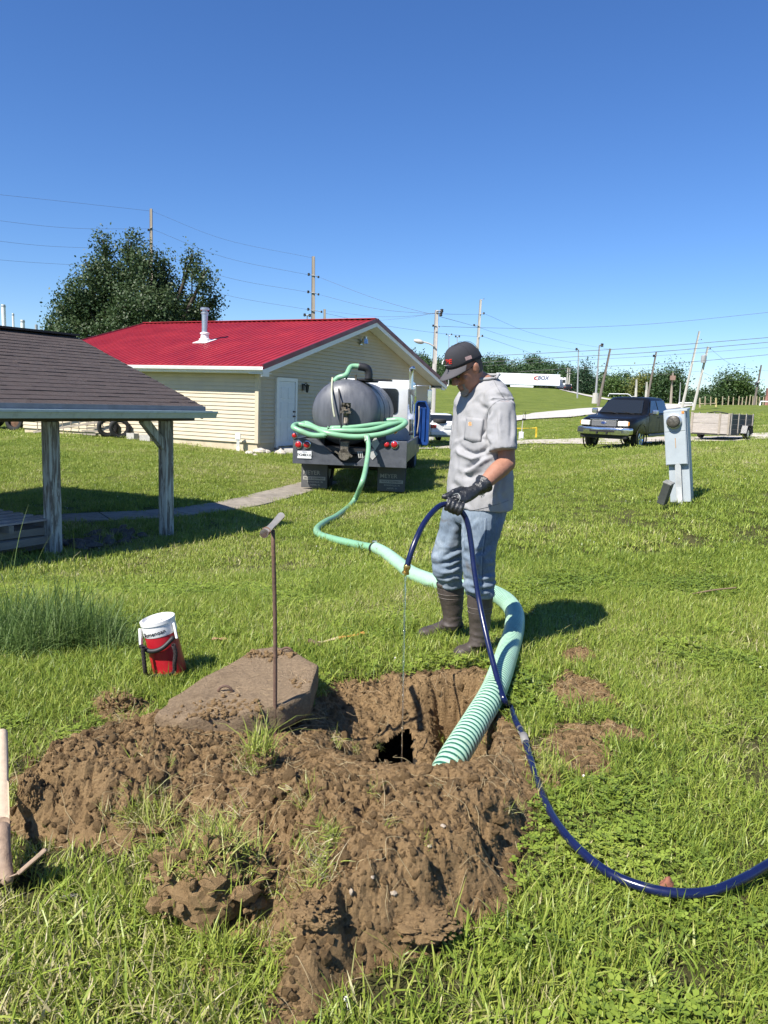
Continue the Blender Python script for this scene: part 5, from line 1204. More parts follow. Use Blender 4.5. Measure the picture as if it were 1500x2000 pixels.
q = pole('short pole topped by a box among the far trees', (1314, 728), (1310, 788), 142, .2, POLEW); v = P(1314, 738, 141.5) - q.location; MB().box(v, (.8, .6, .8)).build('box', mat('rust_box', (.28, .18, .14), .8), q)
pole('slim pole right of the boxed pole', (1329, 747), (1327, 790), 142, .10, GALV)
pole('left pole of the pair by the lorry cab', (1109, 718), (1107, 756), 200, .16, POLEL, [(1109, 727, 1105, 727, .08), (1109, 727, 1113, 727, .08)])
pole('right pole of the pair by the lorry cab', (1113, 720), (1111, 756), 202, .16, POLEL, [(1113, 730, 1109, 730, .08), (1113, 730, 1117, 730, .08)])
for px, y0, y1, lb in ((1243, 741, 778, 'left pale stub pole before the far trees'), (1263, 746, 780, 'right pale stub pole before the far trees')): pole(lb, (px, y0), (px - 1, y1), 145, .22, POLEL, name='stub_pole')
pole('reddish pole at the right edge of the view', (1499, 758), (1497, 792), 130, .25, mat('red_pole', (.30, .15, .12), .8), name='stub_pole')
def wire(label, pts, r=.016):
    o = MB().tube(spline([P(*p) for p in pts], 8), r * .72, 5, False).build('power_line', WIRE, smooth=True); tag(o, label, 'wire', 'overhead lines'); return o
wire('topmost wire crossing the sky at the left edge', [(-60, 374, 48), (120, 393, 52), (293, 412, 56)], .011)
wire('second wire from the top at the left edge', [(-60, 424, 48), (130, 445, 52), (293, 447, 56)], .011)
wire('third wire from the top at the left edge', [(-60, 464, 48), (100, 481, 52), (296, 487, 56)], .011)
wire('lowest wire at the left edge', [(-60, 502, 48), (70, 513, 52), (296, 525, 56)], .011)
wire('upper wire running from the leafy tree to the three armed pole', [(296, 412, 56), (440, 468, 58), (612, 504, 60)], .010)
wire('second wire running from the leafy tree to the three armed pole', [(296, 447, 56), (440, 503, 58), (603, 537, 60)], .012)
wire('third wire running from the leafy tree to the three armed pole', [(296, 487, 56), (440, 541, 58), (603, 571, 60)], .012)
wire('lowest wire running from the leafy tree to the three armed pole', [(296, 530, 56), (440, 576, 58), (603, 605, 60)], .012)
wire('upper wire from the three armed pole to the street lamp', [(622, 541, 60), (730, 582, 52), (832, 611, 45), (852, 609, 44)], .013)
wire('middle wire from the three armed pole to the street lamp', [(622, 575, 60), (730, 602, 52), (832, 612, 45), (852, 610, 44)], .013)
wire('lower wire from the short pole to the street lamp', [(636, 607, 70), (720, 617, 58), (790, 618, 50), (852, 612, 44)], .012)
wire('long low wire from the short pole to the pole behind the cap', [(636, 612, 70), (740, 634, 78), (850, 650, 86), (934, 658, 92)], .018)
wire('pale stay wire rising to the street lamp', [(730, 627, 60), (800, 620, 50), (846, 612, 44)], .008)
wire('level wire from the street lamp to the pole behind the cap', [(863, 613, 44), (900, 614, 65), (936, 614, 92)], .016)
wire('long wire sweeping up right from the street lamp', [(853, 637, 44), (940, 640, 50), (1075, 641, 52), (1280, 632, 52), (1540, 606, 50)], .015)
wire('sloping wire from the street lamp towards the far trees', [(858, 618, 44), (930, 638, 80), (1020, 665, 120), (1130, 684, 150)], .02)
wire('upper wire falling right from the pole behind the cap', [(945, 612, 92), (1030, 648, 110), (1110, 668, 122), (1192, 682, 106)], .02)
wire('lower wire falling right from the pole behind the cap', [(943, 657, 92), (1010, 680, 120), (1075, 703, 170)], .025)
wire('top one of four dark wires on the right', [(880, 699, 60), (997, 693, 58), (1250, 679, 54), (1540, 656, 50)], .026)
wire('second of four dark wires on the right', [(900, 711, 60), (1046, 701, 58), (1270, 688, 54), (1540, 665, 50)], .026)
wire('third and faintest of four dark wires on the right', [(920, 716, 60), (1087, 706, 58), (1280, 695, 54), (1540, 676, 50)], .014)
wire('lowest of four dark wires on the right', [(1000, 727, 60), (1153, 717, 58), (1320, 709, 54), (1540, 689, 50)], .022)
wire('slack wire between the dark leaning pole and the transformer pole', [(1182, 718, 106), (1240, 728, 112), (1300, 731, 112), (1366, 725, 106)], .022)
wire('slack wire from the transformer pole to the right edge', [(1368, 725, 106), (1410, 741, 118), (1475, 747, 130), (1540, 770, 135)], .022)
wire('thin wire from the transformer pole top to the far right pole', [(1387, 681, 106), (1430, 712, 118), (1486, 723, 132), (1540, 726, 135)], .018)

# ---- white exhaust stacks at the far left
STK = mat('stack_white', (.72, .73, .74), .5, .06, 1)
for px, y0, w_, m, lb in ((2, 604, 4, GALV, 'grey stack at the left edge above the shingle roof'), (13, 595, 7.5, STK, 'tallest white stack above the shingle roof'), (31, 612, 4, STK, 'thin white stack above the shingle roof'), (49, 625, 7.5, STK, 'shorter thick white stack above the shingle roof'), (75, 634, 5, GALV, 'grey stack nearest the leafy tree'), (88, 646, 3, POLED, 'small dark stack half hidden by the leafy tree')):
    a = P(px, y0, 125); b = P(px, 780, 125); r = w_ / 2 * 125 / 1500; o = thing('factory_stack', lb, 'stack', (b.x, b.y, b.z - 2), 0, 'factory stacks')
    MB().lathe([(r, 0), (r, a.z - o.location.z), (r * .8, a.z - o.location.z)], 16).build('shaft', m, o, auto=40)
    MB().lathe([(r * 1.08, 0), (r * 1.08, .25)], 16, (0, 0, a.z - o.location.z - .4)).build('collar', GALV, o, auto=40)

# ---- barriers, posts and rails beyond the drive
YEL = mat('yellow_paint', (.68, .48, .04), .5); PPOST = mat('fence_post', (.38, .32, .22), .9, .2, 3)
b = P(1047, 850, 38.5); o = thing('barrier_rail', 'yellow barrier rail beyond the gravel drive', 'barrier', (b.x, b.y, hq(b.x, b.y)), 0)
tp = P(1047, 836, 38.5) - o.location; lf = P(1008, 837, 38.5) - o.location
MB().cyl((0, 0, -.1), (0, 0, tp.z + .05), .045, 10).build('post', YEL, o); MB().cyl(tp, lf, .035, 10).build('rail', YEL, o); MB().cyl((lf.x, lf.y, -.1), lf, .045, 10).build('post', YEL, o)
b = P(1018, 850, 38); o = thing('marker_post', 'white utility marker with a thin mast by the yellow barrier', 'marker', (b.x, b.y, hq(b.x, b.y)), 0)
MB().box((0, 0, .16), (.22, .2, .42)).build('housing', WHITE, o, bevel=.03); MB().cyl((0, .05, 0), (.06, .05, 1.25), .022, 8).build('mast', POLEL, o); MB().box((.10, .05, .98), (.18, .06, .08)).build('bracket', BTRIM, o); MB().cyl((.15, .05, .95), (.16, .05, 1.35), .012, 6).build('aerial', BTRIM, o)
b = P(1367, 798, 118); o = thing('rail_gate', 'pale wooden rail gate on the far field', 'gate', (b.x, b.y, b.z - .1), 0)
for px in (1367, 1398.5): v = P(px, 798, 118) - o.location; t_ = P(px, 777, 118) - o.location; MB().cyl(v - Vector((0, 0, .4)), t_, .13, 8).build('post', PPOST if px == 1367 else mat('pale_yellow_paint', (.48, .40, .20), .7), o)
MB().cyl(P(1367, 789, 118) - o.location, P(1398, 788, 118) - o.location, .1, 8).build('rail', PPOST, o)
ORD = ['first', 'second', 'third', 'fourth', 'fifth', 'sixth', 'seventh', 'eighth', 'ninth', 'tenth', 'eleventh', 'twelfth', 'thirteenth', 'fourteenth']
for px in (1377, 1388, 1411, 1422, 1432, 1442, 1449, 1456, 1463, 1470, 1477, 1483, 1490, 1497):
    b = P(px, 791, 140); t_ = P(px, 774 + random.uniform(-1, 2), 140); ob = MB().tube([(0, 0, -.6), (random.uniform(-.1, .1), 0, t_.z - b.z)], [.11, .09], 7).build('fence_post', PPOST, loc=b); tag(ob, '%s fence post from the left in the far right fence line' % ORD.pop(0), 'fence post', 'far fence posts')
for pts, lb in (([(1188, 774), (1190, 769), (1226, 769.5), (1232, 773)], 'long white pipe rail right of the lamp mast'), ([(1232, 775), (1240, 774), (1246, 779)], 'short white pipe rail on the far verge')):
    ob = MB().tube([P(*p, 160) for p in pts], .10, 6).build('pipe_rail', STK); tag(ob, lb, 'rail', 'white pipe rails')
for pts, lb in (([(1324, 793), (1326, 787), (1352, 787), (1354, 792)], 'low white rail behind the leaning pale poles'), ([(1484, 792), (1486, 784), (1510, 785)], 'white rail at the right edge of the field')):
    ob = MB().tube([P(*p, 125) for p in pts], .11, 6).build('pipe_rail', STK); tag(ob, lb, 'rail', 'white pipe rails')

# ================================================================ trees
def leaf_mat(name, stops, tr=.25):
    m = grass_mat(name, stops, tr, .5); return m
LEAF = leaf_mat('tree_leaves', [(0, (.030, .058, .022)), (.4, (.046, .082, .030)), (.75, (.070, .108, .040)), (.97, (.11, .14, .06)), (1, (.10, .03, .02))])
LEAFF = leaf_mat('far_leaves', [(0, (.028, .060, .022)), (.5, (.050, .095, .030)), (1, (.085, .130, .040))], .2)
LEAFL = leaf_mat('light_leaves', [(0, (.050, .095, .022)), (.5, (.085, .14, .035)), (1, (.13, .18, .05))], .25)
LEAFC = leaf_mat('conifer_needles', [(0, (.015, .040, .018)), (1, (.04, .08, .03))], .1)
BARK = mat('bark', (.055, .045, .035), .95, .25, 3, .5, 30)
def leaves(lobes, n, size, seed, clump=0.0, up=.4, per=14, shell=.55):
    """lobes: list of (cx,cy,cz,rx,ry,rz); leaf quads gathered in small sprays"""
    g = np.random.default_rng(seed); L = np.array(lobes, float); vol = L[:, 3] * L[:, 4] * L[:, 5]; ns = n // per
    k = g.choice(len(L), ns, p=vol / vol.sum()); d = g.normal(size=(ns, 3)); d /= np.linalg.norm(d, axis=1)[:, None]
    rad = g.uniform(shell ** 3, 1.0, ns) ** (1 / 3) * (1 + .18 * g.normal(size=ns)); c = L[k, :3] + d * rad[:, None] * L[k, 3:6]
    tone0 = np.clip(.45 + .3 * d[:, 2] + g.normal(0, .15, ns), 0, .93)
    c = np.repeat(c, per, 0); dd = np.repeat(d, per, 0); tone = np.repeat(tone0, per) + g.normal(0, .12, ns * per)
    spread = clump if clump else size * 2.2; pr = c + g.normal(0, 1, c.shape) * spread + dd * g.normal(0, spread * .8, (len(c), 1))
    nn = g.normal(size=c.shape) + dd * .8 + np.array((0, 0, up)); nn /= np.linalg.norm(nn, axis=1)[:, None]
    a = np.cross(nn, g.normal(size=c.shape)); a /= np.linalg.norm(a, axis=1)[:, None] + 1e-9; b = np.cross(nn, a); s = size * g.uniform(.55, 1.2, (len(c), 1))
    V = np.stack([pr - a * s * .5, pr + b * s * .32, pr + a * s * .55, pr - b * s * .32], 1).reshape(-1, 3); F = np.arange(len(V)).reshape(-1, 4)
    me = np_mesh('crown', V, F, False); at = me.attributes.new('tone', 'FLOAT', 'POINT'); at.data.foreach_set('value', np.repeat(np.clip(tone, 0, .98), 4).astype(np.float32)); return me
def limbs(mb, base, lobes, r, seed):
    g = random.Random(seed); base = Vector(base)
    for (cx, cy, cz, rx, ry, rz) in lobes:
        c = Vector((cx, cy, cz)); m = base.lerp(c, .5) + Vector((g.uniform(-.2, .2), g.uniform(-.2, .2), -.15 * (c - base).length))
        mb.tube(spline([base, m, c, c + Vector((0, 0, rz * .5))], 5), [r * .8 * (1 - .85 * k / 15) for k in range(16)], 6)
        for _ in range(3):
            e = c + Vector((g.uniform(-1, 1) * rx, g.uniform(-1, 1) * ry, g.uniform(-.3, .9) * rz)) * .8
            mb.tube([m.lerp(c, .7), m.lerp(c, .7).lerp(e, .6) + Vector((0, 0, .1)), e], [r * .22, r * .14, r * .05], 5)
def tree_at(name, label, px, py, Y, lobes_px, n, size, m, seed, group=None, trunk=.2, cat='tree', base=None, **k):
    b = P(px, py, Y) if base is None else base; t = thing(name, label, cat, b, 0, group); g = np.random.default_rng(seed); lb = []
    for lx, ly, rx, ry in lobes_px:
        c = P(lx, ly, Y + g.uniform(-1, 1) * rx * Y / 1500 * .9) - b; s = Y / 1500; lb.append((c.x, c.y, c.z, rx * s, rx * s * .95, ry * s))
    ob = link('crown', leaves(lb, n, size, seed, **k), m, t); mb = MB(); z0 = min(q[2] - q[5] for q in lb)
    fork = Vector((np.mean([q[0] for q in lb]) * .6, 0, max(z0 * .6 + .5, 1.0))); mb.tube([(0, 0, -.8), (fork.x * .3, 0, fork.z * .5), fork], [trunk * 1.3, trunk, trunk * .9], 9); limbs(mb, fork, lb, trunk * .75, seed)
    mb.build('trunk', BARK, t, smooth=True); return t
tb = P(270, 800, 45)
tree_at('leafy_tree', 'dark green broad leafy tree behind the red roof', 0, 0, 45, [(204, 486, 20, 32), (188, 535, 32, 32), (256, 488, 25, 30), (282, 520, 28, 36), (318, 520, 20, 28), (318, 570, 38, 40), (372, 512, 19, 26), (395, 545, 24, 32), (416, 590, 18, 28), (240, 560, 46, 44), (160, 580, 38, 34), (130, 612, 32, 26), (190, 620, 55, 36), (290, 610, 65, 50), (370, 620, 45, 40), (105, 645, 22, 18), (150, 650, 40, 25), (250, 650, 60, 35)],
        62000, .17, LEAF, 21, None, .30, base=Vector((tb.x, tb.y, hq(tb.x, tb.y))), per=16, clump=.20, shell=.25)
# far wood: one mass of crowns
def outline(px): return np.interp(px, [760, 800, 830, 850, 880, 945, 980, 1010, 1035, 1050, 1065, 1100, 1130, 1160, 1200, 1222, 1260, 1290, 1305, 1322, 1334, 1342, 1372, 1395, 1407, 1440, 1470, 1485, 1500, 1540],
                                [686, 680, 682, 692, 692, 688, 694, 702, 688, 692, 700, 704, 716, 724, 732, 724, 730, 722, 722, 722, 740, 756, 756, 752, 742, 742, 752, 768, 778, 782])
g = np.random.default_rng(91); lob = []
for row, (Yb, dn) in enumerate(((240, 8), (226, 18), (214, 30))):
    px = 745.0
    while px < 1545:
        top = outline(px) + dn + g.normal(0, 4); Y = Yb + g.uniform(-5, 5) - (15 if px > 1180 else 0); s = Y / 1500
        base_y = 764 if px < 1120 else 790; rw = g.uniform(9, 15); c = P(px, top, Y); z_b = P(px, base_y + 4, Y).z; hgt = max(c.z - z_b, 2.5)
        for j in range(5):
            t_ = j / 4; lob.append((c.x + g.normal(0, rw * s * .35), Y + g.normal(0, 1.5), c.z - rw * s * .5 - t_ * hgt * .8, rw * s * (.55 + .45 * math.sin(PI * min(t_ + .2, 1))), rw * s * .9, rw * s * .75))
        px += rw * g.uniform(.75, 1.15)
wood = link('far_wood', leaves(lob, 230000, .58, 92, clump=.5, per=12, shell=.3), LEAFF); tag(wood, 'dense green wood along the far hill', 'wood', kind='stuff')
lb = [(1142, 712 + 9 * k, 2.0 + 2.4 * k, 7) for k in range(7)]
tree_at('conifer_tree', 'pointed dark conifer standing right of the lorry', 1142, 775, 205, lb, 5200, .5, LEAFC, 31, 'single far trees', .25, per=10)
tree_at('broad_tree', 'bright green bushy tree behind the lamp mast and dark pole', 1200, 788, 190, [(1200, 748, 13, 12), (1190, 762, 14, 12), (1211, 764, 15, 13), (1200, 774, 20, 11)], 5200, .5, LEAFL, 32, 'single far trees', .25, per=10)
tree_at('broad_tree', 'large round dark tree beside the boxed short pole', 1305, 790, 180, [(1300, 742, 15, 16), (1318, 740, 13, 17), (1286, 757, 16, 15), (1312, 765, 18, 16), (1295, 775, 18, 12)], 7000, .5, LEAFF, 33, 'single far trees', .3, per=10)
tree_at('broad_tree', 'tall dark tree with a narrow top left of the far right pole', 1420, 790, 180, [(1421, 738, 8, 11), (1418, 752, 13, 12), (1428, 762, 13, 12), (1405, 768, 14, 12), (1420, 778, 20, 10)], 5600, .5, LEAFF, 34, 'single far trees', .3, per=10)
tree_at('broad_tree', 'loose pale tree just right of the narrow topped tree', 1446, 790, 178, [(1440, 748, 10, 10), (1453, 751, 10, 10), (1450, 764, 14, 11), (1462, 772, 12, 10)], 4200, .5, LEAFL, 35, 'single far trees', .25, per=10)
tree_at('broad_tree', 'yellowish tree behind the two pale stub poles', 1252, 788, 185, [(1252, 748, 11, 11), (1246, 762, 12, 12), (1260, 768, 14, 12)], 3600, .5, leaf_mat('yellow_leaves', [(0, (.08, .11, .02)), (1, (.19, .19, .05))]), 36, 'single far trees', .22, per=10)

# ================================================================ meter pedestal
MET = mat('meter_grey', (.36, .40, .42), .5, .08, 4, .05, 30); MEV = 9.8; b = P(1331, 980, MEV)
mp = thing('meter_pedestal', 'light grey electric meter pedestal leaning in the grass', 'meter post', (b.x, b.y, b.z), 0, rot=(0, R(-7.5), R(-30)))
u = MEV / 1500 / math.cos(R(21))
MB().box((.0, .05, .58), (.25, .22, 1.16 * .999)).build('back_post', MET, mp, bevel=.006)
MB().box((-.015, -.07, .82), (.262, .10, .68)).build('meter_box', MET, mp, bevel=.008)
MB().box((-.015, -.122, .695), (.245, .012, .41)).build('lower_cover', MET, mp, bevel=.004); MB().box((-.015, -.122, 1.03), (.245, .012, .25)).build('upper_cover', MET, mp, bevel=.004)
MB().box((-.0, -.0, 1.17), (.285, .26, .03), (R(5), 0, 0)).build('rain_cap', MET, mp, bevel=.006)
mt = MB().lathe([(.094, .0), (.094, .03), (.080, .035)], 28, (-.02, -.127, 1.03), (0, -1, 0)).build('meter_ring', STEEL, mp, auto=40)
MB().lathe([(.080, .02), (.078, .07), (.06, .085), (.002, .088)], 28, (-.02, -.127, 1.03), (0, -1, 0)).build('meter_glass', mat('meter_dial', (.075, .07, .058), .35, .5, 30, spec=.25, col2=(.20, .19, .16)), mt, smooth=True)
MB().cyl((-.005, -.10, -.1), (-.005, -.10, .50), .035, 14).build('conduit', mat('pvc_pipe', (.44, .46, .46), .5), mp, auto=40)
MB().box((.09, -.131, 1.135), (.03, .004, .03)).build('orange_tag', mat('orange_tag', (.60, .22, .04), .6), mp); MB().box((-.015, -.131, .76), (.008, .003, .12)).build('rust_streak', mat('rust_streak', (.40, .24, .12), .8), mp)
b = P(1293, 982, 9.5); jb = thing('junction_box', 'small tilted dark junction box left of the meter pedestal', 'box', b, 0, rot=(R(8), R(16), R(-38)))
MB().box((0, 0, .13), (.10, .12, .28)).build('case', mat('box_dark', (.05, .055, .05), .6), jb, bevel=.01); MB().box((0, 0, .275), (.11, .13, .02)).build('lid', mat('box_lid', (.22, .22, .20), .6, .4, 30), jb, bevel=.005)
for k in range(3): MB().cyl((-.052, -.03 + .03 * k, .06 + .06 * k), (-.064, -.03 + .03 * k, .06 + .06 * k), .008, 6).build('bolt', STEEL, jb)
# ================================================================ the man at the hole
F_ = Vector((-.85, -.53, 0)).normalized(); L_ = Vector((-F_.y, F_.x, 0)) * 1.0; L_ = Vector((.53, -.85, 0)).normalized(); Z_ = Vector((0, 0, 1))
gN, gF = G(928, 1277), G(872, 1240)
man = thing('person', 'person in grey T-shirt, jeans and rubber boots holding a blue hose', 'person', ((gN.x + gF.x) / 2, (gN.y + gF.y) / 2, (gN.z + gF.z) / 2))
MO = man.location.copy()
def ell(c, a, b, ax=None, bx=None, n=28, pw=2.0):
    ax = L_ if ax is None else ax; bx = F_ if bx is None else bx; out = []
    for i in range(n):
        t = 2 * PI * i / n; co, si = math.cos(t), math.sin(t)
        out.append(c + ax * (a * math.copysign(abs(co) ** (2 / pw), co)) + bx * (b * math.copysign(abs(si) ** (2 / pw), si)))
    return out
def body_ring(y, l, r, Y=4.45, k=.74, grow=0.0, pw=2.2, Y2=None):
    w_ = (r - l) / 2 * Y / 1500; a = w_ / math.sqrt(.281 + .7225 * k * k); return ell(P((l + r) / 2, y, Y), a + grow, a * k + grow, pw=pw)
def tube_solid(mb, pts, rad, n=20): return mb.tube(pts, rad, n)
def remesh(mb, vox, smooth=0, sm_it=0):
    me = mb.mesh('solid'); mods = [('REMESH', dict(mode='VOXEL', voxel_size=vox, use_smooth_shade=True))]
    if sm_it: mods.append(('SMOOTH', dict(factor=.5, iterations=sm_it)))
    out = baked(me, mods); out.polygons.foreach_set('use_smooth', [True] * len(out.polygons)); return out
def fold_push(me, folds, front=True):
    """folds: (polyline in photo pixels, width px, depth m, sign profile) pushed along the normals"""
    v = get_v(me); n_ = get_n(me); px = to_px(v); cd = v - np.array((0, 0, CAMZ)); cd /= np.linalg.norm(cd, axis=1)[:, None]
    facing = np.clip(-(n_ * cd).sum(1), 0, 1); fr = sstep(.05, .35, facing); add = np.zeros(len(v))
    for pts, wd, dep in folds:
        d = np.full(len(v), 1e9); side = np.zeros(len(v)); tt = np.zeros(len(v)); m = len(pts) - 1
        for i in range(m):
            ax, ay = pts[i]; bx, by = pts[i + 1]; ex, ey = bx - ax, by - ay; q = ex * ex + ey * ey
            t = np.clip(((px[:, 0] - ax) * ex + (px[:, 1] - ay) * ey) / q, 0, 1); dx = px[:, 0] - ax - t * ex; dy = px[:, 1] - ay - t * ey; dd = np.hypot(dx, dy)
            bt = dd < d; d = np.where(bt, dd, d); side = np.where(bt, np.sign(ex * dy - ey * dx), side); tt = np.where(bt, (i + t) / m, tt)
        prof = np.exp(-(d / wd) ** 2) * (-1.0) + .9 * np.exp(-((d - wd * 1.5) / (wd * 1.0)) ** 2) * (side < 0)
        add += prof * dep * fr * np.clip(np.sin(np.clip(tt, .03, .97) * PI) * 1.6, 0, 1)
    set_v(me, v + n_ * add[:, None])
def finish(name, me, m, parent, origin=None):
    o = origin if origin is not None else MO; me.transform(Matrix.Translation(-o)); return link(name, me, m, parent)
SKIN = mat('skin', (.35, .168, .108), .55, .12, 25, .15, 160, spec=.4); SHIRT = mat('grey_cotton', (.335, .332, .338), .95, .08, 7, .3, 420, spec=.1, col2=(.255, .24, .225), c2pos=(.58, .8))
def denim_mat():
    m, n, l, b, o = _mk('washed_denim')
    v = coords(n, l, 'Object'); a = noise_tex(n, l, v, 5, 6, .65, .4); c = noise_tex(n, l, coords(n, l, 'Object', (1, 1, .25)), 160, 4, .7); dirt = noise_tex(n, l, v, 7.5, 6, .6, .8)
    r1 = ramp(n, [(.3, (.105, .140, .190)), (.52, (.180, .225, .275)), (.72, (.31, .355, .395))]); l.new(a.outputs[0], r1.inputs[0]); r2 = ramp(n, [(.3, .80), (.7, 1.15)]); l.new(c.outputs[0], r2.inputs[0])
    mx = n.new('ShaderNodeMix'); mx.data_type = 'RGBA'; mx.blend_type = 'MULTIPLY'; mx.inputs[0].default_value = 1; l.new(r1.outputs[0], mx.inputs[6]); l.new(r2.outputs[0], mx.inputs[7])
    r3 = ramp(n, [(.60, 0.0), (.74, .75)]); l.new(dirt.outputs[0], r3.inputs[0]); m2 = n.new('ShaderNodeMix'); m2.data_type = 'RGBA'; l.new(r3.outputs[0], m2.inputs[0]); l.new(mx.outputs[2], m2.inputs[6]); m2.inputs[7].default_value = (.13, .105, .08, 1)
    l.new(m2.outputs[2], b.inputs['Base Color']); b.inputs['Roughness'].default_value = .9; b.inputs['Specular IOR Level'].default_value = .15
    bp = n.new('ShaderNodeBump'); bp.inputs['Strength'].default_value = .25; bp.inputs['Distance'].default_value = .004; l.new(c.outputs[0], bp.inputs['Height']); l.new(bp.outputs[0], b.inputs['Normal']); return m
DENIM = denim_mat(); BOOT = mat('rubber_boot', (.060, .047, .040), .55, .2, 9, .1, 60, col2=(.13, .10, .075), c2pos=(.55, .8)); GLOVE = mat('glove_rubber', (.020, .021, .023), .34, .3, 25, .25, 120, spec=.6)
CAPM = mat('cap_cloth', (.030, .030, .036), .9, .12, 10, .3, 300); BRIM = mat('cap_brim', (.075, .072, .078), .9, .1, 10, .3, 300)

# --- joints
Hc = P(910, 717, 4.40); tilt = R(32)
fh = F_ * math.cos(tilt) - Z_ * math.sin(tilt); uh = Z_ * math.cos(tilt) + F_ * math.sin(tilt); lh = L_.copy()
Hm = Matrix((fh, lh, uh)).transposed()
def hd(f, l, u): return Hc + fh * f + lh * l + uh * (u * 1.14 if u < 0 else u)
shL, elL, wrL = P(984, 785, 4.27), P(990, 905, 4.23), P(935, 954, 4.09)
shR, elR, wrR = P(912, 790, 4.63), P(902, 900, 4.68), P(905, 960, 4.60)
hipN, kneeN, ankN = P(950, 985, 4.37), P(938, 1098, 4.31), P(937, 1235, 4.32)
hipF, kneeF, ankF = P(908, 985, 4.54), P(876, 1098, 4.56), P(886, 1205, 4.60)

# --- body: one continuous surface (head with features, neck, trunk, arms, legs)
mb = MB(); hr = []
# head rings from chin to crown: (u, front, back, half width)
for u_, fr_, bk_, wd_ in ((-.122, .062, .000, .022), (-.112, .080, .020, .038), (-.095, .086, .045, .050), (-.075, .088, .066, .059), (-.055, .089, .080, .064), (-.030, .088, .090, .069), (-.005, .089, .096, .073), (.02, .092, .099, .075), (.05, .092, .098, .075), (.08, .080, .088, .068), (.105, .055, .062, .050), (.118, .02, .025, .02)):
    ring = []
    for i in range(28):
        t = 2 * PI * i / 28; co, si = math.cos(t), math.sin(t); ff = (fr_ if co > 0 else bk_) * math.copysign(abs(co) ** .85, co); ring.append(hd(ff, wd_ * math.copysign(abs(si) ** .9, si), u_))
    hr.append(ring)
mb.loft(hr)
mb.tube([hd(.085, 0, .018), hd(.103, 0, -.012), hd(.117, 0, -.036), hd(.098, 0, -.044)], [.010, .013, .017, .012], 10)      # nose
for s in (-1, 1):
    mb.sphere(hd(.105, s * .013, -.038), .011, 10, 6); mb.sphere(hd(.080, s * .033, .026), .020, 10, 6, (.7, 1.2, .45), Hm); mb.sphere(hd(.070, s * .044, -.028), .022, 10, 6, (.6, .9, .7), Hm)
    e0 = hd(-.004, s * .078, -.008); mb.sphere(e0, .034, 12, 8, (.55, .22, 1.0), Hm @ Matrix.Rotation(s * .3, 3, 'Z')); mb.sphere(hd(-.012, s * .088, -.004), .028, 12, 8, (.55, .22, 1.0), Hm)
mb.tube([hd(.082, -.024, -.070), hd(.095, 0, -.068), hd(.082, .024, -.070)], [.006, .009, .006], 8); mb.tube([hd(.080, -.022, -.083), hd(.093, 0, -.084), hd(.080, .022, -.083)], [.006, .009, .006], 8)   # lips
mb.sphere(hd(.078, 0, -.107), .022, 10, 8)
nk = P(950, 752, 4.44); mb.tube([hd(-.02, 0, -.03), hd(-.035, 0, -.085), nk, nk + Vector((.0, 0, -.10))], [.062, .060, .068, .085], 20)
mb.loft([body_ring(y, l + 6, r - 6, grow=-.012) for y, l, r in ((985, 888, 982), (940, 890, 982), (890, 894, 982), (840, 896, 984), (800, 899, 986), (775, 903, 990), (757, 915, 985), (745, 925, 975))])
for sh, el, wr in ((shL, elL, wrL), (shR, elR, wrR)):
    mb.tube(spline([sh, sh.lerp(el, .5), el], 5), [.062, .060, .058, .056, .054, .052, .050, .049, .048, .047, .047], 16); mb.sphere(el, .048, 14, 10)
    mb.tube(spline([el, el.lerp(wr, .35) + Z_ * .006, el.lerp(wr, .75), wr], 5), [.047, .048, .050, .051, .051, .050, .048, .046, .043, .041, .039, .037, .035, .034, .033, .033], 16); mb.sphere(wr, .033, 12, 8, (1, 1, 1))
for h_, k_, a_ in ((hipN, kneeN, ankN), (hipF, kneeF, ankF)):
    mb.tube([h_, h_.lerp(k_, .5), k_, k_.lerp(a_, .4), a_], [.060, .055, .045, .036, .026], 16)
skin_me = remesh(mb, .0065, sm_it=3)
# eyes sockets pressed in
v = get_v(skin_me); n_ = get_n(skin_me); hv = (v - np.array(Hc)) @ np.array(Hm)
sock = np.exp(-(((np.abs(hv[:, 1]) - .033) / .015) ** 2 + ((hv[:, 2] - .004) / .011) ** 2)) * (hv[:, 0] > .05); v -= np.array(fh)[None] * (sock * .012)[:, None]
v += n_ * (fbm(v, 60, 2, .5, 3) * .0008 * (hv[:, 2] < .2))[:, None]; set_v(skin_me, v)
def shell_of(me, sel, off, name, m, parent, rough=0):
    vv = get_v(me); nn = get_n(me); keep = [p.vertices[:] for p in me.polygons if all(sel[i] for i in p.vertices)]
    ids = sorted({i for f in keep for i in f}); mp_ = {i: k for k, i in enumerate(ids)}; q = vv[ids] + nn[ids] * off
    if rough: q = q + nn[ids] * (vnoise(q, 220, 5) * rough)[:, None]
    return finish(name, mesh_from(name, q, [tuple(mp_[i] for i in f) for f in keep], True), m, parent)
body = finish('body', skin_me.copy(), SKIN, man)
HAIR = mat('grey_hair', (.12, .105, .09), .9, .3, 120, .5, 400)
shell_of(skin_me, (hv[:, 2] > -.055) & (hv[:, 2] < .05) & (hv[:, 0] < -.012) & (np.abs(hv[:, 1]) < .081) & (hv[:, 0] > -.2), .004, 'hair', HAIR, body, .002)
shell_of(skin_me, (hv[:, 2] < -.060) & (hv[:, 2] > -.14) & (hv[:, 0] > .062) & (np.abs(hv[:, 1]) < .036) & ((hv[:, 2] < -.092) | (np.abs(hv[:, 1]) > .020)), .0025, 'beard', mat('grey_beard', (.26, .23, .20), .9, .3, 150, .5, 400), body, .0015)
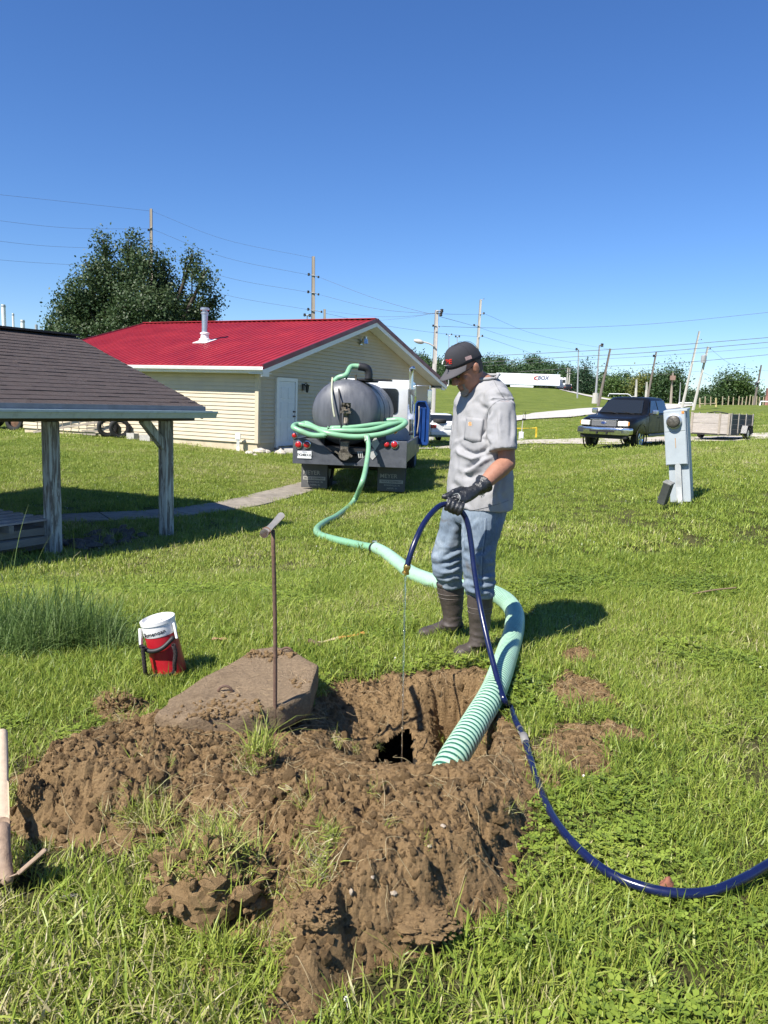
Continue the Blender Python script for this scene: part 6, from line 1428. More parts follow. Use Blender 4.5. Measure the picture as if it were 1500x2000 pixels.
# cap
mb = MB(); rings = []
for t in np.linspace(0, 1, 11):
    u_ = .036 + .104 * math.sin(t * PI / 2); s = math.cos(t * PI / 2) ** .55 if t < 1 else .02
    ring = []
    for i in range(36):
        an = 2 * PI * i / 36; co, si = math.cos(an), math.sin(an); lift = (.006 if co > .2 else -.030 * max(-co, 0)) * (1 - t); ring.append(hd((.108 if co > 0 else .112) * s * co - .002 + .006 * t, .088 * s * si, u_ + lift))
    rings.append(ring)
mb.loft(rings); cap_me = mb.mesh('crown', True); crown_v = cap_me.copy()
cap = finish('cap', cap_me, CAPM, man)
mb = MB(); nb = 16; top = []; bot = []
for j in range(6):
    q = j / 5; ring = []
    for i in range(nb + 1):
        an = (i / nb - .5) * R(128); rr = .102 + .082 * q * math.cos(an * .85) ** .6; f = rr * math.cos(an); l_ = (.088 + .006 * q) * math.sin(an) * 1.02
        u_ = .042 - .026 * q * math.cos(an) - .17 * abs(l_) * (abs(l_) / .09) * (.35 + .65 * q); ring.append(hd(f, l_, u_))
    top.append(ring); bot.append([p - uh * .0035 for p in ring])
mb.loft(top, False, False); mb.loft([r[::-1] for r in bot], False, False); mb.loft([top[-1], bot[-1]], False, False)
finish('brim', mb.mesh('brim', True), BRIM, cap)
finish('button', MB().sphere(hd(.004, 0, .141), .006, 10, 6).mesh('button', True), CAPM, cap)
for k in range(6):
    an = k * PI / 3 + PI / 6; pts = []
    for t in np.linspace(0, 1, 8):
        s = math.cos(t * PI / 2) ** .55 if t < 1 else .02; pts.append(hd(.1085 * s * math.cos(an) - .002 + .006 * t, .0885 * s * math.sin(an), .036 + .1045 * math.sin(t * PI / 2)))
    finish('seam', MB().tube(pts, .0012, 5).mesh('seam', True), CAPM, cap)
def bvh_of(me): return BVHTree.FromPolygons([tuple(q.co) for q in me.vertices], [tuple(p.vertices) for p in me.polygons])
def project_text(name, txt, size, m, parent, px, py, Y, u, v_, bv, off=.0015, sub=True, me=None, **k):
    """lettering laid on a surface, along the sight line from the camera"""
    me = text_mesh(txt, size, .0006, **k) if me is None else me; o = P(px, py, Y); u = Vector(u).normalized(); v_ = Vector(v_).normalized(); cpos = Vector((0, 0, CAMZ)); 
    for q in me.vertices:
        p = o + u * q.co.x + v_ * q.co.y; d = (p - cpos).normalized(); h_ = bv.ray_cast(cpos, d)
        q.co = (h_[0] if h_[0] is not None else p) - d * (off + q.co.z)
    return finish(name, me, m, parent)
cb = bvh_of(crown_v); RU = CROT @ Vector((1, 0, 0)); VU = CROT @ Vector((0, 1, 0))
RED = mat('red_thread', (.55, .03, .02), .7); WHT = mat('white_thread', (.75, .75, .74), .8)
project_text('lettering', 'PE', .036, RED, cap, 876, 707, 4.3, RU + VU * .10, VU, cb, .002, bold=.0012, space=1.0)
sw = MB(); pts = [(-.011, -.010), (-.009, .004), (-.002, .014), (.006, .016), (.001, .010), (-.004, .002), (-.004, -.009)]; sw.prism(pts, .0006, u=(1, 0, 0), v=(0, 1, 0), w=(0, 0, 1)); project_text('swoosh', '', 1, WHT, cap, 866.5, 708, 4.3, RU, VU, cb, .002, me=sw.mesh('swoosh'))
sw = MB(); sw.prism([(-.020, -.001), (.020, -.001), (.020, .001), (-.020, .001)], .0004, u=(1, 0, 0), v=(0, 1, 0), w=(0, 0, 1)); project_text('stitched_line', '', 1, WHT, cap, 874, 713.5, 4.3, RU + VU * .1, VU, cb, .0018, me=sw.mesh('line'))
sw = MB(); sw.prism([(-.018, -.010), (.018, -.010), (.018, .010), (-.018, .010)], .0005, u=(1, 0, 0), v=(0, 1, 0), w=(0, 0, 1)); project_text('flag_patch', '', 1, mat('flag_patch', (.38, .26, .25), .9, .4, 300), cap, 915, 699, 4.3, RU + VU * .35, VU - RU * .3, cb, .002, me=sw.mesh('patch'))
# glasses
gl = MB(); 
for s in (-1, 1):
    gl.tube([hd(.098, s * (.033 + .024 * math.cos(a)), .002 + .016 * math.sin(a)) for a in np.linspace(0, 2 * PI, 15)], .0022, 6); gl.tube([hd(.094, s * .058, .006), hd(.05, s * .074, .006), hd(-.005, s * .080, .008), hd(-.022, s * .080, -.004)], .0024, 6)
gl.tube([hd(.100, -.010, .008), hd(.104, 0, .011), hd(.100, .010, .008)], .002, 6)
gg = finish('glasses', gl.mesh('glasses', True), BTRIM, man)
for s in (-1, 1):
    q = MB(); q.loft([[hd(.097 + d_, s * (.033 + .023 * math.cos(a)), .002 + .015 * math.sin(a)) for a in np.linspace(0, 2 * PI, 15)[:-1]] for d_ in (0, .0015)]); finish('lens', q.mesh('lens'), glass('spectacle_lens', (.05, .05, .045), .04), gg)

# --- T-shirt
mb = MB(); TR = [(990, 876, 996), (975, 877, 997), (945, 879, 998), (915, 881, 997), (885, 884, 996), (855, 888, 995), (825, 891, 994), (800, 895, 993), (778, 902, 990), (760, 908, 990), (748, 920, 982), (738, 931, 970)]
mb.loft([body_ring(y, l, r, pw=2.3) for y, l, r in TR])
def sleeve(mb, a, b, r0, r1, wall=.016, rec=.05):
    d = (b - a); m = a.lerp(b, .5); c = spline([a - d * .08, a.lerp(b, .3), m, b], 4); n = len(c); rr = [r0 + (r1 - r0) * k / (n - 1) for k in range(n)]
    e = b - d.normalized() * rec; mb.tube(c + [b - d.normalized() * .002, e], rr + [r1 - wall, r1 - wall * 1.4], 24)
slE = P(983, 880, 4.21)
mb.sphere(P(972, 781, 4.32), .088, 18, 12, (1, 1, .95)); sleeve(mb, P(978, 788, 4.275), slE, .078, .074)
mb.sphere(P(915, 788, 4.6), .085, 18, 12); sleeve(mb, P(912, 792, 4.62), P(903, 880, 4.67), .082, .082)
sh_me = remesh(mb, .0075, sm_it=4)
v = get_v(sh_me); n_ = get_n(sh_me); px = to_px(v)
wr = fbm(np.c_[v[:, 0] * 1.0, v[:, 1] * 1.0, v[:, 2] * .45], 16, 3, .5, 7) * .0045 + (np.abs(fbm(v + fbm(v, 5, 2, .5, 2)[:, None] * .08, 11, 2, .5, 9)) - .3) * -.007
set_v(sh_me, v + n_ * wr[:, None])
fold_push(sh_me, [([(958, 868), (945, 882), (925, 888), (905, 880), (897, 868)], 5, .020), ([(962, 884), (940, 893), (925, 905), (915, 915), (906, 914)], 5, .022), ([(905, 925), (920, 932), (945, 920)], 6, .010), ([(958, 800), (950, 820), (948, 850), (955, 872)], 4, .014), ([(948, 840), (940, 852), (945, 862)], 4, .012),
                  ([(935, 965), (960, 950), (985, 925)], 6, .010), ([(880, 940), (895, 952), (905, 970)], 7, .008), ([(990, 990), (978, 960), (985, 935)], 6, .010), ([(960, 760), (975, 772), (1000, 780)], 4, .006), ([(970, 800), (968, 830), (972, 860)], 4, .007), ([(998, 800), (1000, 830), (997, 865)], 4, .007), ([(905, 800), (915, 830), (908, 870)], 8, .006), ([(930, 780), (940, 795), (955, 800)], 5, .006)])
# rolled hem lines
shb = bvh_of(sh_me); sh_copy = sh_me.copy(); shirt = finish('t_shirt', sh_me, SHIRT, man)
SEAM = mat('shirt_seam', (.19, .19, .20), .95)
def on_surf(bv, pts, off=.001, sub=5, Y=4.3):
    out = []; cpos = Vector((0, 0, CAMZ))
    for p in spline([Vector((a, b, 0)) for a, b in pts], sub):
        d = (P(p.x, p.y, Y) - cpos).normalized(); h_ = bv.ray_cast(cpos, d)
        if h_[0] is not None: out.append(h_[0] - d * off)
    return out
for nm, pts in (('armhole_seam', [(1008, 800), (1000, 786), (985, 780), (968, 786), (955, 800), (950, 822), (951, 845)]), ('shoulder_seam', [(963, 740), (972, 758), (985, 778)]), ('hem_seam', [(905, 1000), (940, 993), (975, 984), (996, 976)]), ('sleeve_seam', [(963, 878), (978, 882), (1004, 876)])):
    q = on_surf(shb, pts)
    if len(q) > 2: finish(nm, MB().tube(q, .0016, 5).mesh(nm, True), SEAM, shirt)
# collar band
cr = [body_ring(y, l, r, pw=2.2) for y, l, r in ((741, 927, 971), (735, 933, 967))]
cc = P(950, 741, 4.45); q = ell(P(949, 738, 4.445), .080, .070); q = [p + Z_ * (.020 if (p - cc).dot(F_) < -.02 else -.012 * max((p - cc).dot(F_) / .07, 0)) for p in q]
finish('collar', MB().tube(q + [q[0]], .009, 8).mesh('collar', True), SHIRT, shirt)
# breast pocket with a small tan tab
pm = MB(); nn = 8; W_, H_ = .098, .125
for j in range(nn + 1):
    for i in range(nn + 1): pm.v.append((-W_ / 2 + W_ * i / nn, H_ / 2 - H_ * j / nn - (.012 * (1 - abs(2 * i / nn - 1)) if j == nn else 0), 0))
pm.f = [(j * (nn + 1) + i, (j + 1) * (nn + 1) + i, (j + 1) * (nn + 1) + i + 1, j * (nn + 1) + i + 1) for j in range(nn) for i in range(nn)]; pm.mi = [0] * len(pm.f)
pk_me = pm.mesh('pocket', True); pock = project_text('pocket', '', 1, SHIRT, shirt, 925, 838, 4.3, RU - VU * .12, VU + RU * .12, shb, .0045, me=pk_me)
sd_ = pock.modifiers.new('thick', 'SOLIDIFY'); sd_.thickness = .004
tb_ = MB(); tb_.prism([(-.010, -.011), (.010, -.011), (.010, .011), (-.010, .011)], .0006, u=(1, 0, 0), v=(0, 1, 0), w=(0, 0, 1)); tab = project_text('logo_tab', '', 1, mat('tan_tab', (.62, .50, .36), .8), shirt, 918, 828, 4.3, RU, VU, shb, .0065, me=tb_.mesh('tab'))
lg = MB(); lg.tube(spline([(.005, .006, 0), (-.002, .008, 0), (-.006, .002, 0), (-.004, -.006, 0), (.004, -.006, 0), (.005, -.001, 0), (0, .0, 0)], 4), .0022, 6); project_text('logo_mark', '', 1, mat('orange_mark', (.72, .27, .03), .7), shirt, 918, 828, 4.3, RU, VU, shb, .0075, me=lg.mesh('mark'))

# --- jeans
mb = MB(); mb.loft([body_ring(y, l, r, pw=2.3) for y, l, r in ((945, 888, 984), (975, 884, 986), (1005, 880, 983), (1022, 886, 978))])
def leg(mb, rings, ax=None):
    rr = []
    for y, l, r, Y in rings: w_ = (r - l) / 2 * Y / 1500; a = w_ / math.sqrt(.281 + .7225 * 1.08 ** 2); rr.append(ell(P((l + r) / 2, y, Y), a, a * 1.08, pw=2.1))
    mb.loft(rr)
leg(mb, [(985, 905, 992, 4.39), (1010, 901, 988, 4.37), (1040, 901, 978, 4.34), (1070, 902, 970, 4.32), (1098, 901, 966, 4.31), (1120, 903, 964, 4.31), (1142, 904, 967, 4.31), (1156, 909, 966, 4.315), (1166, 916, 962, 4.32)])
leg(mb, [(985, 868, 950, 4.53), (1010, 862, 935, 4.54), (1040, 856, 918, 4.55), (1070, 847, 908, 4.555), (1095, 842, 905, 4.555), (1112, 844, 905, 4.56), (1130, 850, 905, 4.575), (1142, 854, 904, 4.585), (1148, 858, 900, 4.59)])
jm = remesh(mb, .0075, sm_it=3); v = get_v(jm); n_ = get_n(jm); px = to_px(v)
low = sstep(1040, 1130, px[:, 1]); wr = fbm(np.c_[v[:, 0] * .6, v[:, 1] * .6, v[:, 2] * 1.5], 16, 3, .5, 17) * (.004 + .007 * low) + np.sin(v[:, 2] * 105 + fbm(v, 12, 2, .5, 3) * 3.0) * .0035 * sstep(1095, 1150, px[:, 1])
set_v(jm, v + n_ * wr[:, None])
fold_push(jm, [([(905, 1068), (885, 1078), (862, 1090)], 4, .012), ([(900, 1085), (880, 1097), (860, 1102)], 4, .012), ([(898, 1100), (880, 1112), (856, 1112)], 4, .010), ([(905, 1125), (885, 1122), (865, 1130)], 4, .010), ([(962, 1118), (945, 1124), (925, 1122)], 4, .010), ([(964, 1136), (945, 1140), (918, 1134)], 4, .012), ([(964, 1150), (940, 1153), (915, 1148)], 4, .010), ([(905, 1010), (903, 1040), (902, 1080)], 5, .012), ([(930, 1010), (912, 1030), (905, 1050)], 5, .008), ([(962, 1060), (945, 1075), (925, 1082)], 5, .008), ([(880, 1020), (872, 1050), (860, 1070)], 7, .006), ([(975, 1005), (968, 1030), (965, 1060)], 5, .007)])
jb_ = bvh_of(jm); jeans = finish('jeans', jm, DENIM, man)
DST = mat('denim_stitch', (.30, .36, .42), .9)
for dx in (-1.6, 1.6):
    q = on_surf(jb_, [(949 + dx, 1012), (948 + dx, 1040), (943 + dx, 1080), (941 + dx, 1120), (941 + dx, 1152)])
    if len(q) > 2: finish('side_seam', MB().tube(q, .0018, 5).mesh('side_seam', True), DST if dx < 0 else mat('denim_dark', (.07, .10, .15), .9), jeans)

# --- boots
def boot(top, ank, toe, heel, rt, ra_, lab):
    d = (toe - heel); d.z = 0; L = d.length; d.normalize(); s = Vector((d.y, -d.x, 0)); zg = min(toe.z, heel.z)
    mb = MB(); ax = (ank - top); c = spline([top, top.lerp(ank, .5), ank, ank + Vector((0, 0, -.06)) + d * .01], 5); n = len(c)
    rr = []
    for k, p in enumerate(c):
        t = k / (n - 1); r_ = rt + (ra_ - rt) * sstep(0, .75, t) ; rr.append([p + s * (r_ * .94 * math.cos(a)) + d * (r_ * 1.08 * math.sin(a)) for a in np.linspace(0, 2 * PI, 25)[:-1]])
    inner = [[p + (q - p) * .90 for q in ring] for p, ring in ((c[0], rr[0]),)]; dn = [q - Vector((0, 0, .035)) for q in inner[0]]
    mb.loft([dn, inner[0], rr[0]] + rr[1:])
    fr = []
    for t, hw_, h0, h1 in ((0, .026, .012, .075), (.05, .036, .004, .10), (.18, .041, .0, .125), (.34, .040, .0, .118), (.5, .042, .0, .088), (.66, .047, .0, .072), (.82, .046, .0, .064), (.93, .036, .002, .052), (.99, .018, .008, .036)):
        p = heel + d * (L * t); fr.append([Vector((p.x, p.y, zg)) + s * (hw_ * math.copysign(abs(math.cos(a)) ** .75, math.cos(a))) + Z_ * (h0 + (h1 - h0) * (.5 + .5 * math.copysign(abs(math.sin(a)) ** .8, math.sin(a)))) for a in np.linspace(0, 2 * PI, 25)[:-1]])
    mb.loft(fr); me = remesh(mb, .006, sm_it=3); v = get_v(me); n_ = get_n(me)
    zz = v[:, 2] - zg; set_v(me, v + n_ * (fbm(np.c_[v[:, 0] * .5, v[:, 1] * .5, v[:, 2]], 30, 3, .5, 5) * .0025 + np.sin(zz * 140 + fbm(v, 14, 2, .5, 8) * 3) * .0016 * np.exp(-((zz - .13) / .05) ** 2))[:, None])
    o = finish('boot', me, BOOT, man)
    for t in (.30, .42): 
        p = top.lerp(ank, t); r_ = rt + (ra_ - rt) * sstep(0, .75, t * .75) + .0005; finish('band', MB().tube([p + s * (r_ * .95 * math.cos(a)) + d * (r_ * 1.09 * math.sin(a)) for a in np.linspace(0, 2 * PI, 33)], .0022, 5).mesh('band', True), mat('boot_band', (.13, .11, .095), .6), o)
    sl = MB(); ol = []
    for t, hw_ in ((.0, .028), (.06, .040), (.2, .044), (.4, .042), (.62, .050), (.82, .049), (.95, .034), (1.0, .012)): ol.append((t, hw_))
    poly = [(L * t - .004, h) for t, h in ol] + [(L * t - .004, -h) for t, h in ol[::-1]]; sl.prism(poly, .022, (heel.x, heel.y, zg - .010), u=tuple(d), v=tuple(s), w=(0, 0, 1)); me2 = sl.mesh('sole'); finish('sole', me2, mat('boot_sole', (.035, .03, .027), .8, .3, 20), o)
    return o
def gz(px, py): q = G(px, py); q.z = hq(q.x, q.y); return q
boot(P(879, 1138, 4.60), P(884, 1203, 4.62), gz(816, 1246), gz(902, 1236), .083, .057, 'far')
boot(P(938, 1160, 4.32), P(936, 1240, 4.34), gz(886, 1285), gz(952, 1277), .073, .054, 'near')

# --- gloves (left one closed on the hose)
gp = P(888, 990, 3.99); t_h = (P(868, 984, 3.99) - P(906, 1001, 3.985)).normalized(); wdir = (wrL - gp); e1 = (wdir - t_h * wdir.dot(t_h)).normalized(); e2 = t_h.cross(e1); e2 = e2 if e2.y < 0 else -e2
mb = MB(); kn = gp + e1 * .036 + e2 * .012
palm0 = wrL + (wrL - kn).normalized() * .0
rings = []
for t, a_, b_ in ((0, .036, .030), (.25, .040, .031), (.55, .045, .028), (.8, .047, .024), (1.0, .044, .018)):
    c = wrL.lerp(kn, t); rings.append([c + t_h * (a_ * math.cos(q)) + e2 * (b_ * math.sin(q)) for q in np.linspace(0, 2 * PI, 21)[:-1]])
mb.loft(rings)
for i, (off, ln) in enumerate(((.034, 1.0), (.012, 1.08), (-.011, 1.0), (-.033, .86))):
    base = gp + t_h * off; pts = [base + e1 * .040 + e2 * .010]
    for an in np.linspace(R(60), R(60 + 225 * ln), 9): pts.append(base + (e1 * math.cos(an) + e2 * math.sin(an)) * .0285 + t_h * .002)
    mb.tube(pts, [.0125, .0135] + [.0128] * 4 + [.012] * 2 + [.0112, .010], 10); mb.sphere(pts[-1], .0105, 8, 6)
tp = [wrL.lerp(kn, .30) + t_h * .034, wrL.lerp(kn, .62) + t_h * .056 + e2 * .008, gp + e1 * .030 + t_h * .060 + e2 * .016, gp + e1 * .022 + t_h * .074 + e2 * .014]
mb.tube(spline(tp, 4), [.019] * 3 + [.0175] * 3 + [.0155] * 3 + [.0145] * 2 + [.0135, .012], 12); mb.sphere(tp[-1], .012, 10, 8)
fdir = (elL - wrL).normalized(); cu = spline([wrL - fdir * .02, wrL + fdir * .02, wrL + fdir * .035, wrL + fdir * .050], 4); n = len(cu)
mb.tube(cu + [cu[-1] - fdir * .002, cu[-1] - fdir * .04], [.037 + (.058 - .037) * k / (n - 1) for k in range(n)] + [.046, .042], 22)
gm_ = remesh(mb, .0042, sm_it=2); v = get_v(gm_); n_ = get_n(gm_); set_v(gm_, v + n_ * (fbm(v, 45, 3, .55, 12) * .0022)[:, None])
glb = bvh_of(gm_); glove = finish('glove', gm_, GLOVE, man); GPR = mat('glove_print', (.42, .45, .42), .7)
project_text('lettering', '10', .026, GPR, glove, 942, 968, 4.1, RU + VU * .75, VU - RU * .5, glb, .0012, bold=.0008)
q = on_surf(glb, [(885, 966), (894, 964), (899, 972), (896, 980)], .0012, 5, 4.0)
if len(q) > 2: finish('cuff_line', MB().tube(q, .0014, 5).mesh('cuff_line', True), GPR, glove)
mb = MB(); mb.tube([wrR, wrR.lerp(P(900, 985, 4.58), .6), P(898, 992, 4.57)], [.038, .042, .030], 14)
for k in range(4): b = P(893 + k * 4, 990, 4.56 + .012 * k); mb.tube(spline([b, b - Z_ * .035, b - Z_ * .06 + F_ * .012], 4), [.0125] * 5 + [.011] * 4, 8)
mb.tube([P(892, 975, 4.55), P(886, 986, 4.54), P(884, 994, 4.54)], [.014, .013, .011], 8); mb.tube([wrR, wrR.lerp(elR, .3)], [.040, .055], 16)
finish('glove', remesh(mb, .006, sm_it=1), GLOVE, man)
# ================================================================ hoses at the hole
gr_w = gp
BHOSE = mat('blue_hose', (.006, .010, .050), .25, .15, 8, spec=.6)
def onz(px, py, off): q = GS(px, py); return Vector((q.x, q.y, q.z + off))
tipq = P(795, 1108, 3.72)
bpts = [tipq, P(801, 1085, 3.73), P(812, 1055, 3.76), P(828, 1022, 3.83), P(848, 997, 3.91), P(866, 985, 3.97), gp + t_h * .012, gp - t_h * .030 - e1 * .002, P(912, 1018, 3.99), P(920, 1060, 3.98), P(926, 1110, 3.95), P(937, 1180, 3.88), P(952, 1250, 3.76), P(970, 1320, 3.60), P(984, 1365, 3.46)]
gq = [onz(996, 1392, .03), onz(1008, 1418, .018), onz(1022, 1443, .016), onz(1033, 1480, .016), onz(1048, 1530, .02), onz(1066, 1585, .03), onz(1092, 1640, .045), onz(1130, 1688, .05), onz(1180, 1730, .05), onz(1240, 1758, .05), onz(1310, 1774, .05), onz(1380, 1772, .05), onz(1440, 1752, .055), onz(1490, 1726, .06), onz(1545, 1690, .06), onz(1620, 1640, .05)]
for hx_, hy_ in ((1.85, 2.75), (2.6, 2.7), (3.3, 2.1), (3.7, 1.0), (3.6, -.4)): gq.append(Vector((hx_, hy_, hq(hx_, hy_) + .045)))
bh_ = hose('water_hose', bpts + gq, .0145, BHOSE, 14, 8); tag(bh_, 'dark blue rubber water hose curving from the gloved hand across the grass', 'hose')
hj = gq[2]; MB().tube([hj.lerp(gq[1], .5), hj, hj.lerp(gq[3], .4)], .0175, 12).build('coupling', mat('grey_coupling', (.20, .19, .18), .5), bh_, smooth=True)
nz = thing('hose_nozzle', 'brass hose end pointing down over the hole', 'nozzle', tipq); d = (P(793, 1116, 3.72) - P(797, 1100, 3.72)).normalized()
MB().lathe([(.0165, -.012), (.0175, -.010), (.0175, .006), (.015, .010), (.015, .022), (.0185, .024), (.0185, .034), (.013, .036)], 16, (0, 0, 0), d).build('coupling', mat('brass', (.55, .38, .12), .3, .2, 40, metal=.9), nz, auto=35)
me, n, l, b, o = _mk('water'); b.inputs['Base Color'].default_value = (.9, .93, .92, 1); b.inputs['Roughness'].default_value = .03; b.inputs['Transmission Weight'].default_value = 1.0; b.inputs['IOR'].default_value = 1.33
wq0 = tipq + d * .036; wend = GS(787, 1452); wp = []; wr_ = []
for k in range(46):
    t = k / 45; wp.append(Vector((wq0.x + (wend.x - wq0.x) * t ** 1.2, wq0.y + (wend.y - wq0.y) * t ** 1.2, wq0.z + (min(wend.z, -.2) - wq0.z) * t))); wr_.append((.0052 - .0030 * t) * (1 + .35 * math.sin(k * 1.9) * (1 - t * .5)))
o = MB().tube(wp, wr_, 8).build('water_stream', MATS['water'], smooth=True); tag(o, 'thin stream of water falling from the hose into the hole', 'water')
# big green suction hose on the lawn: thin run from the truck, clamp, thick run to the hole
run = [P(717, 852, 15.7), P(720, 872, 15.55), P(716, 905, 15.2), P(708, 940, 14.4)]
run += [onz(690, 985, .05), onz(660, 1012, .05), onz(635, 1026, .05), onz(619, 1040, .05), onz(625, 1052, .05), onz(655, 1062, .05), onz(700, 1073, .05), onz(732, 1080, .05)]
run[0] = P(717, 850, 15.72)
o = hose('suction_hose', run, .050, HGREEN, 14, 10); tag(o, 'green hose running from the truck tail down over the lawn', 'hose')
o = MB().tube([P(717, 852, 15.71), P(718, 862, 15.64)], .062, 14).build('hose_coupling', mat('pale_coupling', (.50, .56, .46), .5), smooth=False); tag(o, 'pale coupling on the hose hanging from the truck tail', 'coupling')
ca, cb_ = onz(724, 1079, .055), onz(738, 1083, .06); dd_ = (cb_ - ca).normalized(); cl = thing('hose_clamp', 'dark clamp joining the thin and thick green hoses', 'clamp', (ca + cb_) / 2)
MB().lathe([(.058, -.02), (.064, -.018), (.064, .018), (.070, .02)], 18, (0, 0, 0), dd_).build('band', BTRIM, cl, auto=40); MB().box((0, 0, .07), (.05, .02, .03)).build('bolt', STEEL, cl)
HRING = hose_mat('ribbed_green_hose', (.36, .58, .41), (.010, .10, .075), 0); HRB = hose_mat('striped_green_hose', (.42, .64, .46), (.020, .11, .075), .028)
thick = [onz(734, 1081, .06), onz(752, 1092, .065), onz(775, 1112, .07), onz(800, 1133, .07), onz(830, 1147, .07), onz(865, 1158, .07), onz(905, 1165, .07), onz(950, 1172, .07), onz(985, 1190, .07), onz(1003, 1215, .07), onz(1003, 1248, .07)]
tail = [onz(992, 1290, .07), P(966, 1345, 3.62), P(935, 1400, 3.36), P(904, 1450, 3.16), P(880, 1490, 3.03), P(860, 1530, 2.94), P(842, 1580, 2.88), P(830, 1640, 2.84)]
full = thick + tail
def hose2(name, pts, r, m, ring, amp):
    return hose(name, pts, r, m, 20, 10, None, ring, amp)
hs_ = hose2('suction_hose', full, .062, HRB, .028, .0022); tag(hs_, 'thick ribbed pale green suction hose going into the hole', 'hose')
# fade of the ribs where the old smooth cover is on: second material slot on the first stretch
hs_.data.materials.append(HRING); rv = np.empty(len(hs_.data.vertices), np.float32); hs_.data.attributes['run'].data.foreach_get('value', rv); cut_at = rv.max() * .50
hs_.data.polygons.foreach_set('material_index', [1 if rv[p.vertices[0]] < cut_at else 0 for p in hs_.data.polygons])

# ================================================================ things round the hole
# probe rod
rb = GS(538, 1432); rt_ = P(533, 1035, rb.y - .02); pr = thing('probe_rod', 'rusty steel probe rod with T handle stuck upright in the soil', 'probe rod', rb)
RUST = mat('rusty_steel', (.12, .070, .048), .75, .3, 20, .3, 80, col2=(.20, .11, .06)); top_ = rt_ - rb
MB().tube(spline([(0, 0, -.15), top_ * .5 + Vector((.004, 0, 0)), top_], 6), .0085, 10).build('shaft', RUST, pr, smooth=True)
ha, hb = P(516, 1042, rb.y - .16) - rb, P(549, 1008, rb.y + .18) - rb
MB().cyl(ha, hb, .0165, 14).build('handle', mat('grey_handle', (.24, .23, .21), .6, .2, 14), pr, auto=40)
MB().cyl(ha, ha.lerp(hb, .12), .018, 14).build('worn_end', RUST, pr, auto=40)
o = MB().tube([onz(508, 1131, .03), onz(538, 1138, .03)], .006, 6).build('stick', mat('twig', (.22, .15, .09), .9)); tag(o, 'short brown stick lying behind the probe rod', 'stick', 'sticks')
# concrete lid
LID = soil_mat('soiled_concrete', (.36, .262, .165), (.50, .385, .26), (.22, .155, .095)); 
lp_ = [(300, 1398), (330, 1368), (400, 1322), (501, 1266), (532, 1260), (566, 1266), (621, 1300), (607, 1348), (560, 1375), (478, 1392), (420, 1398), (350, 1408)]
ctr = G(465, 1335, .07); lid = thing('concrete_slab', 'soil covered concrete lid slab lying beside the hole', 'slab', (ctr.x, ctr.y, ctr.z - .07))
def lidz(x, y): return .175 + .05 * (x + .1) + .03 * (y - .0)
tp_ = []
for a, b in lp_:
    q = G(a, b, .10); 
    for _ in range(4): q = G(a, b, lid.location.z + lidz(q.x - lid.location.x, q.y - lid.location.y))
    tp_.append(q - lid.location)
mb = MB(); n = len(tp_); c = sum(tp_, Vector()) / n; rg = []
for f in (1.0, .985, .8, .55, .3, .08): rg.append([c + (p - c) * f + Vector((0, 0, .0 if f < .99 else -.012)) for p in tp_])
mb.loft([[p - Vector((0, 0, .10)) for p in rg[0]]] + rg)
me = mb.mesh('slab'); bm = bmesh.new(); bm.from_mesh(me); bmesh.ops.subdivide_edges(bm, edges=bm.edges, cuts=3, use_grid_fill=True); bm.to_mesh(me); bm.free()
v = get_v(me); nn_ = get_n(me); set_v(me, v + nn_ * (fbm(v, 14, 4, .55, 6) * .006)[:, None]); me.polygons.foreach_set('use_smooth', [True] * len(me.polygons)); link('slab', me, LID, lid)
lidb = BVHTree.FromPolygons([tuple(q) for q in v], [tuple(p.vertices) for p in me.polygons])
def lidp(px, py):
    d = (P(px, py, 3) - Vector((0, 0, CAMZ))).normalized(); h_ = lidb.ray_cast(Vector((0, 0, CAMZ)) - lid.location, d); return h_[0]
for px, py in ((560, 1274), (440, 1350)):
    q = lidp(px, py)
    if q is not None: MB().tube([q + Vector((.03 * math.cos(a), 0, .028 * math.sin(a) - .004)) for a in np.linspace(0, PI, 9)], .006, 8).build('lifting_ring', RUST, lid, smooth=True)
g = np.random.default_rng(44); it = []
for _ in range(46):
    px, py = g.uniform(360, 600), g.uniform(1285, 1385); q = lidp(px, py)
    if q is None or q.z < .05: continue
    a = g.uniform(0, 6.28); ln = g.uniform(.012, .055); p2 = q + Vector((math.cos(a) * ln, math.sin(a) * ln, .001)); it.append(([q + Vector((0, 0, .002)), q.lerp(p2, .5) + Vector((0, 0, .003)), p2 + Vector((0, 0, .002))], .0013))
strand_mesh(it, 4).build('root_scraps', mat('pale_root', (.42, .31, .18), .9), lid)
bt_ = [(q.x, q.y) for q in [lidp(g.normal(530, 30), g.normal(1280, 8)) for _ in range(70)] if q is not None]
mb = MB()
for px, py, sx, sy, n in ((525, 1278, 30, 7, 90), (450, 1382, 40, 10, 120), (585, 1335, 12, 8, 25), (400, 1395, 30, 6, 60)):
    for _ in range(n):
        q = lidp(g.normal(px, sx), g.normal(py, sy))
        if q is not None: s = abs(g.normal(.004, .004)) + .002; mb.sphere(q + Vector((0, 0, s * .4)), s, 6, 4, (1, g.uniform(.7, 1.2), .8))
me = mb.mesh('crumbs'); v = get_v(me); set_v(me, v + np.c_[vnoise(v, 90, 1), vnoise(v, 90, 2), vnoise(v, 90, 3)] * .003); o = link('crumbs', me, SOIL, lid); o['kind'] = 'stuff'

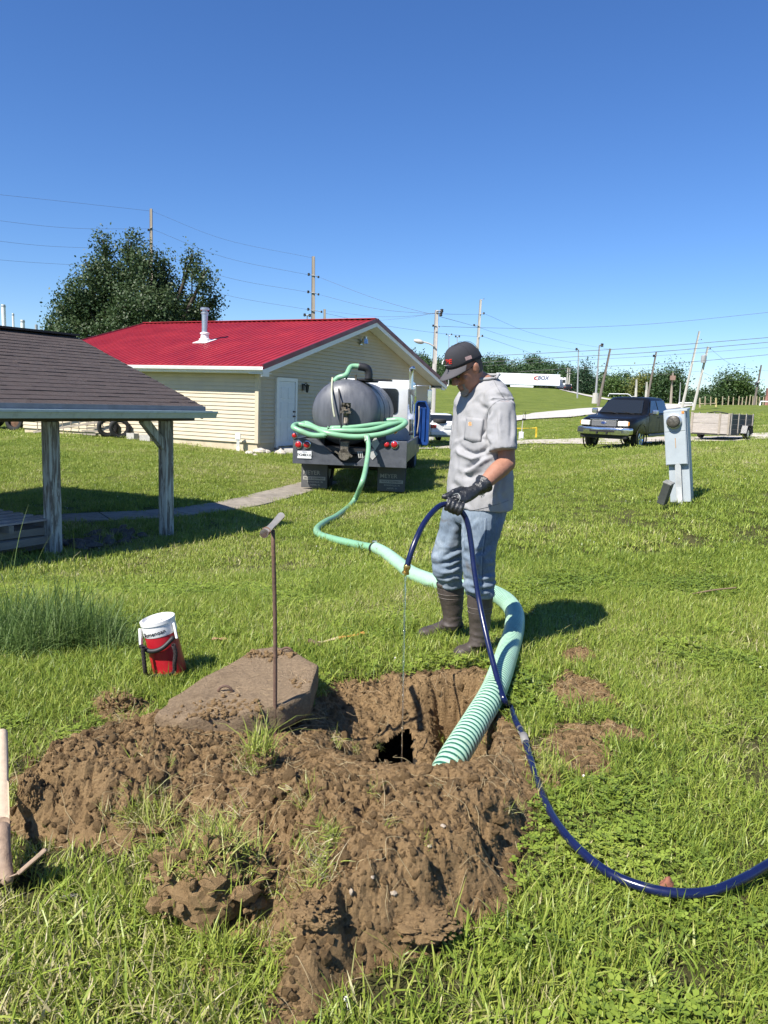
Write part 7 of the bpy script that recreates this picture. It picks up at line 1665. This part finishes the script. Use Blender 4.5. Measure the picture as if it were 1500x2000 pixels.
tk = thing('septic_tank', 'dark concrete tank opening at the bottom of the hole', 'tank opening', (.07, 3.1, 0))
mb = MB(); x0_, x1_, y0_, y1_ = -.20, .14, -.42, .92
mb.add([(x0_, y0_, -.12), (x1_, y0_, -.16), (x1_, y1_, -.26), (x0_, y1_, -.24), (x0_, y0_, -1.2), (x1_, y0_, -1.2), (x1_, y1_, -1.2), (x0_, y1_, -1.2)], [(0, 1, 5, 4), (1, 2, 6, 5), (2, 3, 7, 6), (3, 0, 4, 7), (4, 5, 6, 7)]); o = mb.build('chamber', TANKC, tk); o.modifiers.new('thick', 'SOLIDIFY').thickness = .03
# red and white drink cooler
bc = GS(333, 1318); ck = thing('drink_cooler', 'small red drink cooler with white lid leaning in the grass', 'cooler', (bc.x, bc.y, bc.z + .012), 0, rot=(R(3), R(-12), 0))
s_ = bc.y / 1500; rB, rT = 33 * s_, 31 * s_; hB = 88 * s_; hT = 118 * s_
CRED = mat('cooler_red', (.42, .012, .022), .38, .1, 8, .05, 60); CWHT = mat('cooler_white', (.76, .75, .73), .4, .06, 8)
ca_ = MB().lathe([(rB * .9, 0), (rB, .006), (rB * .98, hB * .5), (rT * 1.02, hB)], 36).build('bucket', CRED, ck, auto=40)
MB().lathe([(rT * 1.05, hB - .002), (rT * 1.08, hB + .008), (rT * 1.06, hT - .02), (rT * 1.12, hT - .018), (rT * 1.12, hT), (rT * .98, hT + .004), (rT * .94, hT - .012), (.002, hT - .012)], 36).build('lid', CWHT, ck, auto=35)
MB().box((.0, -.02, hT - .008), (.05, .05, .012)).build('spout_cap', CWHT, ck, bevel=.004)
for sx in (-1, 1): MB().bar((sx * rT * 1.1, -.03, hT - .03), (sx * rT * 1.18, -rT * .7, hB * .86), .012, .02).build('bail_arm', CWHT, ck, bevel=.003)
hp = spline([(-rT * 1.2, -rT * .72, hB * .84), (-rT * .5, -rT * 1.25, hB * .74), (rT * .3, -rT * 1.25, hB * .76), (rT * 1.05, -rT * .78, hB * .92)], 6); MB().tube(hp, .012, 10).build('grip', BTRIM, ck, smooth=True)
tm = text_mesh('Slumenoan', .030, .0004, bold=.0003)
for q in tm.vertices:
    an = q.co.x / (rT * 1.09) - .12; rr_ = rT * 1.085 + .0008 + q.co.z; q.co = Vector((rr_ * math.sin(an), -rr_ * math.cos(an), hB + .020 + q.co.y + .10 * q.co.x))
link('handwriting', tm, BTRIM, ck)
RPE = mat('braided_rope', (.030, .022, .022), .9, .6, 60, .6, 160, col2=(.10, .03, .03), c2pos=(.6, .75))
def cloc(px, py, Y): return ck.matrix_basis.inverted() @ P(px, py, Y)
for lb, pts in (('left black and red rope hanging off the cooler handle', [(279, 1262), (281, 1285), (283, 1305), (287, 1328), (305, 1331), (325, 1330)]), ('right black and red rope hanging off the cooler handle', [(338, 1258), (343, 1275), (341, 1295), (340, 1312), (325, 1322), (308, 1326)])):
    pp = [Vector(P(a, b, bc.y - .12 if b < 1310 else bc.y - .10)) for a, b in pts]
    pp = [Vector((p.x, p.y, max(p.z, hq(p.x, p.y) + .03))) for p in pp]; c = spline(pp, 6); mb = MB()
    for ph in (0, 2 * PI / 3, 4 * PI / 3): mb.tube([c[k] + Vector((.006 * math.cos(k * 1.1 + ph), .006 * math.sin(k * 1.1 + ph), 0)) for k in range(len(c))], .0062, 6)
    o = mb.build('rope', RPE, smooth=True); tag(o, lb, 'rope', 'ropes on the cooler')

# shovel at the left edge
SHW = mat('shovel_wood', (.52, .41, .29), .7, .12, 6, .2, 60, stretch=(8, 8, 1)); SHM = mat('shovel_blade', (.30, .21, .14), .65, .3, 10, .3, 60, col2=(.11, .065, .04))
bl = GS(20, 1750); bl.z += .05; sh_ = thing('shovel', 'muddy round shovel with wooden handle at the left edge', 'shovel', bl)
soc = P(5, 1655, bl.y + .08) - bl; top_ = P(4, 1432, bl.y + .62) - bl
MB().tube([soc - Vector((0, 0, .02)), soc.lerp(top_, .5), top_], [.021, .0195, .019], 14).build('shaft', SHW, sh_, auto=40)
MB().tube(spline([soc.lerp(top_, .18), soc, P(8, 1695, 2.06) - bl, P(16, 1722, 2.0) - bl], 5), [.0225] * 6 + [.023] * 5 + [.022, .021, .02, .018, .014], 14).build('socket', SHM, sh_, smooth=True)
mb = MB(); c0 = P(14, 1716, 2.0) - bl; rt2 = P(84, 1696, 2.02) - bl; ax_ = (rt2 - c0).normalized(); dn_ = (P(-25, 1746, 2.2) - bl - c0).normalized(); nrm = ax_.cross(dn_).normalized(); rows = []
for j in range(9):
    t = j / 8; wdt = .105 * (1 - max(t - .45, 0) ** 2 * 2.6); rows.append([c0 + dn_ * (.26 * t) + ax_ * (wdt * (i / 8 - .5) * 2) + nrm * (.050 * ((i / 8 - .5) * 2) ** 2 - .012 * t) for i in range(9)])
mb.loft(rows, False, False); bo = mb.build('blade', SHM, sh_, smooth=True); sm_ = bo.modifiers.new('thick', 'SOLIDIFY'); sm_.thickness = .004
for s in (-1, 1): MB().bar(c0 + ax_ * s * .03 + nrm * .004, c0 + ax_ * s * .112 + nrm * .048, .016, .012, nrm).build('foot_step', SHM, sh_, bevel=.003)

# hammer with orange handle, leaf, brick bit, stones, sticks
ha, hb = onz(616, 1268, .02), onz(710, 1248, .02); hm = thing('hammer', 'hammer with a worn orange handle lying in the grass', 'hammer', ha); dv = hb - ha
MB().tube([(0, 0, .015), dv * .45 + Vector((0, 0, .02))], .011, 10).build('handle_neck', mat('bare_wood', (.50, .40, .25), .8), hm, auto=40); MB().tube([dv * .45 + Vector((0, 0, .02)), dv + Vector((0, 0, .015))], [.0115, .014], 10).build('handle_grip', mat('orange_grip', (.55, .26, .06), .7, .2, 20), hm, auto=40)
pv = Vector((-dv.y, dv.x, 0)).normalized(); MB().tube([pv * -.05 + Vector((0, 0, .012)), pv * -.02 + Vector((0, 0, .018)), pv * .02 + Vector((0, 0, .018)), pv * .06 + Vector((0, 0, .014))], [.017, .014, .013, .015], 10).build('head', RUST, hm, smooth=True)
q = GS(427, 1262); lf = MB(); pts = [(-.045, 0, .012), (-.03, .016, .02), (0, .022, .012), (.03, .014, .024), (.05, 0, .018), (.028, -.014, .012), (0, -.018, .024), (-.03, -.012, .014), (0, 0, .004)]
lf.add(pts, [(i, (i + 1) % 8, 8) for i in range(8)]); o = lf.build('dead_leaf', mat('dry_leaf', (.34, .20, .11), .9, .2, 40), loc=(q.x, q.y, q.z + .03)); o.modifiers.new('thick', 'SOLIDIFY').thickness = .001; tag(o, 'curled dry brown leaf right of the red cooler', 'leaf')
def rock(name, label, px, py, s, m, seed, cat='stone', sc=(1.2, .9, .75), rough=.4, up=.6, grp=None, sub=3):
    q = GS(px, py); me = clod_mesh(seed, sub, rough, 1); v = get_v(me) * s * np.array(sc); set_v(me, v); o = link(name, me, m, loc=(q.x, q.y, q.z + s * up)); o.rotation_euler = (0, 0, seed * 1.3); return tag(o, label, cat, grp)
rock('brick_bit', 'small reddish brick piece behind the blue hose curve', 1300, 1753, .026, mat('brick_red', (.26, .10, .06), .9, .2, 20, .4, 60), 3, 'brick', (1.0, .9, 1.0), .2, 1.5)
rock('stone', 'pale stone lying in the grass left of the big sod clump', 213, 1795, .018, mat('white_stone', (.34, .28, .21), .9, .2, 30), 4)
rock('stone', 'flat grey stone sliver nearest the shovel', 143, 1757, .018, mat('grey_stone', (.24, .22, .20), .85), 5, sc=(1.9, .5, .35))
for k, (px, py, s) in enumerate(((840, 1655, .007), (686, 1745, .008), (770, 1748, .010), (728, 1715, .006), (865, 1615, .006), (630, 1800, .006))):
    rock('pebble', ('pale pebble high on the middle of the mound', 'pale pebble at the lower left of the mound', 'largest pale pebble low on the mound', 'small pale pebble left of the largest one', 'white pebble near the mound crest', 'pale pebble on the front slope of the mound')[k], px, py, s, MATS['white_stone'], 10 + k, 'pebble', grp='pebbles on the mound', up=.5)
o = MB().tube(spline([onz(1352, 1172, .05), onz(1395, 1167, .06), onz(1436, 1160, .05)], 4), .006, 6).build('stick', MATS['twig']); tag(o, 'thin grey stick lying in the grass below the meter pedestal', 'stick', 'sticks')
CRUMB = [clod_mesh(520 + k, 1, .3) for k in range(6)]
# big sod clumps turned over with their grass
def sod(label, px, py, s, seed, sc, grass_n, lean, gsz=.08):
    """a broken clump: many angular crumbs packed into one lump of earth"""
    q = GS(px, py); t = thing('sod_clump', label, 'sod', (q.x, q.y, q.z), 0, 'turned sods'); g_ = np.random.default_rng(seed); V = []; F = []; o_ = 0
    base = clod_mesh(seed, 4, .14, 1); n_cr = 150
    for k in range(n_cr + 1):
        if k == 0: v = get_v(base) * .86; fs = [tuple(p.vertices) for p in base.polygons]; v = v * (1 + .10 * clods(np.c_[v[:, 0] + v[:, 2] * .7, v[:, 1] - v[:, 2] * .6], .32, seed))[:, None]
        else:
            m_ = CRUMB[k % len(CRUMB)]; d = g_.normal(size=3); d[2] = abs(d[2]) * 1.1 - .25; d /= np.linalg.norm(d); r_ = min(.05 * (1 - g_.random()) ** (-1 / 2.2), .24)
            v = get_v(m_) @ np.array(Euler(g_.uniform(0, 6.28, 3)).to_matrix()).T * r_ + d * g_.uniform(.78, .97); fs = [tuple(p.vertices) for p in m_.polygons]
        V.append(v); F += [tuple(i + o_ for i in f) for f in fs]; o_ += len(v)
    v = np.concatenate(V) * s * np.array(sc); v[:, 2] += s * sc[2] * (.45 if grass_n else .12); me = mesh_from('soil', v, F); link('soil', me, SOIL, t)
    if grass_n:
        bv = bvh_of(me); parts = []; gg_ = np.random.default_rng(seed); a, f, tn = blade_arrays(grass_n, s * .9, gsz, .4, .0045, 1.0, seed, .6); V = a.reshape(grass_n, -1, 3); 
        for i in range(grass_n):
            h_ = bv.ray_cast(Vector((V[i, 0, 0] * sc[0], V[i, 0, 1] * sc[1], 1)), Vector((0, 0, -1))); V[i, :, 0] += V[i, 0, 0] * (sc[0] - 1); V[i, :, 1] += V[i, 0, 1] * (sc[1] - 1); V[i, :, 2] += (h_[0].z if h_[0] is not None else 0) - .004
        me2 = tone_mesh('grass', [(V.reshape(-1, 3), f, np.clip(tn * .5 + .55, 0, 1))]); link('grass', me2, GRASS, t)['kind'] = 'stuff'
    return t
sod('largest turned sod with straw grass on the near left of the mound', 410, 1768, .140, 51, (1.25, .95, 1.05), 520, .5, .065)
sod('sod with a green tuft beside the foot of the probe rod', 508, 1492, .060, 52, (1.0, .8, .8), 150, .5, .10)
sod('dark turned sod left of the concrete lid', 228, 1385, .080, 53, (1.1, .8, .8), 110, .5, .06)
sod('smooth leaning soil clod at the far left of the mound', 60, 1565, .075, 54, (.7, .6, 1.3), 0, 0)
sod('round bare clod at the front of the mound', 820, 1810, .075, 55, (1.5, 1.0, .55), 0, 0)
sod('dark clod low on the left front of the mound', 615, 1790, .055, 56, (1.2, 1, .8), 0, 0)
sod('sod with hanging grass at the lower left end of the mound', 430, 1900, .060, 57, (1.3, .9, .6), 150, .5, .08)
sod('flat clod in the middle of the mound', 780, 1600, .05, 58, (1.4, .9, .5), 0, 0)
sod('sod edge with grass under the blue hose', 1075, 1530, .060, 59, (.9, 1.3, .7), 130, .5, .07)
sod('grassy sod in the centre left of the mound', 300, 1615, .05, 60, (1.6, 1, .5), 160, .5, .08)
# thick pale roots hanging into the hole and on the mound
g = np.random.default_rng(47); it = []
for px, py, n in ((640, 1400, 14), (648, 1440, 10), (720, 1350, 6), (860, 1330, 8), (380, 1560, 8), (450, 1590, 8), (940, 1330, 6)):
    for _ in range(n):
        q = GS(px + g.normal(0, 14), py + g.normal(0, 12)); a = g.uniform(0, 6.28); pts = [q]
        for k in range(4): a += g.normal(0, .6); q = q + Vector((math.cos(a) * .03, math.sin(a) * .02, g.normal(-.008, .016))); q.z = max(q.z, hs(q.x, q.y) + .003); pts.append(q)
        it.append((pts, g.uniform(.0006, .0013)))
o = strand_mesh(it, 5).build('torn_roots', MATS['pale_root'], smooth=True); tag(o, kind='stuff')
# tall unmown grass at the left
TALL = grass_mat('tall_grass_blades', [(0, (.075, .135, .030)), (.45, (.12, .19, .045)), (.8, (.18, .25, .08)), (1, (.40, .38, .2))], .3)
def tall(label, pts, n, h, seed, wd=.0055):
    parts = []; c0 = GS(*pts[0]); t = thing('tall_grass', label, 'grass clump', (c0.x, c0.y, h1(c0.x, c0.y)), 0, 'tall grass clumps'); V = []; F = []; T = []; o_ = 0
    for k, (px, py) in enumerate(pts):
        q = GS(px, py); v, f, tn = blade_arrays(n, .16, h, .3, wd, .8, seed + k, 1.0, 5); v = v + np.array((q.x - c0.x, q.y - c0.y, h1(q.x, q.y) - t.location.z)); parts.append((v, f, tn))
    link('blades', tone_mesh('blades', parts), TALL, t); return t
tall('big dark clump of tall unmown grass left of the cooler', [(20, 1270), (70, 1275), (120, 1270), (60, 1235), (150, 1262), (100, 1240), (10, 1240), (185, 1262), (140, 1235)], 230, .28, 700, .0065)
tall('lower fringe of tall grass at the right end of the dark clump', [(215, 1270), (200, 1248), (232, 1262)], 120, .2, 720)
tall('sparse tall weeds before the left shelter post', [(40, 1135), (62, 1138), (15, 1130)], 7, .42, 730, .008)
